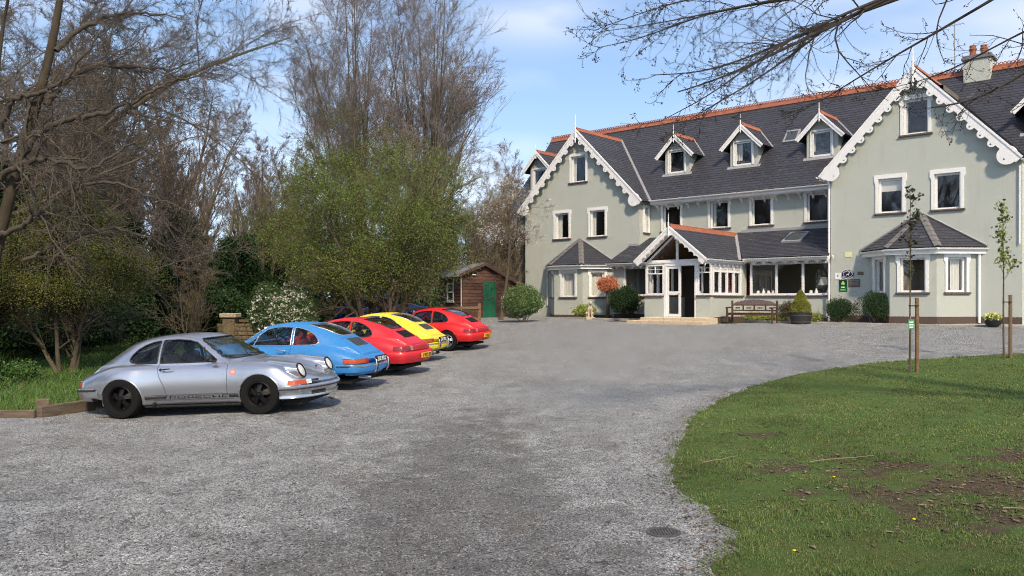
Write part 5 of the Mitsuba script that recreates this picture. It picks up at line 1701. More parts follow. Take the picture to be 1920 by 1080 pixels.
    # bumpers and lights
    if style in ('classic', 'silver'):
        A('rear_bumper', lambda: band(-1.12, 1.12, [(.0, .36), (.035, .37), (.05, .42), (.055, .48), (.04, .515), (.0, .52)], n=40), 'rbump', paint, 40)
        A('rear_bumper_strip', lambda: band(-1.10, 1.10, [(.045, .468), (.064, .472), (.064, .500), (.045, .504)], n=40), 'rstrip', 'chrome' if style == 'classic' else 'rubber', 40)
        A('rear_valance', lambda: band(-.95, .95, [(-.14, .30), (-.05, .31), (.0, .365), (-.14, .37)], n=30), 'rval', paint, 40)
        for sd in (-1, 1):
            A('tail_light', lambda: band(sd * .50, sd * (.98 if style == 'classic' else .66), [(-.02, .535), (.022, .538), (.026, .585), (.014, .622), (-.02, .625)], n=14), f'tl{sd}{style}', 'amber' if style == 'classic' else 'tail_red', 40)
            A('tail_light_inner', lambda: band(sd * .40, sd * .495, [(-.02, .535), (.022, .538), (.026, .585), (.014, .622), (-.02, .625)], n=5), f'tli{sd}', 'tail_red', 40)
            A('tail_light_trim', lambda: band(sd * .39, sd * (.99 if style == 'classic' else .67), [(-.02, .622), (.018, .622), (.018, .632), (-.02, .634)], n=14), f'tlt{sd}{style}', 'chrome', 40)
            if style == 'classic':
                A('overrider', lambda: tube(np.column_stack([[-2.10, -2.14, -2.15, -2.135, -2.085], np.full(5, sd * .30), [.34, .40, .49, .58, .63]]), [.013, .020, .022, .019, .012], 8, True), f'over{sd}', 'chrome', True)
                A('overrider_rubber', lambda: tube(np.column_stack([[-2.125, -2.165, -2.173, -2.155], np.full(4, sd * .30), [.37, .42, .50, .57]]), [.012, .017, .017, .012], 6, True), f'overr{sd}', 'rubber', True)
        A('exhaust', lambda: tube([(-1.85, .45, .27), (-2.10, .45, .265)], .032, 12), 'exh', 'chrome', True)
        if plate:
            pk = A('number_plate', lambda: bbox(-2.128, -2.10, -.255, .255, .53, .655, .004), 'plate_c', 'plate_black')
            t = meshkit.text_mesh(plate, .078, .004, True)
            b = t.bounds
            t.apply_translation((-(b[0, 0] + b[1, 0]) / 2, 0, 0))
            t.apply_transform(fr((-2.129, 0, .553), (0, -1, 0), (0, 0, 1), (-1, 0, 0)))
            put(f'{pk}__lettering', t, 'white', M=M)
    if style == 'later':
        A('rear_bumper', lambda: band(-1.18, 1.18, [(-.07, .29), (.0, .30), (.05, .38), (.075, .46), (.07, .52), (.045, .55), (-.05, .56)], n=44), 'rbump9', paint, 40)
        for sd in (-1, 1):
            A('tail_light', lambda: band(sd * .50, sd * .97, [(-.09, .572), (.010, .574), (.002, .635), (-.022, .672), (-.09, .672)], n=14), f'tl9{sd}', 'tail_dark', 40)
            A('reversing_light', lambda: band(sd * .42, sd * .495, [(-.09, .572), (.011, .574), (.003, .635), (-.021, .672), (-.09, .672)], n=4), f'tr9{sd}', 'tail_pale', 40)
        A('reflector_band', lambda: band(-.415, .415, [(-.09, .572), (.011, .574), (.003, .635), (-.021, .672), (-.09, .672)], n=20), 'rb9', 'tail_red', 40)
        A('side_marker', lambda: bbox(-1.50, -1.40, -.84, -.81, .55, .58), 'sm9', 'amber')
        if plate:
            pk = A('number_plate', lambda: bbox(-2.160, -2.128, -.26, .26, .39, .505, .004), 'plate_9', 'plate_yellow')
            t = meshkit.text_mesh(plate, .075, .004, True)
            b = t.bounds
            t.apply_translation((-(b[0, 0] + b[1, 0]) / 2, 0, 0))
            t.apply_transform(fr((-2.161, 0, .41), (0, -1, 0), (0, 0, 1), (-1, 0, 0)))
            put(f'{pk}__lettering', t, 'plate_black', M=M)
    # front bumper
    A('front_bumper', lambda: band(-1.0, 1.0, [(-.10, .262), (-.005, .255), (.012, .268), (.006, .285), (.0, .33), (.014, .385), (.05, .40), (.058, .43), (.04, .452), (-.08, .465)], True, 44), 'fbump', paint, 40)
    A('front_bumper_strip', lambda: band(-.99, .99, [(.03, .392), (.062, .395), (.062, .412), (.03, .415)], True, 44), 'fstrip', 'rubber', 40)
    A('air_intake', lambda: cat([band(.25, .52, [(-.02, .295), (.008, .295), (.014, .35), (-.02, .35)], True, 8), band(-.52, -.25, [(-.02, .295), (.008, .295), (.014, .35), (-.02, .35)], True, 8)]), 'fint', 'under_black', 40)
    for sd in (-1, 1):
        A('indicator', lambda: band(sd * .60, sd * .86, [(-.07, .468), (.022, .47), (.006, .53), (-.07, .54)], True, 10), f'ind{sd}', 'amber', 40)
        A('side_light', lambda: band(sd * .52, sd * .595, [(-.07, .468), (.022, .47), (.006, .53), (-.07, .54)], True, 5), f'indc{sd}', 'lens_clear', 40)
        A('horn_grille', lambda: band(sd * .39, sd * .515, [(-.07, .468), (.022, .47), (.006, .525), (-.07, .535)], True, 6), f'indg{sd}', 'rubber', 40)
    # mirror and wipers
    A('door_mirror', lambda: cat([moved(bbox(-.05, .04, -.06, .06, -.045, .045, .025), tr(.33, -.80, .925)), tube([(.37, -.70, .865), (.345, -.76, .90)], .015, 6)]), 'mir', 'rubber' if style == 'silver' else paint, 40)
    A('door_mirror', lambda: cat([moved(bbox(-.05, .04, -.06, .06, -.045, .045, .025), tr(.33, .80, .925)), tube([(.37, .70, .865), (.345, .76, .90)], .015, 6)]), 'mirl', 'rubber' if style == 'silver' else paint, 40)
    for y0 in (-.12, .38):
        yy = np.linspace(y0, y0 - .42, 8)
        zz2 = np.linspace(.90, .935, 8)
        A('wiper', lambda: tube(np.column_stack([sk.end(yy, zz2 + .01, 1) + .02, yy, zz2 + .012]), .007, 5, True), f'wip{y0}', 'rubber', True)
    return k, M, sk


scene['car_glass_front'] = {'type': 'thindielectric', 'int_ior': 1.5, 'specular_transmittance': rgb(0.62, 0.66, 0.64)}
scene['car_glass'] = {'type': 'thindielectric', 'int_ior': 1.32, 'specular_transmittance': rgb(0.62, 0.66, 0.64)}
mat('tail_pale', (0.40, 0.16, 0.17), 0.25, clearcoat=0.6)


def on_side(poly_or_mesh, sk, sgn, lift):
    """Lays flat print, given in (x, z), on the flank."""
    m = poly_or_mesh
    if not isinstance(m, trimesh.Trimesh):
        gs = [g_ for g_ in getattr(m, 'geoms', [m]) if g_.area > 1e-7]
        vs = []
        for g_ in gs:
            v, f = trimesh.creation.triangulate_polygon(g_.segmentize(.06), engine='earcut')
            vs.append((np.column_stack([v, v[:, 0] * 0]), f))
        m = cat(vs)
    v = np.array(m.vertices)
    y = sk.side(v[:, 0], v[:, 1], sgn)
    return trimesh.Trimesh(np.column_stack([v[:, 0], y + sgn * (lift + v[:, 2]), v[:, 1]]), m.faces, process=False)


k, M, sk = build_car('silver coupe with black wheels, side stripe and its nose to the yard', 'paint_silver', -4.83, 13.52, math.radians(-8.5), 'wide', 'silver', 'rim_dark', 'rubber', plate=None)
labels[k + '__tail_light'] = {'label': 'red tail light of the silver coupe'}
decal = so.unary_union([sg.box(-.76, .372, .79, .379), sg.box(-.76, .298, .79, .304), sg.Polygon([(-.76, .316), (-.43, .316), (-.40, .360), (-.76, .360)]), sg.box(.62, .316, .79, .360)])
put(k + '__side_stripe', on_side(decal, sk, -1, .0025), 'rubber', M=M)
t = meshkit.text_mesh('PORSCHE', .042, .0015, False)
b = t.bounds
t.vertices = (np.array(t.vertices) - (b[0, 0], 0, 0)) * (0.96 / (b[1, 0] - b[0, 0]), 1, 1) + (-.36, .317, 0)
put(k + '__stripe_lettering', on_side(t, sk, -1, .0015), 'rubber', M=M)
st = sg.Point(.70, .70).buffer(.048)
put(k + '__round_sticker', on_side(st, sk, -1, .002), 'sticker', M=M)
put(k + '__sticker_print', on_side(sg.Point(.70, .70).buffer(.036).difference(sg.Point(.70, .70).buffer(.031)).union(sg.box(.68, .685, .72, .715).difference(sg.box(.692, .693, .712, .707))), sk, -1, .003), 'white_dull', M=M)
put(k + '__jack_point', moved(trimesh.creation.cylinder(.026, .03, sections=16), fr((-.62, -.785, .245), (1, 0, 0), (0, 0, 1), (0, -1, 0))), 'under_black', M=M)
for px_, py_, pr_ in ((1.10, -.47, .022), (1.60, -.33, .016), (1.60, .33, .016)):
    put(k + '__hood_pin', moved(trimesh.creation.icosphere(1, pr_), tr(px_, py_, float(sk.top(np.array([px_]), np.array([py_]))[0]) + .006)), 'rubber', M=M)
put(k + '__tow_loop', tube([(1.98, -.18, .20), (2.03, -.18, .17), (2.03, -.12, .17), (1.98, -.12, .20)], .008, 6), 'under_black', M=M)


def place_tail(x, y, h):
    """Car centre from the point on the ground under the middle of its rear axle."""
    return x + 1.135 * math.cos(h), y + 1.135 * math.sin(h), h


for lab, paint, rx, ry, t, style, rim, seat, plate in (
        ('bright blue coupe with chrome window frames parked behind the silver one', 'paint_blue', -3.51, 16.35, 13, 'classic', 'rim_silver', 'seat_red', 'ZVI 911'),
        ('nearer of the two red coupes, between the blue and the yellow', 'paint_red', -2.90, 19.0, 17, 'later', 'rim_silver', 'seat_black', 'P 911 RS'),
        ('yellow coupe with chrome bumper between the two red ones', 'paint_yellow', -2.76, 22.3, 18, 'classic', 'rim_silver', 'seat_black', 'ZV 911'),
        ('farther red coupe, last in the row, nearest the house', 'paint_red2', -1.69, 25.9, 21, 'later', 'rim_silver', 'seat_black', 'H 964 C')):
    h = math.radians(180 - t)
    build_car(lab, paint, *place_tail(rx, ry, h), 'slim', style, rim, 'chrome' if style == 'classic' else 'rubber', seat, plate)
for j, (lab, x, y, h) in enumerate((('dark blue car half hidden behind the leafing tree and the rail fence', -5.3, 34.0, math.radians(-20)),)):
    build_car(lab, 'paint_navy', x, y, h, 'slim', 'later', 'rim_silver', 'rubber', 'seat_black', None, key='parked_car', group=None)

# ---------------------------------------------------------------- trees
def unit(v):
    return v / (np.linalg.norm(v, axis=-1, keepdims=True) + 1e-12)


def grow(P, D, L, R, n, curl, trop, r, taper=0.75, sag=0.0):
    """Grows B branches at once: paths (B, n+1, 3) and radii (B, n+1)."""
    B = len(P)
    path = np.empty((B, n + 1, 3))
    path[:, 0] = P
    d = unit(D)
    bend = r.normal(size=(B, 3)) * curl * 0.5
    for i in range(n):
        d = unit(d + r.normal(size=(B, 3)) * curl + bend + np.array([0, 0, trop]) - np.array([0, 0, sag * (i + 1) / n]))
        path[:, i + 1] = path[:, i] + d * (L / n)[:, None]
    t = np.linspace(0, 1, n + 1)
    return path, R[:, None] * (1 - taper * t)[None]


def spawn(path, rad, k, t0, t1, a0, a1, r, lratio, L, rratio=0.55, flat=0.0, up=0.0):
    """k children on each branch."""
    B, n1, _ = path.shape
    t = np.sort(r.uniform(t0, t1, (B, k)), 1)
    f = t * (n1 - 1)
    i = np.minimum(f.astype(int), n1 - 2)
    w = (f - i)[..., None]
    b = np.arange(B)[:, None]
    P = path[b, i] * (1 - w) + path[b, i + 1] * w
    d = unit(path[b, i + 1] - path[b, i])
    rr = rad[b, i] * (1 - w[..., 0]) + rad[b, i + 1] * w[..., 0]
    q = r.normal(size=(B, k, 3))
    q[..., 2] *= (1 - flat)
    side = unit(q - d * (q * d).sum(-1, keepdims=True))
    a = r.uniform(a0, a1, (B, k))[..., None]
    D = unit(d * np.cos(a) + side * np.sin(a) + np.array([0, 0, up]))
    ln = np.asarray(L)[:, None] * lratio * (1.15 - 0.75 * t) * r.uniform(0.7, 1.25, (B, k))
    R = np.minimum(rr * rratio, rr) * r.uniform(0.75, 1.0, (B, k))
    return P.reshape(-1, 3), D.reshape(-1, 3), ln.ravel(), R.ravel()


def tubes(path, rad, sides):
    """Many tubes as one (vertices, faces)."""
    B, n1, _ = path.shape
    d = np.gradient(path, axis=1)
    d = unit(d)
    ref = np.where(np.abs(d[:, :1, 2:]) < 0.8, np.array([0, 0, 1.0]), np.array([1.0, 0, 0]))
    a = unit(np.cross(d, ref))
    b = np.cross(d, a)
    g = np.arange(sides) * 2 * PI / sides
    V = path[:, :, None] + rad[:, :, None, None] * (np.cos(g)[:, None] * a[:, :, None] + np.sin(g)[:, None] * b[:, :, None])
    i, j = np.meshgrid(np.arange(n1 - 1), np.arange(sides), indexing='ij')
    q = np.stack([i * sides + j, i * sides + (j + 1) % sides, (i + 1) * sides + (j + 1) % sides, (i + 1) * sides + j], -1).reshape(-1, 4)
    F = np.vstack([q[:, [0, 2, 1]], q[:, [0, 3, 2]]])
    F = (F[None] + (np.arange(B) * n1 * sides)[:, None, None]).reshape(-1, 3)
    return V.reshape(-1, 3), F


def join(parts):
    vs, fs, n = [], [], 0
    for v, f in parts:
        vs.append(v); fs.append(f + n); n += len(v)
    return np.vstack(vs), np.vstack(fs)


def leafcards(P, size, r, col, aspect=0.55, fold=0.25, up=0.3):
    """Leaf-sized faces: folded diamonds of two triangles each side."""
    n = len(P)
    d = unit(r.normal(size=(n, 3)) + np.array([0, 0, up * 0.5]))
    q = unit(np.cross(d, r.normal(size=(n, 3))))
    nn = np.cross(d, q)
    s = (np.broadcast_to(size, (n,)) * r.uniform(0.7, 1.3, n))[:, None]
    V = np.empty((n, 4, 3))
    V[:, 0] = P
    V[:, 1] = P + d * s * 0.5 + q * s * aspect * 0.5 + nn * s * fold * 0.5
    V[:, 2] = P + d * s
    V[:, 3] = P + d * s * 0.5 - q * s * aspect * 0.5 + nn * s * fold * 0.5
    F = (np.array([[0, 1, 2], [0, 2, 3]])[None] + (np.arange(n) * 4)[:, None, None]).reshape(-1, 3)
    return V.reshape(-1, 3), F, np.repeat(col, 4, axis=0)


def mixcol(n, r, a, b, jit=0.15, p=1.0):
    t = r.uniform(0, 1, (n, 1)) ** p
    return (np.asarray(a) * (1 - t) + np.asarray(b) * t) * r.uniform(1 - jit, 1 + jit, (n, 1))


BARK = np.array([0.085, 0.07, 0.055])


def bare_tree(seed, H, trunks, limb=(9, 0.25, 0.95), limb_len=0.42, limb_ang=(0.5, 1.1), br=7, br2=6, tw=5, trop=0.10, sag=0.0, tw_len=0.5, r0=None, tip=(0.16, 0.12, 0.10), wood=(0.17, 0.148, 0.12), lean=0.12, tsides=8, twig_r=0.006, up=0.15, curl=0.09, tw_taper=0.6, extra=4):
    """Returns (trunk mesh, crown mesh, crown colours, twig tips). trunks: number of stems."""
    r = rng(seed)
    T = trunks
    a = r.uniform(0, 2 * PI, T)
    D = np.column_stack([np.cos(a) * lean, np.sin(a) * lean, np.ones(T)])
    P = np.column_stack([np.cos(a), np.sin(a), np.zeros(T)]) * (0.12 if T > 1 else 0) + np.array([0, 0, -0.25])
    L = H * r.uniform(0.80, 0.95, T)
    R = np.full(T, r0 or H * 0.018)
    tp, trd = grow(P, D, L, R, 12, curl * 0.55, trop * 0.5, r, 0.88)
    trd[:, 0] *= 1.35
    trunk = tubes(tp, trd, tsides)
    P1, D1, L1, R1 = spawn(tp, trd, limb[0], limb[1], limb[2], *limb_ang, r, limb_len, L, 0.5, up=up)
    p1, r1 = grow(P1, D1, L1, R1, 8, curl, trop, r, 0.8, sag)
    P2, D2, L2, R2 = spawn(p1, r1, br, 0.12, 0.98, 0.4, 0.95, r, 0.48, L1, 0.55, up=up * 0.7)
    p2, r2 = grow(P2, D2, L2, np.maximum(R2, 0.008), 6, curl * 1.1, trop, r, 0.75, sag)
    P3, D3, L3, R3 = spawn(p2, r2, br2, 0.10, 1.0, 0.35, 0.9, r, 0.5, L2, 0.6, up=up * 0.5)
    p3, r3 = grow(P3, D3, L3, np.maximum(R3, twig_r), 4, curl * 1.3, trop, r, 0.6, sag)
    P4, D4, L4, R4 = spawn(p3, r3, tw, 0.10, 1.0, 0.3, 0.8, r, tw_len, L3, 0.65)
    p4, r4 = grow(P4, D4, np.maximum(L4, 0.12), np.maximum(R4, twig_r * 0.75), 2, curl * 1.5, trop, r, tw_taper, sag)
    # extra twigs straight on the limbs
    P5, D5, L5, R5 = spawn(p1, r1, extra, 0.05, 1.0, 0.5, 1.2, r, 0.22, L1, 0.35)
    p5, r5 = grow(P5, D5, L5, np.maximum(R5 * 0.5, twig_r), 4, curl * 1.4, trop, r, 0.6, sag)
    cr = [tubes(p1, r1, 6), tubes(p2, r2, 4), tubes(p3, r3, 3), tubes(p4, r4, 3), tubes(p5, r5, 3)]
    cols = []
    wood, tip = np.asarray(wood), np.asarray(tip)
    for (v, f), m_ in zip(cr, (0.0, 0.2, 0.6, 1.0, 0.6)):
        c = wood * (1 - m_) + tip * m_
        cols.append(np.tile(c, (len(v), 1)) * r.uniform(0.85, 1.15, (len(v), 1)))
    V, F = join(cr)
    tips = np.vstack([p4[:, -1], p4[:, 1], p3[:, 2]])
    return trimesh.Trimesh(*trunk, process=False), trimesh.Trimesh(V, F, process=False), np.vstack(cols), tips, (tp, trd, p1, r1)


def ivy_on(tp, trd, r, h0, h1, n, size=0.11, col=((0.008, 0.03, 0.008), (0.03, 0.075, 0.02)), spread=0.22):
    """Ivy leaves round the stems."""
    B, n1, _ = tp.shape
    b = r.randint(0, B, n)
    t = r.uniform(h0, h1, n) * (n1 - 1)
    i = np.minimum(t.astype(int), n1 - 2)
    w = (t - i)[:, None]
    P = tp[b, i] * (1 - w) + tp[b, i + 1] * w
    rad = trd[b, i] + np.abs(r.normal(0, spread, n)) * (0.5 + 0.8 * meshkit.noise(np.column_stack([P[:, 2] * 0.8, b * 7.0, P[:, 0] * 0])))
    a = r.uniform(0, 2 * PI, n)
    P = P + np.column_stack([np.cos(a) * rad, np.sin(a) * rad, r.normal(0, 0.1, n)])
    return leafcards(P, size, r, mixcol(n, r, *col), 0.8)


# --- the two tall bare trees behind the leafing one
def hero(key, label, x, y, seed, group=None, part_leaf=None, **kw):
    k = thing(key, label, 'tree', group)
    tmesh, cm, cc, tips, sk_ = bare_tree(seed, **kw)
    M = tr(x, y, float(gz(x, y)))
    put(k + '__trunk', tmesh, 'bark', True, M=M)
    kk = put(k + '__crown', cm, 'vcol', True, color=cc, M=M)
    if part_leaf:
        v, f, c = part_leaf(tips, sk_, rng(seed + 1))
        put(k + '__foliage', trimesh.Trimesh(v, f, process=False), 'leaf', False, color=c, M=M)
    return k, M, sk_


def ivy_leafer(h0, h1, n, **kw):
    return lambda tips, sk_, r: ivy_on(sk_[0], sk_[1], r, h0, h1, n, **kw)


# --- the leafing tree over the car row
def green_tips(n, size, a, b, every=1.0, jit=0.25, p=1.0):
    def fn(tips, sk_, r):
        i = r.randint(0, len(tips), n)
        tips = tips[tips[:, 2] > 1.75]
        i = r.randint(0, len(tips), n)
        P = tips[i] + r.normal(0, jit, (n, 3)) * np.array([1, 1, 0.7])
        return leafcards(P, size, r, mixcol(n, r, a, b, 0.2, p), 0.6)
    return fn


def dome_tree(seed, base, centre, radii, stems, n_limb, br, br2, tw, twig_r, r0, tip, wood_c, spread=0.35, base_r=0.25, low=0.25, ang=(0.3, 0.8), trop=0.04, curl=0.07, sag=0.0, limb_len=0.9, rag=0.22, thin=False):
    """A tree whose limbs fill a rounded, ragged crown: returns (trunk, crown, colours, tips, skeleton), base at z = 0."""
    r = rng(seed)
    C, Rd = np.asarray(centre, float), np.asarray(radii, float)

    def inside(P, k=1.0):
        q = (P - C) / Rd
        d = np.linalg.norm(q, axis=-1)
        u = q / (d[..., None] + 1e-9)
        return d < k * (1 - rag + 2 * rag * meshkit.fbm(u * 2.3 + 11, 3, seed))

    n = 16
    t = np.linspace(0, 1, n + 1)
    a = r.uniform(0, 2 * PI, stems)
    el = np.linspace(0.0, 1.0, stems)[r.permutation(stems)] ** 0.9 + r.uniform(-0.05, 0.05, stems)
    el = np.clip(el, -0.05, 0.98)
    tgt = C + Rd * np.column_stack([np.cos(a) * np.sqrt(1 - el ** 2), np.sin(a) * np.sqrt(1 - el ** 2), el]) * r.uniform(0.78, 0.98, (stems, 1))
    b0 = np.column_stack([base[0] + np.cos(a) * base_r * r.uniform(.3, 1, stems), base[1] + np.sin(a) * base_r * r.uniform(.3, 1, stems), np.full(stems, -0.25)])
    ctl = b0 + (tgt - b0) * np.array([0.5 - spread, 0.5 - spread, 0.42])
    ctl[:, 2] = np.minimum(ctl[:, 2], tgt[:, 2] * 0.75)
    path = b0[:, None] * ((1 - t) ** 2)[None, :, None] + ctl[:, None] * (2 * t * (1 - t))[None, :, None] + tgt[:, None] * (t ** 2)[None, :, None]
    wob = np.cumsum(r.normal(0, 1, (stems, n + 1, 3)), 1) * curl * 0.55
    wob -= wob[:, :1]
    wob[..., 2] *= 0.3
    path = path + wob
    L = np.linalg.norm(np.diff(path, axis=1), axis=2).sum(1)
    rad = r0 * (1 - 0.9 * t)[None] * r.uniform(0.75, 1.15, (stems, 1))
    rad[:, 0] *= 1.5
    P1, D1, L1, R1 = spawn(path, rad, n_limb, low, 0.99, *ang, r, 0.30 * limb_len, L, 0.5, up=trop)
    k = inside(P1, 1.05); P1, D1, L1, R1 = P1[k], D1[k], L1[k], R1[k]
    p1, r1 = grow(P1, D1, L1, np.maximum(R1, twig_r * 1.6), 7, curl, trop, r, 0.75, sag)
    P2, D2, L2, R2 = spawn(p1, r1, br, 0.12, 0.98, 0.35, 0.9, r, 0.5, L1, 0.6, up=trop)
    k = inside(P2); P2, D2, L2, R2 = P2[k], D2[k], L2[k], R2[k]
    p2, r2 = grow(P2, D2, L2, np.maximum(R2, twig_r * 1.2), 5, curl * 1.2, trop, r, 0.6, sag)
    P3, D3, L3, R3 = spawn(p2, r2, br2, 0.1, 1.0, 0.3, 0.8, r, 0.55, L2, 0.7, up=trop)
    k = inside(P3); P3, D3, L3, R3 = P3[k], D3[k], L3[k], R3[k]
    p3, r3 = grow(P3, D3, np.maximum(L3, 0.15), np.maximum(R3, twig_r), 2 if thin else 3, curl * 1.5, trop, r, 0.5, sag)
    P4, D4, L4, R4 = spawn(p3, r3, tw, 0.2, 1.0, 0.3, 0.7, r, 0.6, L3, 0.8)
    k = inside(P4); P4, D4, L4, R4 = P4[k], D4[k], L4[k], R4[k]
    p4, r4 = grow(P4, D4, np.maximum(L4, 0.12), np.full(len(P4), twig_r * 0.85), 1 if thin else 2, curl * 1.6, trop, r, 0.4, sag)
    cr = [tubes(p1, r1, 5), tubes(p2, r2, 4), tubes(p3, r3, 3), tubes(p4, r4, 3)]
    cols = []
    for (v, f), m_ in zip(cr, (0.0, 0.3, 0.7, 1.0)):
        c = np.asarray(wood_c) * (1 - m_) + np.asarray(tip) * m_
        cols.append(np.tile(c, (len(v), 1)) * r.uniform(0.85, 1.15, (len(v), 1)))
    V, F = join(cr)
    tips = np.vstack([p4[:, -1], p4[:, 1], p3[:, -1]])
    return trimesh.Trimesh(*tubes(path, rad, 8), process=False), trimesh.Trimesh(V, F, process=False), np.vstack(cols), tips, (path, rad, p1, r1)


def put_dome(key, label, x, y, group=None, leafer=None, **kw):
    k = thing(key, label, 'tree', group)
    tm_, cm, cc, tips, sk_ = dome_tree(**kw)
    M = tr(x, y, float(gz(x, y)))
    put(k + '__trunk', tm_, 'bark', True, M=M)
    put(k + '__crown', cm, 'vcol', True, color=cc, M=M)
    if leafer:
        v, f, c = leafer(tips, sk_, rng(kw['seed'] + 1))
        put(k + '__foliage', trimesh.Trimesh(v, f, process=False), 'thinleaf', False, color=c, M=M)
    return k


GT = 'tall bare trees behind the leafing one'
tm_, cm, cc, tips, sk_ = dome_tree(seed=201, base=(0, 0), centre=(0.1, 0, 11.2), radii=(4.2, 4.0, 6.6), stems=15, n_limb=13, br=8, br2=6, tw=3, limb_len=1.25, ang=(0.35, 0.95), trop=0.06, twig_r=0.0076, r0=0.10, tip=(0.205, 0.172, 0.165), wood_c=(0.19, 0.172, 0.152), low=0.22, thin=True)
v, f, c = ivy_on(sk_[0], sk_[1], rng(202), 0.0, 0.16, 2500, size=0.13)
scene['proto_dome'] = {'type': 'shapegroup', 'trunk': mikit.ply(tm_, 'bark', True), 'crown': mikit.ply(cm, 'vcol', True, color=cc), 'ivy': mikit.ply(trimesh.Trimesh(v, f, process=False), 'leaf', False, color=c)}
for x, y, s_, a_, lab in ((-3.9, 38.5, 1.0, 0.5, 'right of the pair'), (-7.0, 38.0, 0.96, 3.4, 'left of the pair')):
    k = thing('tall_bare_tree', 'tall bare tree with a domed crown of fine reddish twigs, ' + lab, 'tree', GT)
    scene[k] = {'type': 'instance', 'shapes': {'type': 'ref', 'id': 'proto_dome'}, 'to_world': T4(tr(x, y, float(gz(x, y))) @ rotz(a_) @ np.diag([s_, s_, s_, 1.0]))}
put_dome('leafing_tree', 'spreading thorn tree with fresh green leaves behind the coloured cars', -4.5, 28.4, None, green_tips(80000, 0.055, (0.105, 0.16, 0.042), (0.27, 0.34, 0.10), jit=0.30), seed=205, base=(0, 0), centre=(-0.75, 0, 4.35), radii=(4.3, 3.8, 3.6), stems=12, n_limb=16, br=7, br2=4, tw=3,
         twig_r=0.0065, r0=0.11, tip=(0.085, 0.075, 0.045), wood_c=(0.09, 0.075, 0.055), low=0.24, spread=0.15, base_r=0.4, ang=(0.4, 1.1), trop=-0.01, curl=0.11, sag=0.06, limb_len=1.1, rag=0.36)

hero('grey_limbed_tree', 'bare grey tree with crooked spreading limbs left of the shed', -4.35, 35.6, 38, None, green_tips(9000, 0.05, (0.10, 0.13, 0.03), (0.16, 0.19, 0.05)),
     H=10.5, trunks=2, limb=(10, 0.3, 0.97), limb_len=0.50, limb_ang=(0.5, 1.15), br=9, br2=7, tw=5, trop=0.03, lean=0.20, tip=(0.20, 0.175, 0.125), wood=(0.20, 0.175, 0.135), twig_r=0.007, r0=0.26, up=0.1, curl=0.13)
hero('olive_shrub_tree', 'dense olive green budding shrub at the left edge of the grass', -10.7, 19.8, 41, None, green_tips(90000, 0.042, (0.06, 0.075, 0.016), (0.14, 0.15, 0.036), jit=0.20),
     H=4.9, trunks=6, limb=(9, 0.12, 0.97), limb_len=0.50, limb_ang=(0.45, 1.2), br=8, br2=5, tw=3, trop=0.03, lean=0.26, tip=(0.07, 0.06, 0.035), wood=(0.06, 0.05, 0.035), twig_r=0.005, r0=0.06, up=0.05, curl=0.13)
hero('blossom_tree', 'slender tree hung with pale blossom beside the left gable', -0.55, 41.4, 43, None, green_tips(2600, 0.06, (0.50, 0.47, 0.44), (0.70, 0.67, 0.64), jit=0.12),
     H=8.4, trunks=1, limb=(14, 0.35, 0.97), limb_len=0.40, limb_ang=(0.4, 1.0), br=7, br2=5, tw=3, trop=0.04, sag=0.10, lean=0.16, tip=(0.15, 0.13, 0.10), wood=(0.12, 0.10, 0.08), twig_r=0.006, r0=0.10, curl=0.13)

# --- the big tree at the left edge with long drooping branches
# --- prototypes for the wood
def proto(name, seed, leafer=None, **kw):
    tmesh, cm, cc, tips, sk_ = bare_tree(seed, **kw)
    d = {'type': 'shapegroup', 'trunk': mikit.ply(tmesh, 'bark', True), 'crown': mikit.ply(cm, 'vcol', True, color=cc)}
    if leafer:
        v, f, c = leafer(tips, sk_, rng(seed + 1))
        d['ivy'] = mikit.ply(trimesh.Trimesh(v, f, process=False), 'leaf', False, color=c)
    scene[name] = d


proto('proto_wood_a', 61, ivy_leafer(0.0, 0.55, 9000, size=0.15, spread=0.28), H=14, trunks=1, limb=(18, 0.25, 0.98), limb_len=0.36, limb_ang=(0.45, 1.05), br=8, br2=6, tw=5, trop=0.06, lean=0.06, twig_r=0.013, r0=0.22, tip=(0.145, 0.118, 0.098), wood=(0.13, 0.11, 0.09))
proto('proto_wood_b', 63, ivy_leafer(0.0, 0.35, 4000, size=0.14), H=15, trunks=2, limb=(12, 0.24, 0.98), limb_len=0.36, limb_ang=(0.4, 1.0), br=7, br2=6, tw=5, trop=0.07, lean=0.12, twig_r=0.012, r0=0.19, tip=(0.17, 0.13, 0.105), wood=(0.18, 0.155, 0.12))
proto('proto_wood_c', 65, ivy_leafer(0.0, 0.68, 13000, size=0.14, spread=0.34), H=11, trunks=1, limb=(10, 0.5, 0.97), limb_len=0.30, limb_ang=(0.5, 1.1), br=5, br2=4, tw=3, trop=0.05, lean=0.08, twig_r=0.010, r0=0.20)
proto('proto_thicket', 67, None, H=6.0, trunks=7, limb=(8, 0.1, 0.97), limb_len=0.42, limb_ang=(0.3, 0.9), br=6, br2=4, tw=3, trop=0.03, lean=0.35, twig_r=0.008, r0=0.05, tip=(0.17, 0.138, 0.10), wood=(0.18, 0.15, 0.11), curl=0.13)

_used = {}


def wood(key, grp, proto_, x, y, s, a, label, cat_='tree', kind=None):
    k = thing(key, label, cat_, grp, kind)
    M = tr(x, y, float(gz(x, y)) - 0.02) @ rotz(a) @ np.diag([s, s, s, 1.0])
    scene[k] = {'type': 'instance', 'shapes': {'type': 'ref', 'id': proto_}, 'to_world': T4(M)}
    return k


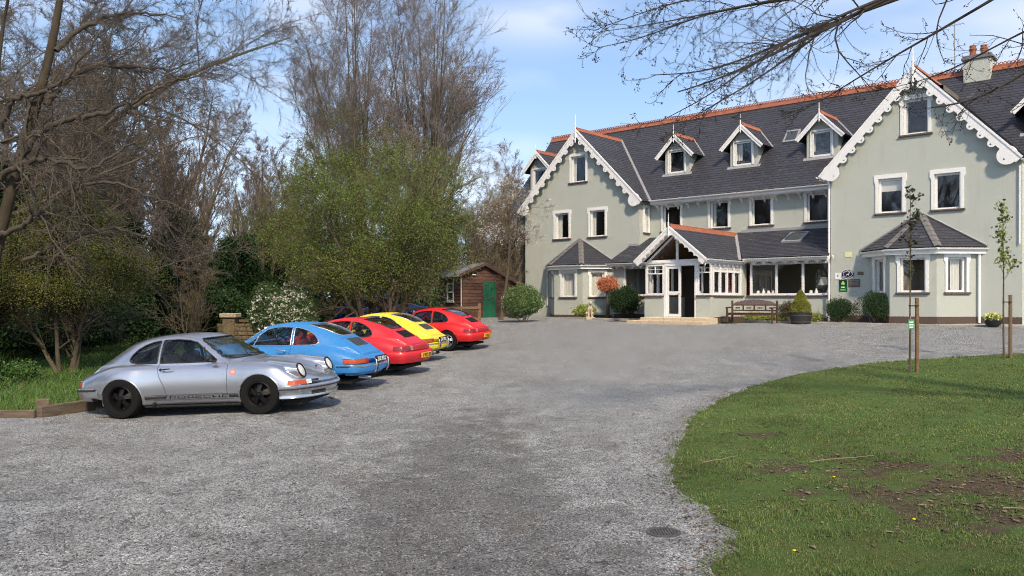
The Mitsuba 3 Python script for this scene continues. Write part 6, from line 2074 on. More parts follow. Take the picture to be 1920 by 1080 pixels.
proto('proto_droop', 51, ivy_leafer(0.0, 0.28, 4000, size=0.12), H=14.0, trunks=3, limb=(17, 0.16, 0.96), limb_len=0.58, limb_ang=(0.7, 1.3), br=11, br2=8, tw=5, trop=0.02, sag=0.11, lean=0.12, tip=(0.125, 0.105, 0.088), wood=(0.125, 0.108, 0.085), twig_r=0.0068, r0=0.17, up=0.0, curl=0.12)
GD = 'large bare trees with long drooping boughs at the left'
wood('drooping_bare_tree', GD, 'proto_droop', -12.6, 19.2, 0.80, 1.0, 'large bare tree with long twiggy boughs at the left edge, nearest of three')
wood('drooping_bare_tree', GD, 'proto_droop', -16.3, 28.0, 1.0, 2.6, 'large bare tree with a dense haze of grey twigs, second of three from the left')
wood('drooping_bare_tree', GD, 'proto_droop', -16.8, 23.5, 1.15, 4.4, 'large bare tree with dense grey twigs, farthest left of three')

r = rng(5)
G1 = 'bare woodland trees behind the cars'
spots = [  # x, y, scale, prototype
    (-15.6, 31, 1.05, 'a'), (-16.5, 27, 1.15, 'b'), (-17.5, 35, 1.15, 'a'), (-10.8, 34.5, 0.75, 'c'), (-13.2, 39, 0.62, 'b'), (-20.5, 32, 1.2, 'c'), (-22, 41, 1.2, 'a'), (-17.5, 44, 0.9, 'b'), (-12, 46, 0.72, 'a'),
    (-8.8, 46, 0.8, 'c'), (-24, 27, 1.2, 'b'), (-15.0, 22.8, 1.0, 'c'), (-26, 36, 1.25, 'a'), (-20, 50, 1.15, 'b'), (-28, 47, 1.25, 'a'), (-14, 54, 0.85, 'b'), (-5.5, 51, 0.80, 'a'), (-8, 57, 0.9, 'b'), (-2.2, 55, 0.72, 'a'), (-18, 22.0, 1.1, 'a'), (-34, 42, 1.25, 'b'), (-31, 54, 1.2, 'c'), (-24, 60, 1.2, 'a'), (-14.5, 49, 0.85, 'a'), (-12.5, 42.5, 0.72, 'a'), (-16, 58, 1.0, 'a'), (-11, 52, 0.85, 'b'), (-18.5, 39, 0.95, 'a'), (-19.5, 25.5, 1.0, 'a'), (-15.2, 36, 0.9, 'a'), (-12.6, 37, 0.62, 'a'), (-12.2, 41, 0.66, 'b'), (-21.5, 29, 1.1, 'b'), (-17.2, 33.5, 1.0, 'a'), (-10.6, 44, 0.6, 'a'), (-13.8, 33, 0.7, 'a'), (-13.2, 29.6, 0.82, 'c'), (-15.2, 27.6, 0.9, 'c'), (-12.2, 33.4, 0.72, 'c'), (-14.8, 38.2, 0.85, 'c'), (-17.2, 26.2, 1.0, 'c'), (-19.2, 34, 1.1, 'c'), (-12.6, 44.5, 0.8, 'c'), (-16.2, 42, 1.0, 'c'), (-10.4, 40.5, 0.66, 'c'), (-21, 37.5, 1.2, 'c')]
where = ['straight ahead of the silver car tail', 'far left']
for i, (x, y, s, p) in enumerate(spots):
    px_ = 960 + 1545 * x / y
    place = 'left edge of the photo' if px_ < 120 else 'left quarter of the photo' if px_ < 350 else 'left of the leafing tree' if px_ < 560 else 'behind the leafing tree' if px_ < 800 else 'behind the shed'
    nm = {'a': 'many limbed bare tree with ivied trunk', 'b': 'twin stemmed pale bare tree', 'c': 'short tree wrapped in dark ivy'}[p]
    wood('ivy_clad_tree' if p == 'c' else 'woodland_tree', ('ivy wrapped trees, ' if p == 'c' else 'bare trees, ') + place, f'proto_wood_{p}', x, y, s * (0.82 if x > -9.5 else 1.0), r.uniform(0, 6.28), f'{nm}, {place}')
for i, (x, y, s) in enumerate([(1.5, 52, 0.95), (-1.4, 47.5, 1.0), (-5.4, 48.5, 0.95), (0.2, 58, 1.1), (-6.5, 43, 0.8), (-2.4, 46.8, 1.15), (-0.9, 49.5, 1.25), (0.5, 51.5, 1.3), (-3.9, 50.5, 1.2), (1.9, 55.5, 1.35), (-0.1, 54.0, 1.3), (-11.5, 29.5, 0.55), (-14.5, 34.5, 0.7), (-9.8, 38, 0.7), (-16.5, 40, 0.8)]):
    wood('brown_thicket', 'brown leafless thickets in the wood', 'proto_thicket', x, y, s * 1.15, r.uniform(0, 6.28), 'brown leafless thicket of thin stems ' + ('behind the shed' if x > -7 else 'under the woodland trees'), 'thicket')
# trees behind the house
for i, (x, y, s, p, lab) in enumerate([(4.2, 66, 0.98, 'a', 'bare treetop rising behind the left gable'), (8.6, 70, 1.0, 'b', 'bare treetop over the main ridge, left end'), (26.5, 60, 1.05, 'a', 'bare treetop over the ridge left of the right gable'), (22.0, 66, 1.0, 'b', 'small bare treetop over the middle of the ridge'),
                                        (33.5, 52, 1.15, 'b', 'bare treetop behind the chimney'), (37.5, 54, 1.3, 'a', 'bare tree at the right edge behind the chimney'), (1.8, 62, 0.9, 'b', 'bare treetop left of the left gable')]):
    wood('woodland_tree', None, f'proto_wood_{p}', x, y, s, r.uniform(0, 6.28), lab)
# trees behind the photographer: they darken the panes and dapple the foreground
for i, (x, y, s, p) in enumerate([(-4.0, -17, 1.25, 'b'), (5.5, -15.0, 1.25, 'a'), (14, -18, 1.3, 'b'), (22, -12, 1.2, 'a'), (32, -16, 1.3, 'b'), (-30, -14, 1.3, 'c'), (27, 3, 1.1, 'c'), (38, 6, 1.3, 'a'), (-23, 5, 1.2, 'a'), (-27, 0, 1.25, 'a'), (-20.5, 10.5, 1.15, 'c'), (-31, 5, 1.3, 'a'), (-26, 11, 1.2, 'c'), (-35, -3, 1.35, 'a'), (-29, -7, 1.3, 'c'), (-38, 8, 1.35, 'a')]):
    wood('woodland_tree', 'bare trees on the near side of the drive', f'proto_wood_{p}', x, y, s, r.uniform(0, 6.28), 'bare tree on the near side of the drive, behind the viewpoint')

# the far wood that closes the view
k = thing('far_woodland', 'far brown wood closing the view behind the trees', 'woodland', None, 'stuff')
far_pts = []
for i in range(46):
    a = r.uniform(-0.80, 0.05)
    d = r.uniform(62, 92)
    far_pts.append((d * math.sin(a), d * math.cos(a), r.uniform(0.9, 1.15)))
for i, (x, y, s) in enumerate(far_pts):
    M = tr(x, y, float(gz(x, y)) - 0.1) @ rotz(r.uniform(0, 6.28)) @ np.diag([s, s, s, 1.0])
    M = tr(x, y, float(gz(x, y)) - 0.1) @ rotz(i * 1.7) @ np.diag([s, s, s, 1.0])
    scene[f'{k}__{i + 1:03d}'] = {'type': 'instance', 'shapes': {'type': 'ref', 'id': 'proto_wood_a' if i % 3 else 'proto_wood_b'}, 'to_world': T4(M)}




def by_distance(prefix):
    """Tells alike things apart in their labels by how near they stand."""
    ks = [k for k in labels if '__' not in k and labels[k].get('label', '').startswith(prefix)]
    groups_ = {}
    for k in ks:
        groups_.setdefault(labels[k]['label'], []).append(k)
    words_ = ['nearest', 'second nearest', 'third nearest', 'fourth nearest', 'fifth nearest', 'sixth nearest', 'seventh nearest', 'eighth nearest', 'ninth nearest', 'tenth nearest', 'eleventh nearest', 'twelfth nearest']
    for lab, kk in groups_.items():
        if len(kk) > 1 and 'viewpoint' not in lab:
            kk.sort(key=lambda k: float(np.array(scene[k]['to_world'].matrix)[1, 3]))
            for i, k in enumerate(kk):
                labels[k]['label'] = f'{lab}, {words_[min(i, 11)]}'


for pre in ('many limbed', 'twin stemmed', 'short tree', 'brown leafless'):
    by_distance(pre)

# ---------------------------------------------------------------- shrubs
def blob_points(r, n, centre, rad, lumps=9, shell=0.55):
    c = unit(r.normal(size=(lumps, 3))) * r.uniform(0.25, 0.62, (lumps, 1))
    c[:, 2] = np.abs(c[:, 2]) * 0.9 - 0.1
    rr = r.uniform(0.38, 0.58, lumps)
    i = r.randint(0, lumps, n)
    d = unit(r.normal(size=(n, 3)))
    q = c[i] + d * (rr[i] * (1 - (1 - shell) * r.uniform(0, 1, n) ** 2.2))[:, None]
    q[:, 2] = np.maximum(q[:, 2], -0.92 + 0.1 * r.uniform(0, 1, n))
    return np.asarray(centre) + q * np.asarray(rad)


def shrub(key, label, x, y, w, h, n, size, a, b, seed, flowers=None, depth=None, cat_='shrub', group=None, z0=None, lift=0.0, aspect=0.6, stems=True, fsize=0.05, p=1.0, fn=None):
    k = thing(key, label, cat_, group)
    r = rng(seed)
    zb = float(gz(x, y)) if z0 is None else z0
    c = (x, y, zb + lift + h * (0.5 if lift else 0.46))
    P = blob_points(r, n, c, (w / 2, (depth or w) / 2, h * (0.54 if lift else 0.58)), 14)
    P[:, 2] = np.maximum(P[:, 2], zb + lift + 0.02)
    ns = int(26 + 10 * w)                                    # stray shoots breaking the outline
    i = r.randint(0, n, ns)
    o_ = unit(P[i] - np.asarray(c)) + r.normal(0, 0.3, (ns, 3)) + np.array([0, 0, 0.35])
    sh = (P[i][:, None] + unit(o_)[:, None] * (np.linspace(0.1, 1, 10)[None, :, None] * r.uniform(0.08, 0.30, (ns, 1, 1)) * min(w, 2.2) ** 0.7)).reshape(-1, 3)
    P = np.vstack([P, sh + r.normal(0, size * 0.3, sh.shape)])
    n = len(P)
    v, f, cc = leafcards(P, size, r, mixcol(n, r, a, b, 0.2, p), aspect)
    put(k + '__foliage', trimesh.Trimesh(v, f, process=False), 'leaf', False, color=cc)
    if flowers is not None:
        nf, ca, cb = flowers
        P = blob_points(r, nf, c, (w / 2 * 1.03, (depth or w) / 2 * 1.03, h * 0.56), 12, 0.9)
        rr_ = rng(seed)
        P = blob_points(rr_, nf, c, (w / 2 * 1.03, (depth or w) / 2 * 1.03, h * 0.56), 12, 0.92)
        P[:, 2] = np.maximum(P[:, 2], zb + lift + 0.05)
        v, f, cc = leafcards(np.repeat(P, 5, 0) + r.normal(0, fsize * 0.6, (nf * 5, 3)), fsize, r, mixcol(nf * 5, r, ca, cb, 0.08), 0.9)
        put(k + '__blossom', trimesh.Trimesh(v, f, process=False), 'leaf', False, color=cc)
    if stems:
        st = []
        for i in range(7):
            e = np.array(c) + r.normal(size=3) * np.array([w * .28, w * .28, h * .15])
            b0 = np.array([x + r.normal() * .06, y + r.normal() * .06, zb - 0.03])
            m_ = (b0 + e) / 2 + r.normal(size=3) * 0.05
            st.append(tube([b0, m_, e], [0.025, 0.018, 0.008], 5))
        m = cat(st)
        put(k + '__stems', m, 'vcol', True, color=np.tile(BARK, (len(m.vertices), 1)))
    return k


def hs(s, v):
    p = h2w(s, v)
    return float(p[0]), float(p[1])


WHITE_A, WHITE_B = (0.55, 0.56, 0.48), (0.72, 0.72, 0.66)
shrub('flowering_bush', 'tall bush covered with white blossom behind the blue car', -7.75, 27.8, 2.7, 2.45, 34000, 0.075, (0.022, 0.058, 0.014), (0.085, 0.14, 0.04), 71, (1500, WHITE_A, WHITE_B), fsize=0.055)
shrub('flowering_bush', 'rounded pale variegated bush with white flowers at the left corner of the house', 0.50, 38.4, 2.35, 1.80, 34000, 0.075, (0.035, 0.09, 0.02), (0.17, 0.25, 0.09), 72, (420, WHITE_A, WHITE_B), depth=1.8)
x, y = hs(-12.15, -0.35)
shrub('lime_shrub', 'low lime green shrub beside the stone dog', x, y, 1.35, 0.72, 7000, 0.07, (0.16, 0.22, 0.04), (0.36, 0.42, 0.12), 73, depth=1.0)
x, y = hs(-10.75, -0.35)
k = shrub('orange_shrub', 'orange leaved shrub trained as a ball on a stem', x, y, 1.30, 1.05, 8000, 0.075, (0.36, 0.09, 0.04), (0.62, 0.27, 0.15), 74, lift=1.05, stems=False)
m = tube([(x, y, -0.2), (x + .03, y, 0.5), (x, y, 1.3)], [0.13, 0.09, 0.05], 9)
put(k + '__stem', m, 'bark', True)
x, y = hs(-9.45, -0.75)
shrub('dark_shrub', 'tall dark green shrub left of the porch', x, y, 1.75, 1.75, 18000, 0.085, (0.006, 0.022, 0.008), (0.03, 0.07, 0.02), 75, depth=1.3, aspect=0.3)
x, y = hs(2.0, -1.05)
shrub('dark_shrub', 'wide dark green evergreen under the plaques, taller to the right', x + .1, y - .1, 1.5, 1.38, 17000, 0.055, (0.008, 0.028, 0.010), (0.035, 0.075, 0.024), 76, depth=1.1, aspect=0.35)
x, y = hs(0.85, -0.95)
shrub('dark_shrub', 'low dark green evergreen beside the downpipe', x, y, 1.5, 1.08, 14000, 0.055, (0.008, 0.03, 0.010), (0.04, 0.08, 0.024), 77, depth=1.0, aspect=0.35)
x, y = hs(-1.35, -0.75)
shrub('twiggy_shrub', 'sparse reddish grey shrub between the bench and the tub', x, y, 1.2, 0.95, 3600, 0.05, (0.04, 0.05, 0.02), (0.14, 0.10, 0.07), 78, depth=0.8)
for i, (s_, v_, w_, lab) in enumerate([(-3.0, -0.65, 0.8, 'left'), (-2.35, -0.7, 0.85, 'middle'), (-1.75, -0.8, 0.75, 'right')]):
    x, y = hs(s_, v_)
    shrub('hosta_plant', f'yellow green leafy plant under the bench, {lab} one of three', x, y, w_, 0.34, 1300, 0.10, (0.14, 0.20, 0.03), (0.42, 0.44, 0.14), 80 + i, depth=0.6, cat_='plant', stems=False, aspect=0.35)
x, y = hs(0.0, -1.1)
shrub('hosta_plant', 'yellow green leafy plant at the foot of the downpipe, right of the tub', x, y, 0.8, 0.42, 1400, 0.09, (0.14, 0.20, 0.03), (0.42, 0.44, 0.14), 84, depth=0.6, cat_='plant', stems=False, aspect=0.35)
# undergrowth
for i, (x, y, w_, h_, lab) in enumerate([(-13.5, 25.5, 3.2, 2.6, 'dark evergreen bush in the wood, left of the ivy trunks'), (-13.6, 23.6, 2.6, 1.6, 'dark evergreen bush beside the olive shrub'), (-11.2, 31.8, 3.0, 2.2, 'dark evergreen bush beyond the grass in the middle of the wood'), (-17, 30, 4.2, 3.4, 'tall dark evergreen bush deep in the left wood'),
                                           (-8.6, 33.8, 2.6, 2.0, 'dark evergreen bush behind the stone wall'), (-5.4, 30.0, 1.0, 0.9, 'small dark evergreen at the foot of the leafing tree'), (-4.5, 34.6, 1.4, 1.3, 'dark rounded evergreen at the foot of the grey limbed tree'), (-17, 52, 7, 5, 'broad evergreen far back in the middle of the wood'), (-21.5, 54, 8, 5.5, 'broad evergreen far back at the left of the wood'), (-13.5, 50.5, 6, 4.6, 'broad evergreen far back, left of the leafing tree'), (-9.5, 55, 7, 5, 'broad evergreen far back behind the leafing tree'), (-27, 50, 8, 6, 'broad evergreen far back behind the olive shrub'), (-14.5, 17.2, 2.6, 1.5, 'leafy green bush at the left edge of the photo'),
                                           (-22, 36, 6, 4.5, 'broad dark evergreen deep in the far left wood'), (-5.4, 40, 3.2, 3.0, 'dark evergreen behind the tall bare trees'), (-13, 44, 5, 4.2, 'broad dark evergreen behind the brown thickets'), (-20, 25, 4, 3.2, 'dark evergreen at the left edge behind the drooping tree')]):
    shrub('evergreen_bush', lab, x, y, w_, h_, int(4200 * min(w_, 5)), 0.13 if y < 45 else 0.2, (0.012, 0.036, 0.012), (0.05, 0.10, 0.028), 90 + i, stems=False)
for i, (x, y) in enumerate(sorted([(rng(400 + j).uniform(-12.2, -9.8), rng(500 + j).uniform(15.4, 18.4)) for j in range(6)], key=lambda q_: q_[0] / q_[1])):
    shrub('nettle_clump', 'clump of green nettles in the grass at the left, ' + ['first', 'second', 'third', 'fourth', 'fifth', 'sixth'][i] + ' of six from the left', x, y, 0.6, 0.38, 700, 0.07, (0.03, 0.08, 0.015), (0.09, 0.17, 0.04), 120 + i, group='weed clumps at the left', cat_='weeds', stems=False)


# ---------------------------------------------------------------- the bough overhead, top right
k = thing('overhanging_tree', 'dark budding boughs reaching in overhead from the upper right', 'tree')
r = rng(141)
boughs = [  # control points in world metres, start radius
    ([(9.2, 7.2, 3.2), (7.4, 8.2, 3.95), (6.2, 9.0, 4.30), (4.9, 9.3, 4.42), (3.6, 9.4, 4.35)], 0.115),
    ([(5.2, 9.2, 4.42), (4.5, 9.1, 4.32), (3.7, 9.0, 3.95), (2.9, 8.9, 3.55), (2.2, 8.8, 3.22), (1.75, 8.7, 3.05)], 0.045),
    ([(4.7, 9.15, 4.35), (3.8, 9.3, 4.05), (3.0, 9.4, 3.75), (2.2, 9.5, 3.50), (1.6, 9.5, 3.45)], 0.032),
    ([(4.3, 9.4, 4.45), (3.3, 9.7, 4.40), (2.3, 10.0, 4.30), (1.5, 10.1, 4.05), (1.05, 10.1, 3.95)], 0.028),
    ([(3.6, 9.4, 4.35), (2.7, 9.6, 4.45), (1.8, 9.8, 4.35), (1.0, 9.9, 4.10)], 0.022),
    ([(8.6, 7.6, 3.5), (7.2, 8.6, 3.85), (6.3, 9.2, 3.75), (5.7, 9.5, 3.35), (5.2, 9.6, 3.15), (4.9, 9.6, 3.10)], 0.060),
    ([(7.6, 8.2, 4.0), (6.6, 9.2, 4.6), (5.6, 9.8, 4.9), (4.6, 10.0, 5.0)], 0.05),
    ([(4.4, 9.05, 4.30), (3.5, 8.6, 3.85), (2.6, 8.3, 3.35), (1.9, 8.1, 2.85), (1.5, 8.0, 2.62)], 0.026),
    ([(3.4, 9.0, 3.80), (2.7, 9.2, 3.30), (2.1, 9.3, 2.95), (1.75, 9.3, 2.72)], 0.018),
    ([(3.9, 9.4, 4.40), (2.8, 9.1, 4.15), (1.6, 8.9, 3.85), (0.95, 8.8, 3.72)], 0.022),
    ([(5.6, 9.2, 4.35), (4.9, 9.6, 3.95), (4.2, 9.9, 3.55), (3.7, 10.0, 3.25), (3.3, 10.0, 3.05)], 0.024),
    ([(6.6, 9.0, 4.25), (5.9, 9.8, 3.95), (5.2, 10.2, 3.62), (4.7, 10.3, 3.5)], 0.022),
]
tk = tube([(9.8, 6.6, -1.0), (9.5, 6.9, 1.5), (9.2, 7.2, 3.2), (8.9, 7.5, 5.5), (8.4, 8.2, 8.0), (8.0, 8.8, 10.5)], [0.34, 0.27, 0.23, 0.18, 0.12, 0.05], 10)
put(k + '__trunk', tk, 'bark', True)
allm, cols = [], []
for pts, r0 in boughs:
    c = spline(pts, 6)
    rad = 0.8 * r0 * (1 - 0.82 * np.linspace(0, 1, len(c)))
    mm = tube(c, rad, 7)
    allm.append((np.array(mm.vertices), np.array(mm.faces)))
    path, rd = c[None], rad[None]
    L = np.array([np.linalg.norm(np.diff(c, axis=0), axis=1).sum()])
    P1, D1, L1, R1 = spawn(path, rd, 17 if r0 < 0.1 else 9, 0.25, 1.0, 0.4, 1.0, r, 0.30, L, 0.5, up=-0.10)
    p1, r1 = grow(P1, D1, L1, np.clip(R1, 0.004, 0.012), 7, 0.16, -0.01, r, 0.7)
    P2, D2, L2, R2 = spawn(p1, r1, 5, 0.15, 1.0, 0.4, 1.0, r, 0.42, L1, 0.7)
    p2, r2 = grow(P2, D2, L2, np.clip(R2, 0.003, 0.006), 5, 0.22, 0.0, r, 0.5)
    P3, D3, L3, R3 = spawn(p2, r2, 2, 0.3, 1.0, 0.5, 1.1, r, 0.4, L2, 0.8)
    p3, r3 = grow(P3, D3, L3, np.clip(R3, 0.0025, 0.004), 3, 0.2, 0.0, r, 0.4)
    allm += [tubes(p1, r1, 5), tubes(p2, r2, 4), tubes(p3, r3, 3)]
    tp = np.vstack([p2[:, -1], p3[:, -1], p2[:, 3], p1[:, -1]])
    tp = tp[r.uniform(0, 1, len(tp)) < 0.75]
    # buds: small pointed clusters
    nb = len(tp)
    B = tp + r.normal(0, 0.006, (nb, 3))
    v, f, cc = leafcards(B, 0.030, r, mixcol(nb, r, (0.02, 0.02, 0.012), (0.06, 0.06, 0.03)), 0.5)
    allm.append((v, f))
V, F = join(allm)
put(k + '__boughs', trimesh.Trimesh(V, F, process=False), 'bough', True)
mat('bough', (0.042, 0.035, 0.031), 0.9)
for i in range(6):
    pass

def bough_tree(k, trunk, trunk_r, boughs, seed, n1, bs, tip, wood_c, twig=0.005, droop=-0.06):
    """A tree laid out bough by bough from control points in metres."""
    r = rng(seed)
    put(k + '__trunk', tube(spline(trunk, 6), np.interp(np.linspace(0, 1, 6 * len(trunk)), np.linspace(0, 1, len(trunk_r)), trunk_r), 10), 'bark_dark', True)
    for pts, r0 in boughs:
        c = spline(pts, 7)
        c[1:-1] += r.normal(0, 0.02, (len(c) - 2, 3))
        rad = r0 * (1 - 0.85 * np.linspace(0, 1, len(c)))
        mm = tube(c, rad, 7)
        L = np.array([np.linalg.norm(np.diff(c, axis=0), axis=1).sum()])
        P1, D1, L1, R1 = spawn(c[None], rad[None], n1, 0.15, 1.0, 0.4, 1.1, r, 0.34, L, 0.5, up=droop)
        p1, r1 = grow(P1, D1, L1, np.clip(R1, twig * 1.5, 0.03), 8, 0.15, 0.0, r, 0.7, 0.03)
        P2, D2, L2, R2 = spawn(p1, r1, bs, 0.12, 1.0, 0.4, 1.0, r, 0.48, L1, 0.7)
        p2, r2 = grow(P2, D2, L2, np.clip(R2, twig, 0.012), 6, 0.17, 0.0, r, 0.6, 0.03)
        P3, D3, L3, R3 = spawn(p2, r2, bs, 0.15, 1.0, 0.4, 1.0, r, 0.5, L2, 0.8)
        p3, r3 = grow(P3, D3, L3, np.clip(R3, twig * 0.8, 0.008), 4, 0.18, 0.0, r, 0.5)
        ms = [(np.array(mm.vertices), np.array(mm.faces)), tubes(p1, r1, 5), tubes(p2, r2, 4), tubes(p3, r3, 3)]
        V, F = join(ms)
        cols = np.vstack([np.tile(np.asarray(wood_c) * (1 - q_) + np.asarray(tip) * q_, (len(v), 1)) for (v, f), q_ in zip(ms, (0, .3, .7, 1))])
        put(k + '__bough', trimesh.Trimesh(V, F, process=False), 'vcol', True, color=cols)


k = thing('crooked_tree', 'old crooked bare tree leaning in at the left edge, its long boughs bending right', 'tree')
bough_tree(k, [(-10.0, 15.4, -1.1), (-9.75, 15.2, 0.6), (-9.35, 15.1, 2.2), (-9.0, 15.0, 3.3), (-8.5, 15.0, 5.0), (-8.2, 15.1, 6.9), (-8.0, 15.2, 8.6)], [0.16, 0.12, 0.105, 0.092, 0.075, 0.05, 0.025],
           [([(-9.1, 15.0, 3.0), (-8.4, 14.8, 3.95), (-7.6, 14.7, 4.15), (-6.9, 14.7, 4.35), (-6.2, 14.8, 4.75), (-5.6, 14.9, 4.95)], 0.075),
            ([(-9.4, 14.9, 3.0), (-8.7, 14.6, 3.25), (-8.1, 14.5, 3.35), (-7.4, 14.4, 3.15), (-6.8, 14.4, 3.5), (-6.2, 14.5, 3.75)], 0.065),
            ([(-9.4, 15.0, 2.0), (-8.6, 14.7, 2.3), (-7.9, 14.6, 2.75), (-7.2, 14.6, 2.95), (-6.4, 14.7, 2.7), (-5.7, 14.7, 2.45)], 0.055),
            ([(-8.5, 15.0, 4.4), (-8.0, 15.1, 5.0), (-7.3, 15.2, 5.2), (-6.4, 15.3, 5.15), (-5.7, 15.4, 5.45)], 0.06),
            ([(-8.3, 15.0, 5.4), (-7.7, 15.2, 6.0), (-6.9, 15.3, 6.2), (-6.1, 15.4, 6.1)], 0.055),
            ([(-9.3, 15.0, 4.0), (-8.9, 14.8, 4.5), (-8.3, 14.7, 4.6), (-7.6, 14.6, 5.2), (-7.0, 14.6, 5.9)], 0.055),
            ([(-9.0, 15.2, 1.6), (-8.3, 15.3, 1.95), (-7.5, 15.4, 2.2), (-6.6, 15.5, 1.95), (-5.9, 15.6, 1.75)], 0.04)], 301, 18, 7, (0.105, 0.092, 0.078), (0.075, 0.064, 0.052))

# ---------------------------------------------------------------- saplings with stakes
def sapling(label, x, y, sx, sy, H, seed, a, b, nleaf, stake_h, tag_=False):
    k = thing('staked_sapling', label, 'sapling')
    r = rng(seed)
    z = float(lawn_z(np.array([x]), np.array([y]))[0])
    stem = np.column_stack([x + r.normal(0, 0.012, 9).cumsum() * 0.5, y + r.normal(0, 0.01, 9).cumsum() * 0.5, np.linspace(z - 0.05, z + H, 9)])
    put(k + '__trunk', tube(stem, np.linspace(0.024, 0.006, 9), 8), 'bark', True)
    path, rad = stem[None], np.linspace(0.022, 0.006, 9)[None]
    P1, D1, L1, R1 = spawn(path, rad, 17, 0.52, 0.99, 0.35, 0.8, r, 0.16, np.array([H]), 0.5, up=0.3)
    p1, r1 = grow(P1, D1, L1, np.clip(R1, 0.004, 0.008), 5, 0.12, 0.05, r, 0.5)
    P2, D2, L2, R2 = spawn(p1, r1, 3, 0.3, 1.0, 0.5, 1.0, r, 0.4, L1, 0.7)
    p2, r2 = grow(P2, D2, L2, np.full(len(P2), 0.003), 3, 0.1, 0.0, r, 0.4)
    V, F = join([tubes(p1, r1, 5), tubes(p2, r2, 3)])
    put(k + '__branches', trimesh.Trimesh(V, F, process=False), 'bark', True)
    tips = np.vstack([p1[:, -1], p1[:, 3], p2[:, -1]])
    i = r.randint(0, len(tips), nleaf)
    v, f, cc = leafcards(tips[i] + r.normal(0, 0.045, (nleaf, 3)), 0.085, r, mixcol(nleaf, r, a, b), 0.7)
    put(k + '__foliage', trimesh.Trimesh(v, f, process=False), 'leaf', False, color=cc)
    kk = thing('tree_stake', f'round wooden stake beside the {"left" if tag_ else "right"} sapling', 'stake')
    zs = float(lawn_z(np.array([sx]), np.array([sy]))[0])
    st = lathe([(0, -0.1), (0.038, -0.1), (0.038, stake_h - 0.006), (0.032, stake_h), (0, stake_h)], 14)
    st.apply_translation((sx, sy, zs))
    put(kk + '__post', st, 'timber', 40)
    zt = zs + stake_h - 0.16
    ti = int(np.argmin(abs(stem[:, 2] - zt)))
    put(kk + '__tie', cat([tube([(sx, sy - .04, zt), (x, y - .03, zt), (x - .03, y, zt), (x, y + .03, zt), (sx, sy + .04, zt), (sx + .04, sy, zt), (sx, sy - .04, zt)], 0.012, 5)]), 'rubber', True)
    if tag_:
        tgk = thing('plant_tag', 'small green and white label hanging on the left sapling', 'tag')
        zt2 = z + 0.98
        put(tgk + '__card', bbox(x - 0.055, x + 0.065, y - 0.034, y - 0.030, zt2 - 0.11, zt2 + 0.09, 0.001), 'sign_tag')
        for q_ in range(3):
            put(tgk + '__print', box(x - 0.035, x + 0.045, y - 0.0355, y - 0.0345, zt2 - 0.08 + q_ * 0.05, zt2 - 0.055 + q_ * 0.05), 'white')
        put(tgk + '__string', tube([(x, y - 0.02, zt2 + 0.16), (x, y - 0.032, zt2 + 0.09)], 0.002, 4), 'white')


mat('sign_tag', (0.06, 0.30, 0.12), 0.5)
sapling('dark leaved young tree tied to the left stake on the lawn', 8.00, 16.55, 8.17, 16.62, 3.55, 151, (0.014, 0.022, 0.010), (0.05, 0.06, 0.03), 170, 1.50, True)
sapling('pale green young tree tied to the right stake on the lawn', 11.02, 18.45, 11.22, 18.55, 3.35, 153, (0.10, 0.14, 0.03), (0.24, 0.28, 0.08), 300, 1.42)

# ---------------------------------------------------------------- shed, fence, wall, bench, pots, dog
k = thing('garden_shed', 'brown boarded shed with a green door and grey felt roof', 'shed')
SA = math.radians(25)
SC = np.array([-2.72, 44.0])
zs = float(gz(*SC)) - 0.05
FR = fr((SC[0], SC[1], zs), (math.cos(SA), math.sin(SA), 0), (0, 0, 1), (-math.sin(SA), math.cos(SA), 0))        # front: x right, y up, z inwards
LFm = FR @ fr((0, 0, 4.2), (0, 0, -1), (0, 1, 0), (1, 0, 0))                                                       # left flank, x towards the front
SM = lambda m, F=FR: moved(m, F)
W, EL, PK, PX, ERr = 3.7, 2.42, 2.98, 1.32, 1.75
prof = sg.Polygon([(0, 0), (W, 0), (W, ERr), (PX, PK), (0, EL)])
mat('shed_wood', proc(lambda p, n, uv: mix((0.050, 0.024, 0.017), (0.13, 0.062, 0.042), fbm(p.x * 4, p.y * 4, p.z * 18, 4))), 0.75)
mat('shed_wood_b', proc(lambda p, n, uv: mix((0.065, 0.032, 0.022), (0.17, 0.085, 0.06), fbm(p.x * 4 + 3, p.y * 4, p.z * 16, 4))), 0.75)
mat('shed_green', (0.008, 0.125, 0.06), 0.5)
mat('felt', proc(lambda p, n, uv: mix((0.11, 0.115, 0.125), (0.20, 0.205, 0.215), fbm(p.x * 2, p.y * 2, p.z * 2, 4))), 0.9)
put(k + '__wall', SM(moved(extr(prof, 0.03), tr(0, 0, 0.05))), 'under_black')
r = rng(7)
door = rect(1.30, 0.05, 2.06, 2.02)


def boards(poly, F, hole, n, h, tag_):
    y = 0.0
    for i in range(n):
        b = rect(-9, y, 9, y + h - 0.012).intersection(poly).difference(hole)
        for g_ in getattr(b, 'geoms', [b]):
            if g_.area < 0.01 or g_.geom_type != 'Polygon':
                continue
            m = extr(g_, 0.045)
            v = np.array(m.vertices)
            # waney: the lower edge stands out
            v[:, 2] = -v[:, 2] * 0.7 * (1.3 - (v[:, 1] - y) / h) + 0.05 + r.uniform(-.004, .004)
            wob = 0.010 * (meshkit.noise(np.column_stack([v[:, 0] * 1.3, v[:, 0] * 0 + i * 3.1, v[:, 0] * 0])) - 0.5)
            v[:, 1] += wob
            m.vertices = v
            put(k + '__board', SM(m, F), 'shed_wood' if r.uniform() < 0.6 else 'shed_wood_b')
        y += h


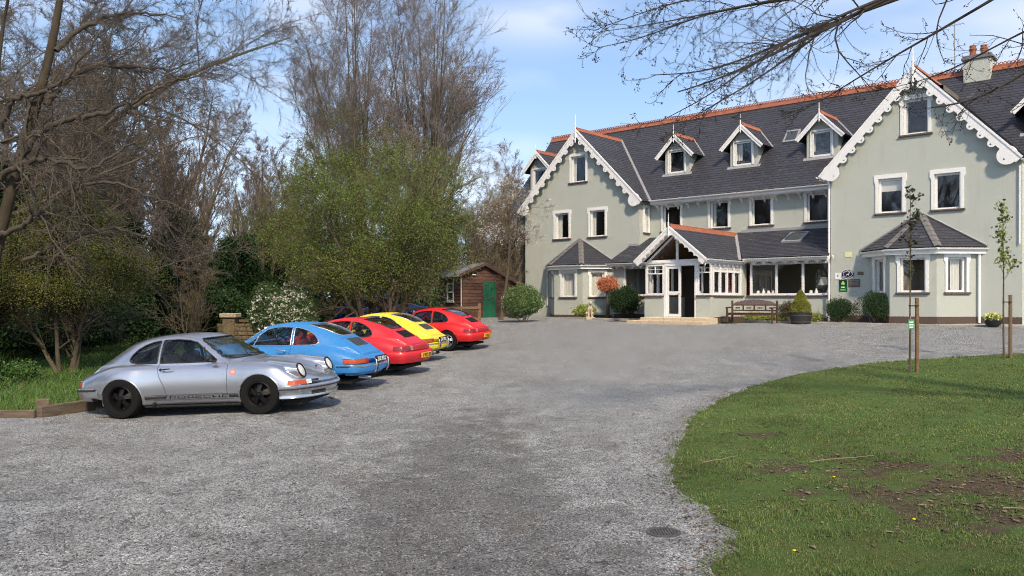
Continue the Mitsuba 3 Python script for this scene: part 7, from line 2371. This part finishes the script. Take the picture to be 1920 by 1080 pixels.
boards(prof, FR, door.buffer(0.06), 17, 0.178, 'f')
win = rect(2.05, 0.98, 3.05, 1.98)
boards(rect(0, 0, 4.2, EL), LFm, win.buffer(0.02), 14, 0.178, 'l')
put(k + '__wall', SM(moved(extr(rect(0, 0, 4.2, EL).difference(win), 0.03), tr(0, 0, 0.05)), LFm), 'under_black')
put(k + '__corner_post', SM(bbox(-0.05, 0.05, 0, EL, -0.045, 0.05, 0.01)), 'shed_wood_b')
dk = put(k + '__door', SM(moved(extr(door, 0.04), tr(0, 0, 0.02))), 'shed_green')
for i in range(5):
    put(dk + '__plank', SM(bbox(1.30 + i * 0.152 + 0.004, 1.30 + (i + 1) * 0.152 - 0.004, 0.06, 2.01, 0.002, 0.022, 0.004)), 'shed_green')
put(dk + '__frame', SM(extr(door.buffer(0.055, join_style=2).difference(door), 0.07)), 'shed_wood_b')
wk = put(k + '__window', SM(moved(extr(win.difference(so.unary_union([rect(2.12, 1.05, 2.98, 1.44), rect(2.12, 1.52, 2.98, 1.91)])), 0.06), tr(0, 0, -0.01)), LFm), 'white')
put(wk + '__pane', SM(trimesh.Trimesh([(2.1, 1.02, 0.02), (3.0, 1.02, 0.02), (3.0, 1.94, 0.02), (2.1, 1.94, 0.02)], [[0, 1, 2], [0, 2, 3]], process=False), LFm), 'pane')
put(wk + '__sill', SM(bbox(1.98, 3.12, 0.90, 0.97, -0.06, 0.05, 0.01), LFm), 'white')
for (a, b, ya, yb) in ((-0.25, PX, EL - 0.06, PK + 0.04), (PX, W + 0.25, PK + 0.04, ERr - 0.10)):
    q = sg.Polygon([(a, ya), (b, yb), (b, yb + 0.05), (a, ya + 0.05)])
    put(k + '__roof', SM(moved(extr(q, 4.6), tr(0, 0, -0.22))), 'felt')
    q = sg.Polygon([(a, ya - 0.13), (b, yb - 0.13), (b, yb + 0.02), (a, ya + 0.02)])
    put(k + '__verge_board', SM(moved(extr(q, 0.025), tr(0, 0, -0.245))), 'shed_wood_b')
put(k + '__gutter', SM(bbox(-0.30, -0.22, EL - 0.12, EL - 0.05, -0.2, 4.3, 0.01)), 'white_dull')
put(k + '__lamp', SM(bbox(0.62, 0.82, 2.36, 2.44, -0.10, 0.0, 0.02)), 'white')
put(k + '__drainpipe', SM(tube([(-0.02, EL - 0.1, -0.07), (-0.02, 0.0, -0.07)], 0.022, 8)), 'white_dull', 40)

# rail fence behind the leafing tree
k = thing('rail_fence', 'brown post and rail fence behind the leafing tree', 'fence')
fp = [(-8.2, 31.6), (-6.4, 31.9), (-4.6, 32.2), (-2.8, 32.5), (-1.3, 32.8)]
for (x, y) in fp:
    z = float(gz(x, y))
    put(k + '__post', bbox(x - .06, x + .06, y - .06, y + .06, z - .1, z + 1.12, .012), 'timber')
for (a, b) in zip(fp[:-1], fp[1:]):
    for hh in (0.5, 0.95):
        L = math.dist(a, b)
        m = bbox(0, L, -.03, .03, -.06, .06, .01)
        za, zb = float(gz(*a)) + hh, float(gz(*b)) + hh
        m.apply_transform(fr((a[0], a[1] - .09, za), ((b[0] - a[0]) / L, (b[1] - a[1]) / L, (zb - za) / L), (-(b[1] - a[1]) / L, (b[0] - a[0]) / L, 0), (0, 0, 1)))
        put(k + '__rail', m, 'timber')

# low stone wall with a capped pier
k = thing('stone_wall', 'low mossy stone wall with a pale capped pier behind the grass', 'wall')
r = rng(17)
mat('wall_stone', proc(lambda p, n, uv: mix((0.10, 0.085, 0.05), (0.27, 0.22, 0.14), fbm(p.x * 4, p.y * 4, p.z * 6, 4))), 0.9)
wx0, wx1, wy = -10.9, -8.4, 30.6
zb = float(gz(-10, wy))
put(k + '__core', box(wx0, wx1, wy + 0.06, wy + 0.36, zb - 0.2, zb + 0.62), 'wall_stone')
row = 0
y = zb - 0.02
while y < zb + 0.62:
    hh = r.uniform(0.13, 0.19)
    x = wx0 - r.uniform(0, 0.1)
    while x < wx1:
        w_ = r.uniform(0.22, 0.42)
        put(k + '__stone', bbox(x, x + w_ - 0.012, wy + r.uniform(0, 0.02), wy + 0.2, y, y + hh - 0.012, 0.025), 'wall_stone')
        x += w_
    y += hh
put(k + '__pier', bbox(-10.75, -10.30, wy - 0.05, wy + 0.42, zb - 0.1, zb + 0.95, 0.02), 'wall_stone')
put(k + '__cap', bbox(-10.84, -10.21, wy - 0.14, wy + 0.51, zb + 0.95, zb + 1.12, 0.03), 'stone_pale')
put(k + '__rail', bbox(-10.2, -8.4, wy + 0.15, wy + 0.21, zb + 0.78, zb + 0.88, 0.01), 'timber')

# ---------------------------------------------------------------- the bench
k = thing('garden_bench', 'brown slatted bench with an arched carved back by the sunroom', 'bench')
bs, bv = -2.35, -2.15
bz = float(gz(*h2w(bs, bv)))
BM = HM @ fr((bs, bv, bz), (1, 0, 0), (0, 1, 0), (0, 0, 1))                   # x along, y back, z up
mat('bench_wood', proc(lambda p, n, uv: mix((0.045, 0.024, 0.018), (0.11, 0.06, 0.045), fbm(p.x * 6, p.y * 6, p.z * 30, 4))), 0.6)
mat('bench_panel', proc(lambda p, n, uv: mix((0.11, 0.075, 0.085), (0.22, 0.155, 0.165), fbm(p.x * 16, p.y * 16, p.z * 16, 4))), 0.7)
B_ = lambda n, m, b='bench_wood': put(f'{k}__{n}', moved(m, BM), b)
hw = 0.98
for sd in (-1, 1):
    B_('leg', bbox(sd * hw - .035, sd * hw + .035, -.26, -.19, 0, .62, .01))
    B_('leg', bbox(sd * hw - .035, sd * hw + .035, .22, .29, 0, .93, .01))
    B_('armrest', bbox(sd * hw - .045, sd * hw + .045, -.30, .26, .62, .665, .015))
    B_('side_rail', bbox(sd * hw - .025, sd * hw + .025, -.22, .25, .34, .40, .008))
for i in range(5):
    B_('seat_slat', bbox(-hw, hw, -.27 + i * .10, -.19 + i * .10, .40, .43, .008))
B_('front_rail', bbox(-hw, hw, -.25, -.21, .33, .40, .008))
B_('back_rail', bbox(-hw, hw, .235, .275, .50, .55, .008))
B_('back_rail', bbox(-hw, hw, .235, .275, .72, .765, .008))
for i in range(3):
    x = -hw / 2 + i * hw / 2
    B_('back_post', bbox(x - .03, x + .03, .235, .275, .55, .72, .006))
for i in range(4):
    x = -hw * .75 + i * hw / 2
    B_('back_panel', bbox(x - .10, x + .10, .245, .265, .60, .655, .006))
arch = sg.Polygon([(-hw + .03, .765)] + [(x, .79 + .19 * (1 - (x / hw) ** 2) ** .9 + .012 * math.cos(x * 32)) for x in np.linspace(-hw + .03, hw - .03, 60)] + [(hw - .03, .765)])
B_('carved_back', moved(extr(arch, .035), fr((0, .27, 0), (1, 0, 0), (0, 0, 1), (0, -1, 0))), 'bench_panel')
for i in range(9):
    x = -hw * .72 + i * hw * .18
    c = moved(trimesh.creation.torus(.04, .008, 12, 6), fr((x, .232, .84 + .07 * (1 - (x / hw) ** 2)), (1, 0, 0), (0, 0, 1), (0, -1, 0)))
    B_('carving', c, 'bench_panel')

# ---------------------------------------------------------------- tub with conifer, flower bowl
k = thing('planter_tub', 'black half barrel tub right of the bench', 'planter')
x, y = hs(-0.33, -2.05)
zp = float(gz(x, y))
tub = [(0, 0), (.36, 0), (.385, .10), (.40, .20), (.43, .43), (.44, .46), (.40, .46), (.39, .40), (0, .40)]
put(k + '__barrel', moved(lathe(tub, 32), tr(x, y, zp)), 'tub_black', 40)
mat('tub_black', (0.022, 0.022, 0.026), 0.55)
for hh, rr_ in ((.09, .387), (.34, .421)):
    put(k + '__hoop', moved(lathe([(rr_ - .01, hh - .018), (rr_ + .006, hh - .016), (rr_ + .009, hh + .016), (rr_ - .01, hh + .018)], 32), tr(x, y, zp)), 'iron', 40)
k = thing('golden_conifer', 'small golden green conifer growing in the black tub', 'shrub')
r = rng(171)
n = 15000
t = r.uniform(0, 1, n) ** 0.8
rad = (0.47 * (1 - t) ** 0.75 * (0.25 + np.minimum(t / 0.12, 1) * 0.75) + 0.02)
a = r.uniform(0, 2 * PI, n)
lump = 0.75 + 0.35 * meshkit.noise(np.column_stack([np.cos(a) * 2.2 + 5, np.sin(a) * 2.2, t * 5]))
rr_ = rad * lump * r.uniform(0.35, 1, n) ** 0.4
P = np.column_stack([x + rr_ * np.cos(a), y + rr_ * np.sin(a), zp + .38 + t * .92])
v, f, c = leafcards(P, 0.055, r, mixcol(n, r, (0.10, 0.13, 0.018), (0.30, 0.29, 0.05)), 0.3, up=1.5)
put(k + '__foliage', trimesh.Trimesh(v, f, process=False), 'leaf', False, color=c)
put(k + '__stem', tube([(x, y, zp + .35), (x, y, zp + 1.1)], [.03, .008], 6), 'bark', True)
k = thing('flower_bowl', 'black bowl of yellow flowers at the right end of the house front', 'planter')
x, y = hs(6.35, -1.9)
zp = float(gz(x, y)) + .01
put(k + '__bowl', moved(lathe([(0, 0), (.15, 0), (.24, .10), (.285, .25), (.30, .28), (.27, .28), (.25, .20), (0, .20)], 28), tr(x, y, zp)), 'tub_black', 40)
k = thing('yellow_primroses', 'yellow primroses filling the black bowl', 'flowers')
n = 700
q = r.normal(size=(n, 3)); q = unit(q) * r.uniform(.5, 1, (n, 1)); q[:, 2] = np.abs(q[:, 2])
v, f, c = leafcards(np.array([x, y, zp + .24]) + q * (.31, .31, .20), .07, r, mixcol(n, r, (.05, .12, .02), (.16, .22, .05)), .6)
put(k + '__leaves', trimesh.Trimesh(v, f, process=False), 'leaf', False, color=c)
v, f, c = leafcards(np.array([x, y, zp + .26]) + q[:420] * (.32, .32, .23), .065, r, mixcol(420, r, (.62, .58, .12), (.80, .78, .36)), .9)
put(k + '__petals', trimesh.Trimesh(v, f, process=False), 'leaf', False, color=c)

# ---------------------------------------------------------------- the sitting stone dog
k = thing('dog_statue', 'pale stone statue of a sitting dog in front of the orange shrub', 'statue')
x, y = hs(-11.15, -1.28)
zp = float(gz(x, y))
J = {'hip': (0, .20, .17, .125), 'belly': (0, .08, .30, .10), 'chest': (0, -.06, .47, .112), 'neck': (0, -.10, .60, .07), 'head': (0, -.14, .71, .078), 'muz': (0, -.25, .675, .045), 'nose': (0, -.28, .67, .03)}
bones = [('hip', 'belly'), ('belly', 'chest'), ('chest', 'neck'), ('neck', 'head'), ('head', 'muz'), ('muz', 'nose')]
for s_, n_ in ((-1, 'l'), (1, 'r')):
    J |= {f'sh{n_}': (s_ * .075, -.09, .42, .06), f'el{n_}': (s_ * .08, -.07, .27, .042), f'wr{n_}': (s_ * .08, -.11, .10, .032), f'pw{n_}': (s_ * .08, -.155, .035, .038),
          f'kn{n_}': (s_ * .13, .02, .20, .075), f'hk{n_}': (s_ * .12, .20, .06, .045), f'hp{n_}': (s_ * .13, -.02, .035, .04), f'th{n_}': (s_ * .09, .18, .19, .10),
          f'ea{n_}': (s_ * .06, -.11, .765, .026), f'eb{n_}': (s_ * .085, -.13, .68, .018)}
    bones += [('chest', f'sh{n_}'), (f'sh{n_}', f'el{n_}'), (f'el{n_}', f'wr{n_}'), (f'wr{n_}', f'pw{n_}'), (f'th{n_}', f'kn{n_}'), (f'kn{n_}', f'hk{n_}'), (f'hk{n_}', f'hp{n_}'), ('hip', f'th{n_}'), (f'ea{n_}', f'eb{n_}'), ('head', f'ea{n_}')]
J |= {'t1': (0, .30, .08, .03), 't2': (.14, .33, .04, .02)}
bones += [('hip', 't1'), ('t1', 't2')]
Mb = m3.Manifold()
for a, b in bones:
    A_, B2 = J[a], J[b]
    Mb = Mb + (m3.Manifold.sphere(A_[3], 16).translate(A_[:3]) + m3.Manifold.sphere(B2[3], 16).translate(B2[:3])).hull()
Mb = Mb.refine_to_length(0.025)
dg = tm(Mb)
dg = trimesh.Trimesh(dg.vertices, dg.faces, process=True)
trimesh.smoothing.filter_taubin(dg, iterations=8)
M = np.eye(4)
M[:2, 0], M[:2, 1] = (0.99, 0.12), (-0.12, 0.99)
M[:3, 3] = x, y, zp + .09
put(k + '__body', dg, 'stone_pale', True, M=M)
put(k + '__base', bbox(-.22, .22, -.24, .36, -.12, .012, .02), 'stone_pale', M=M)
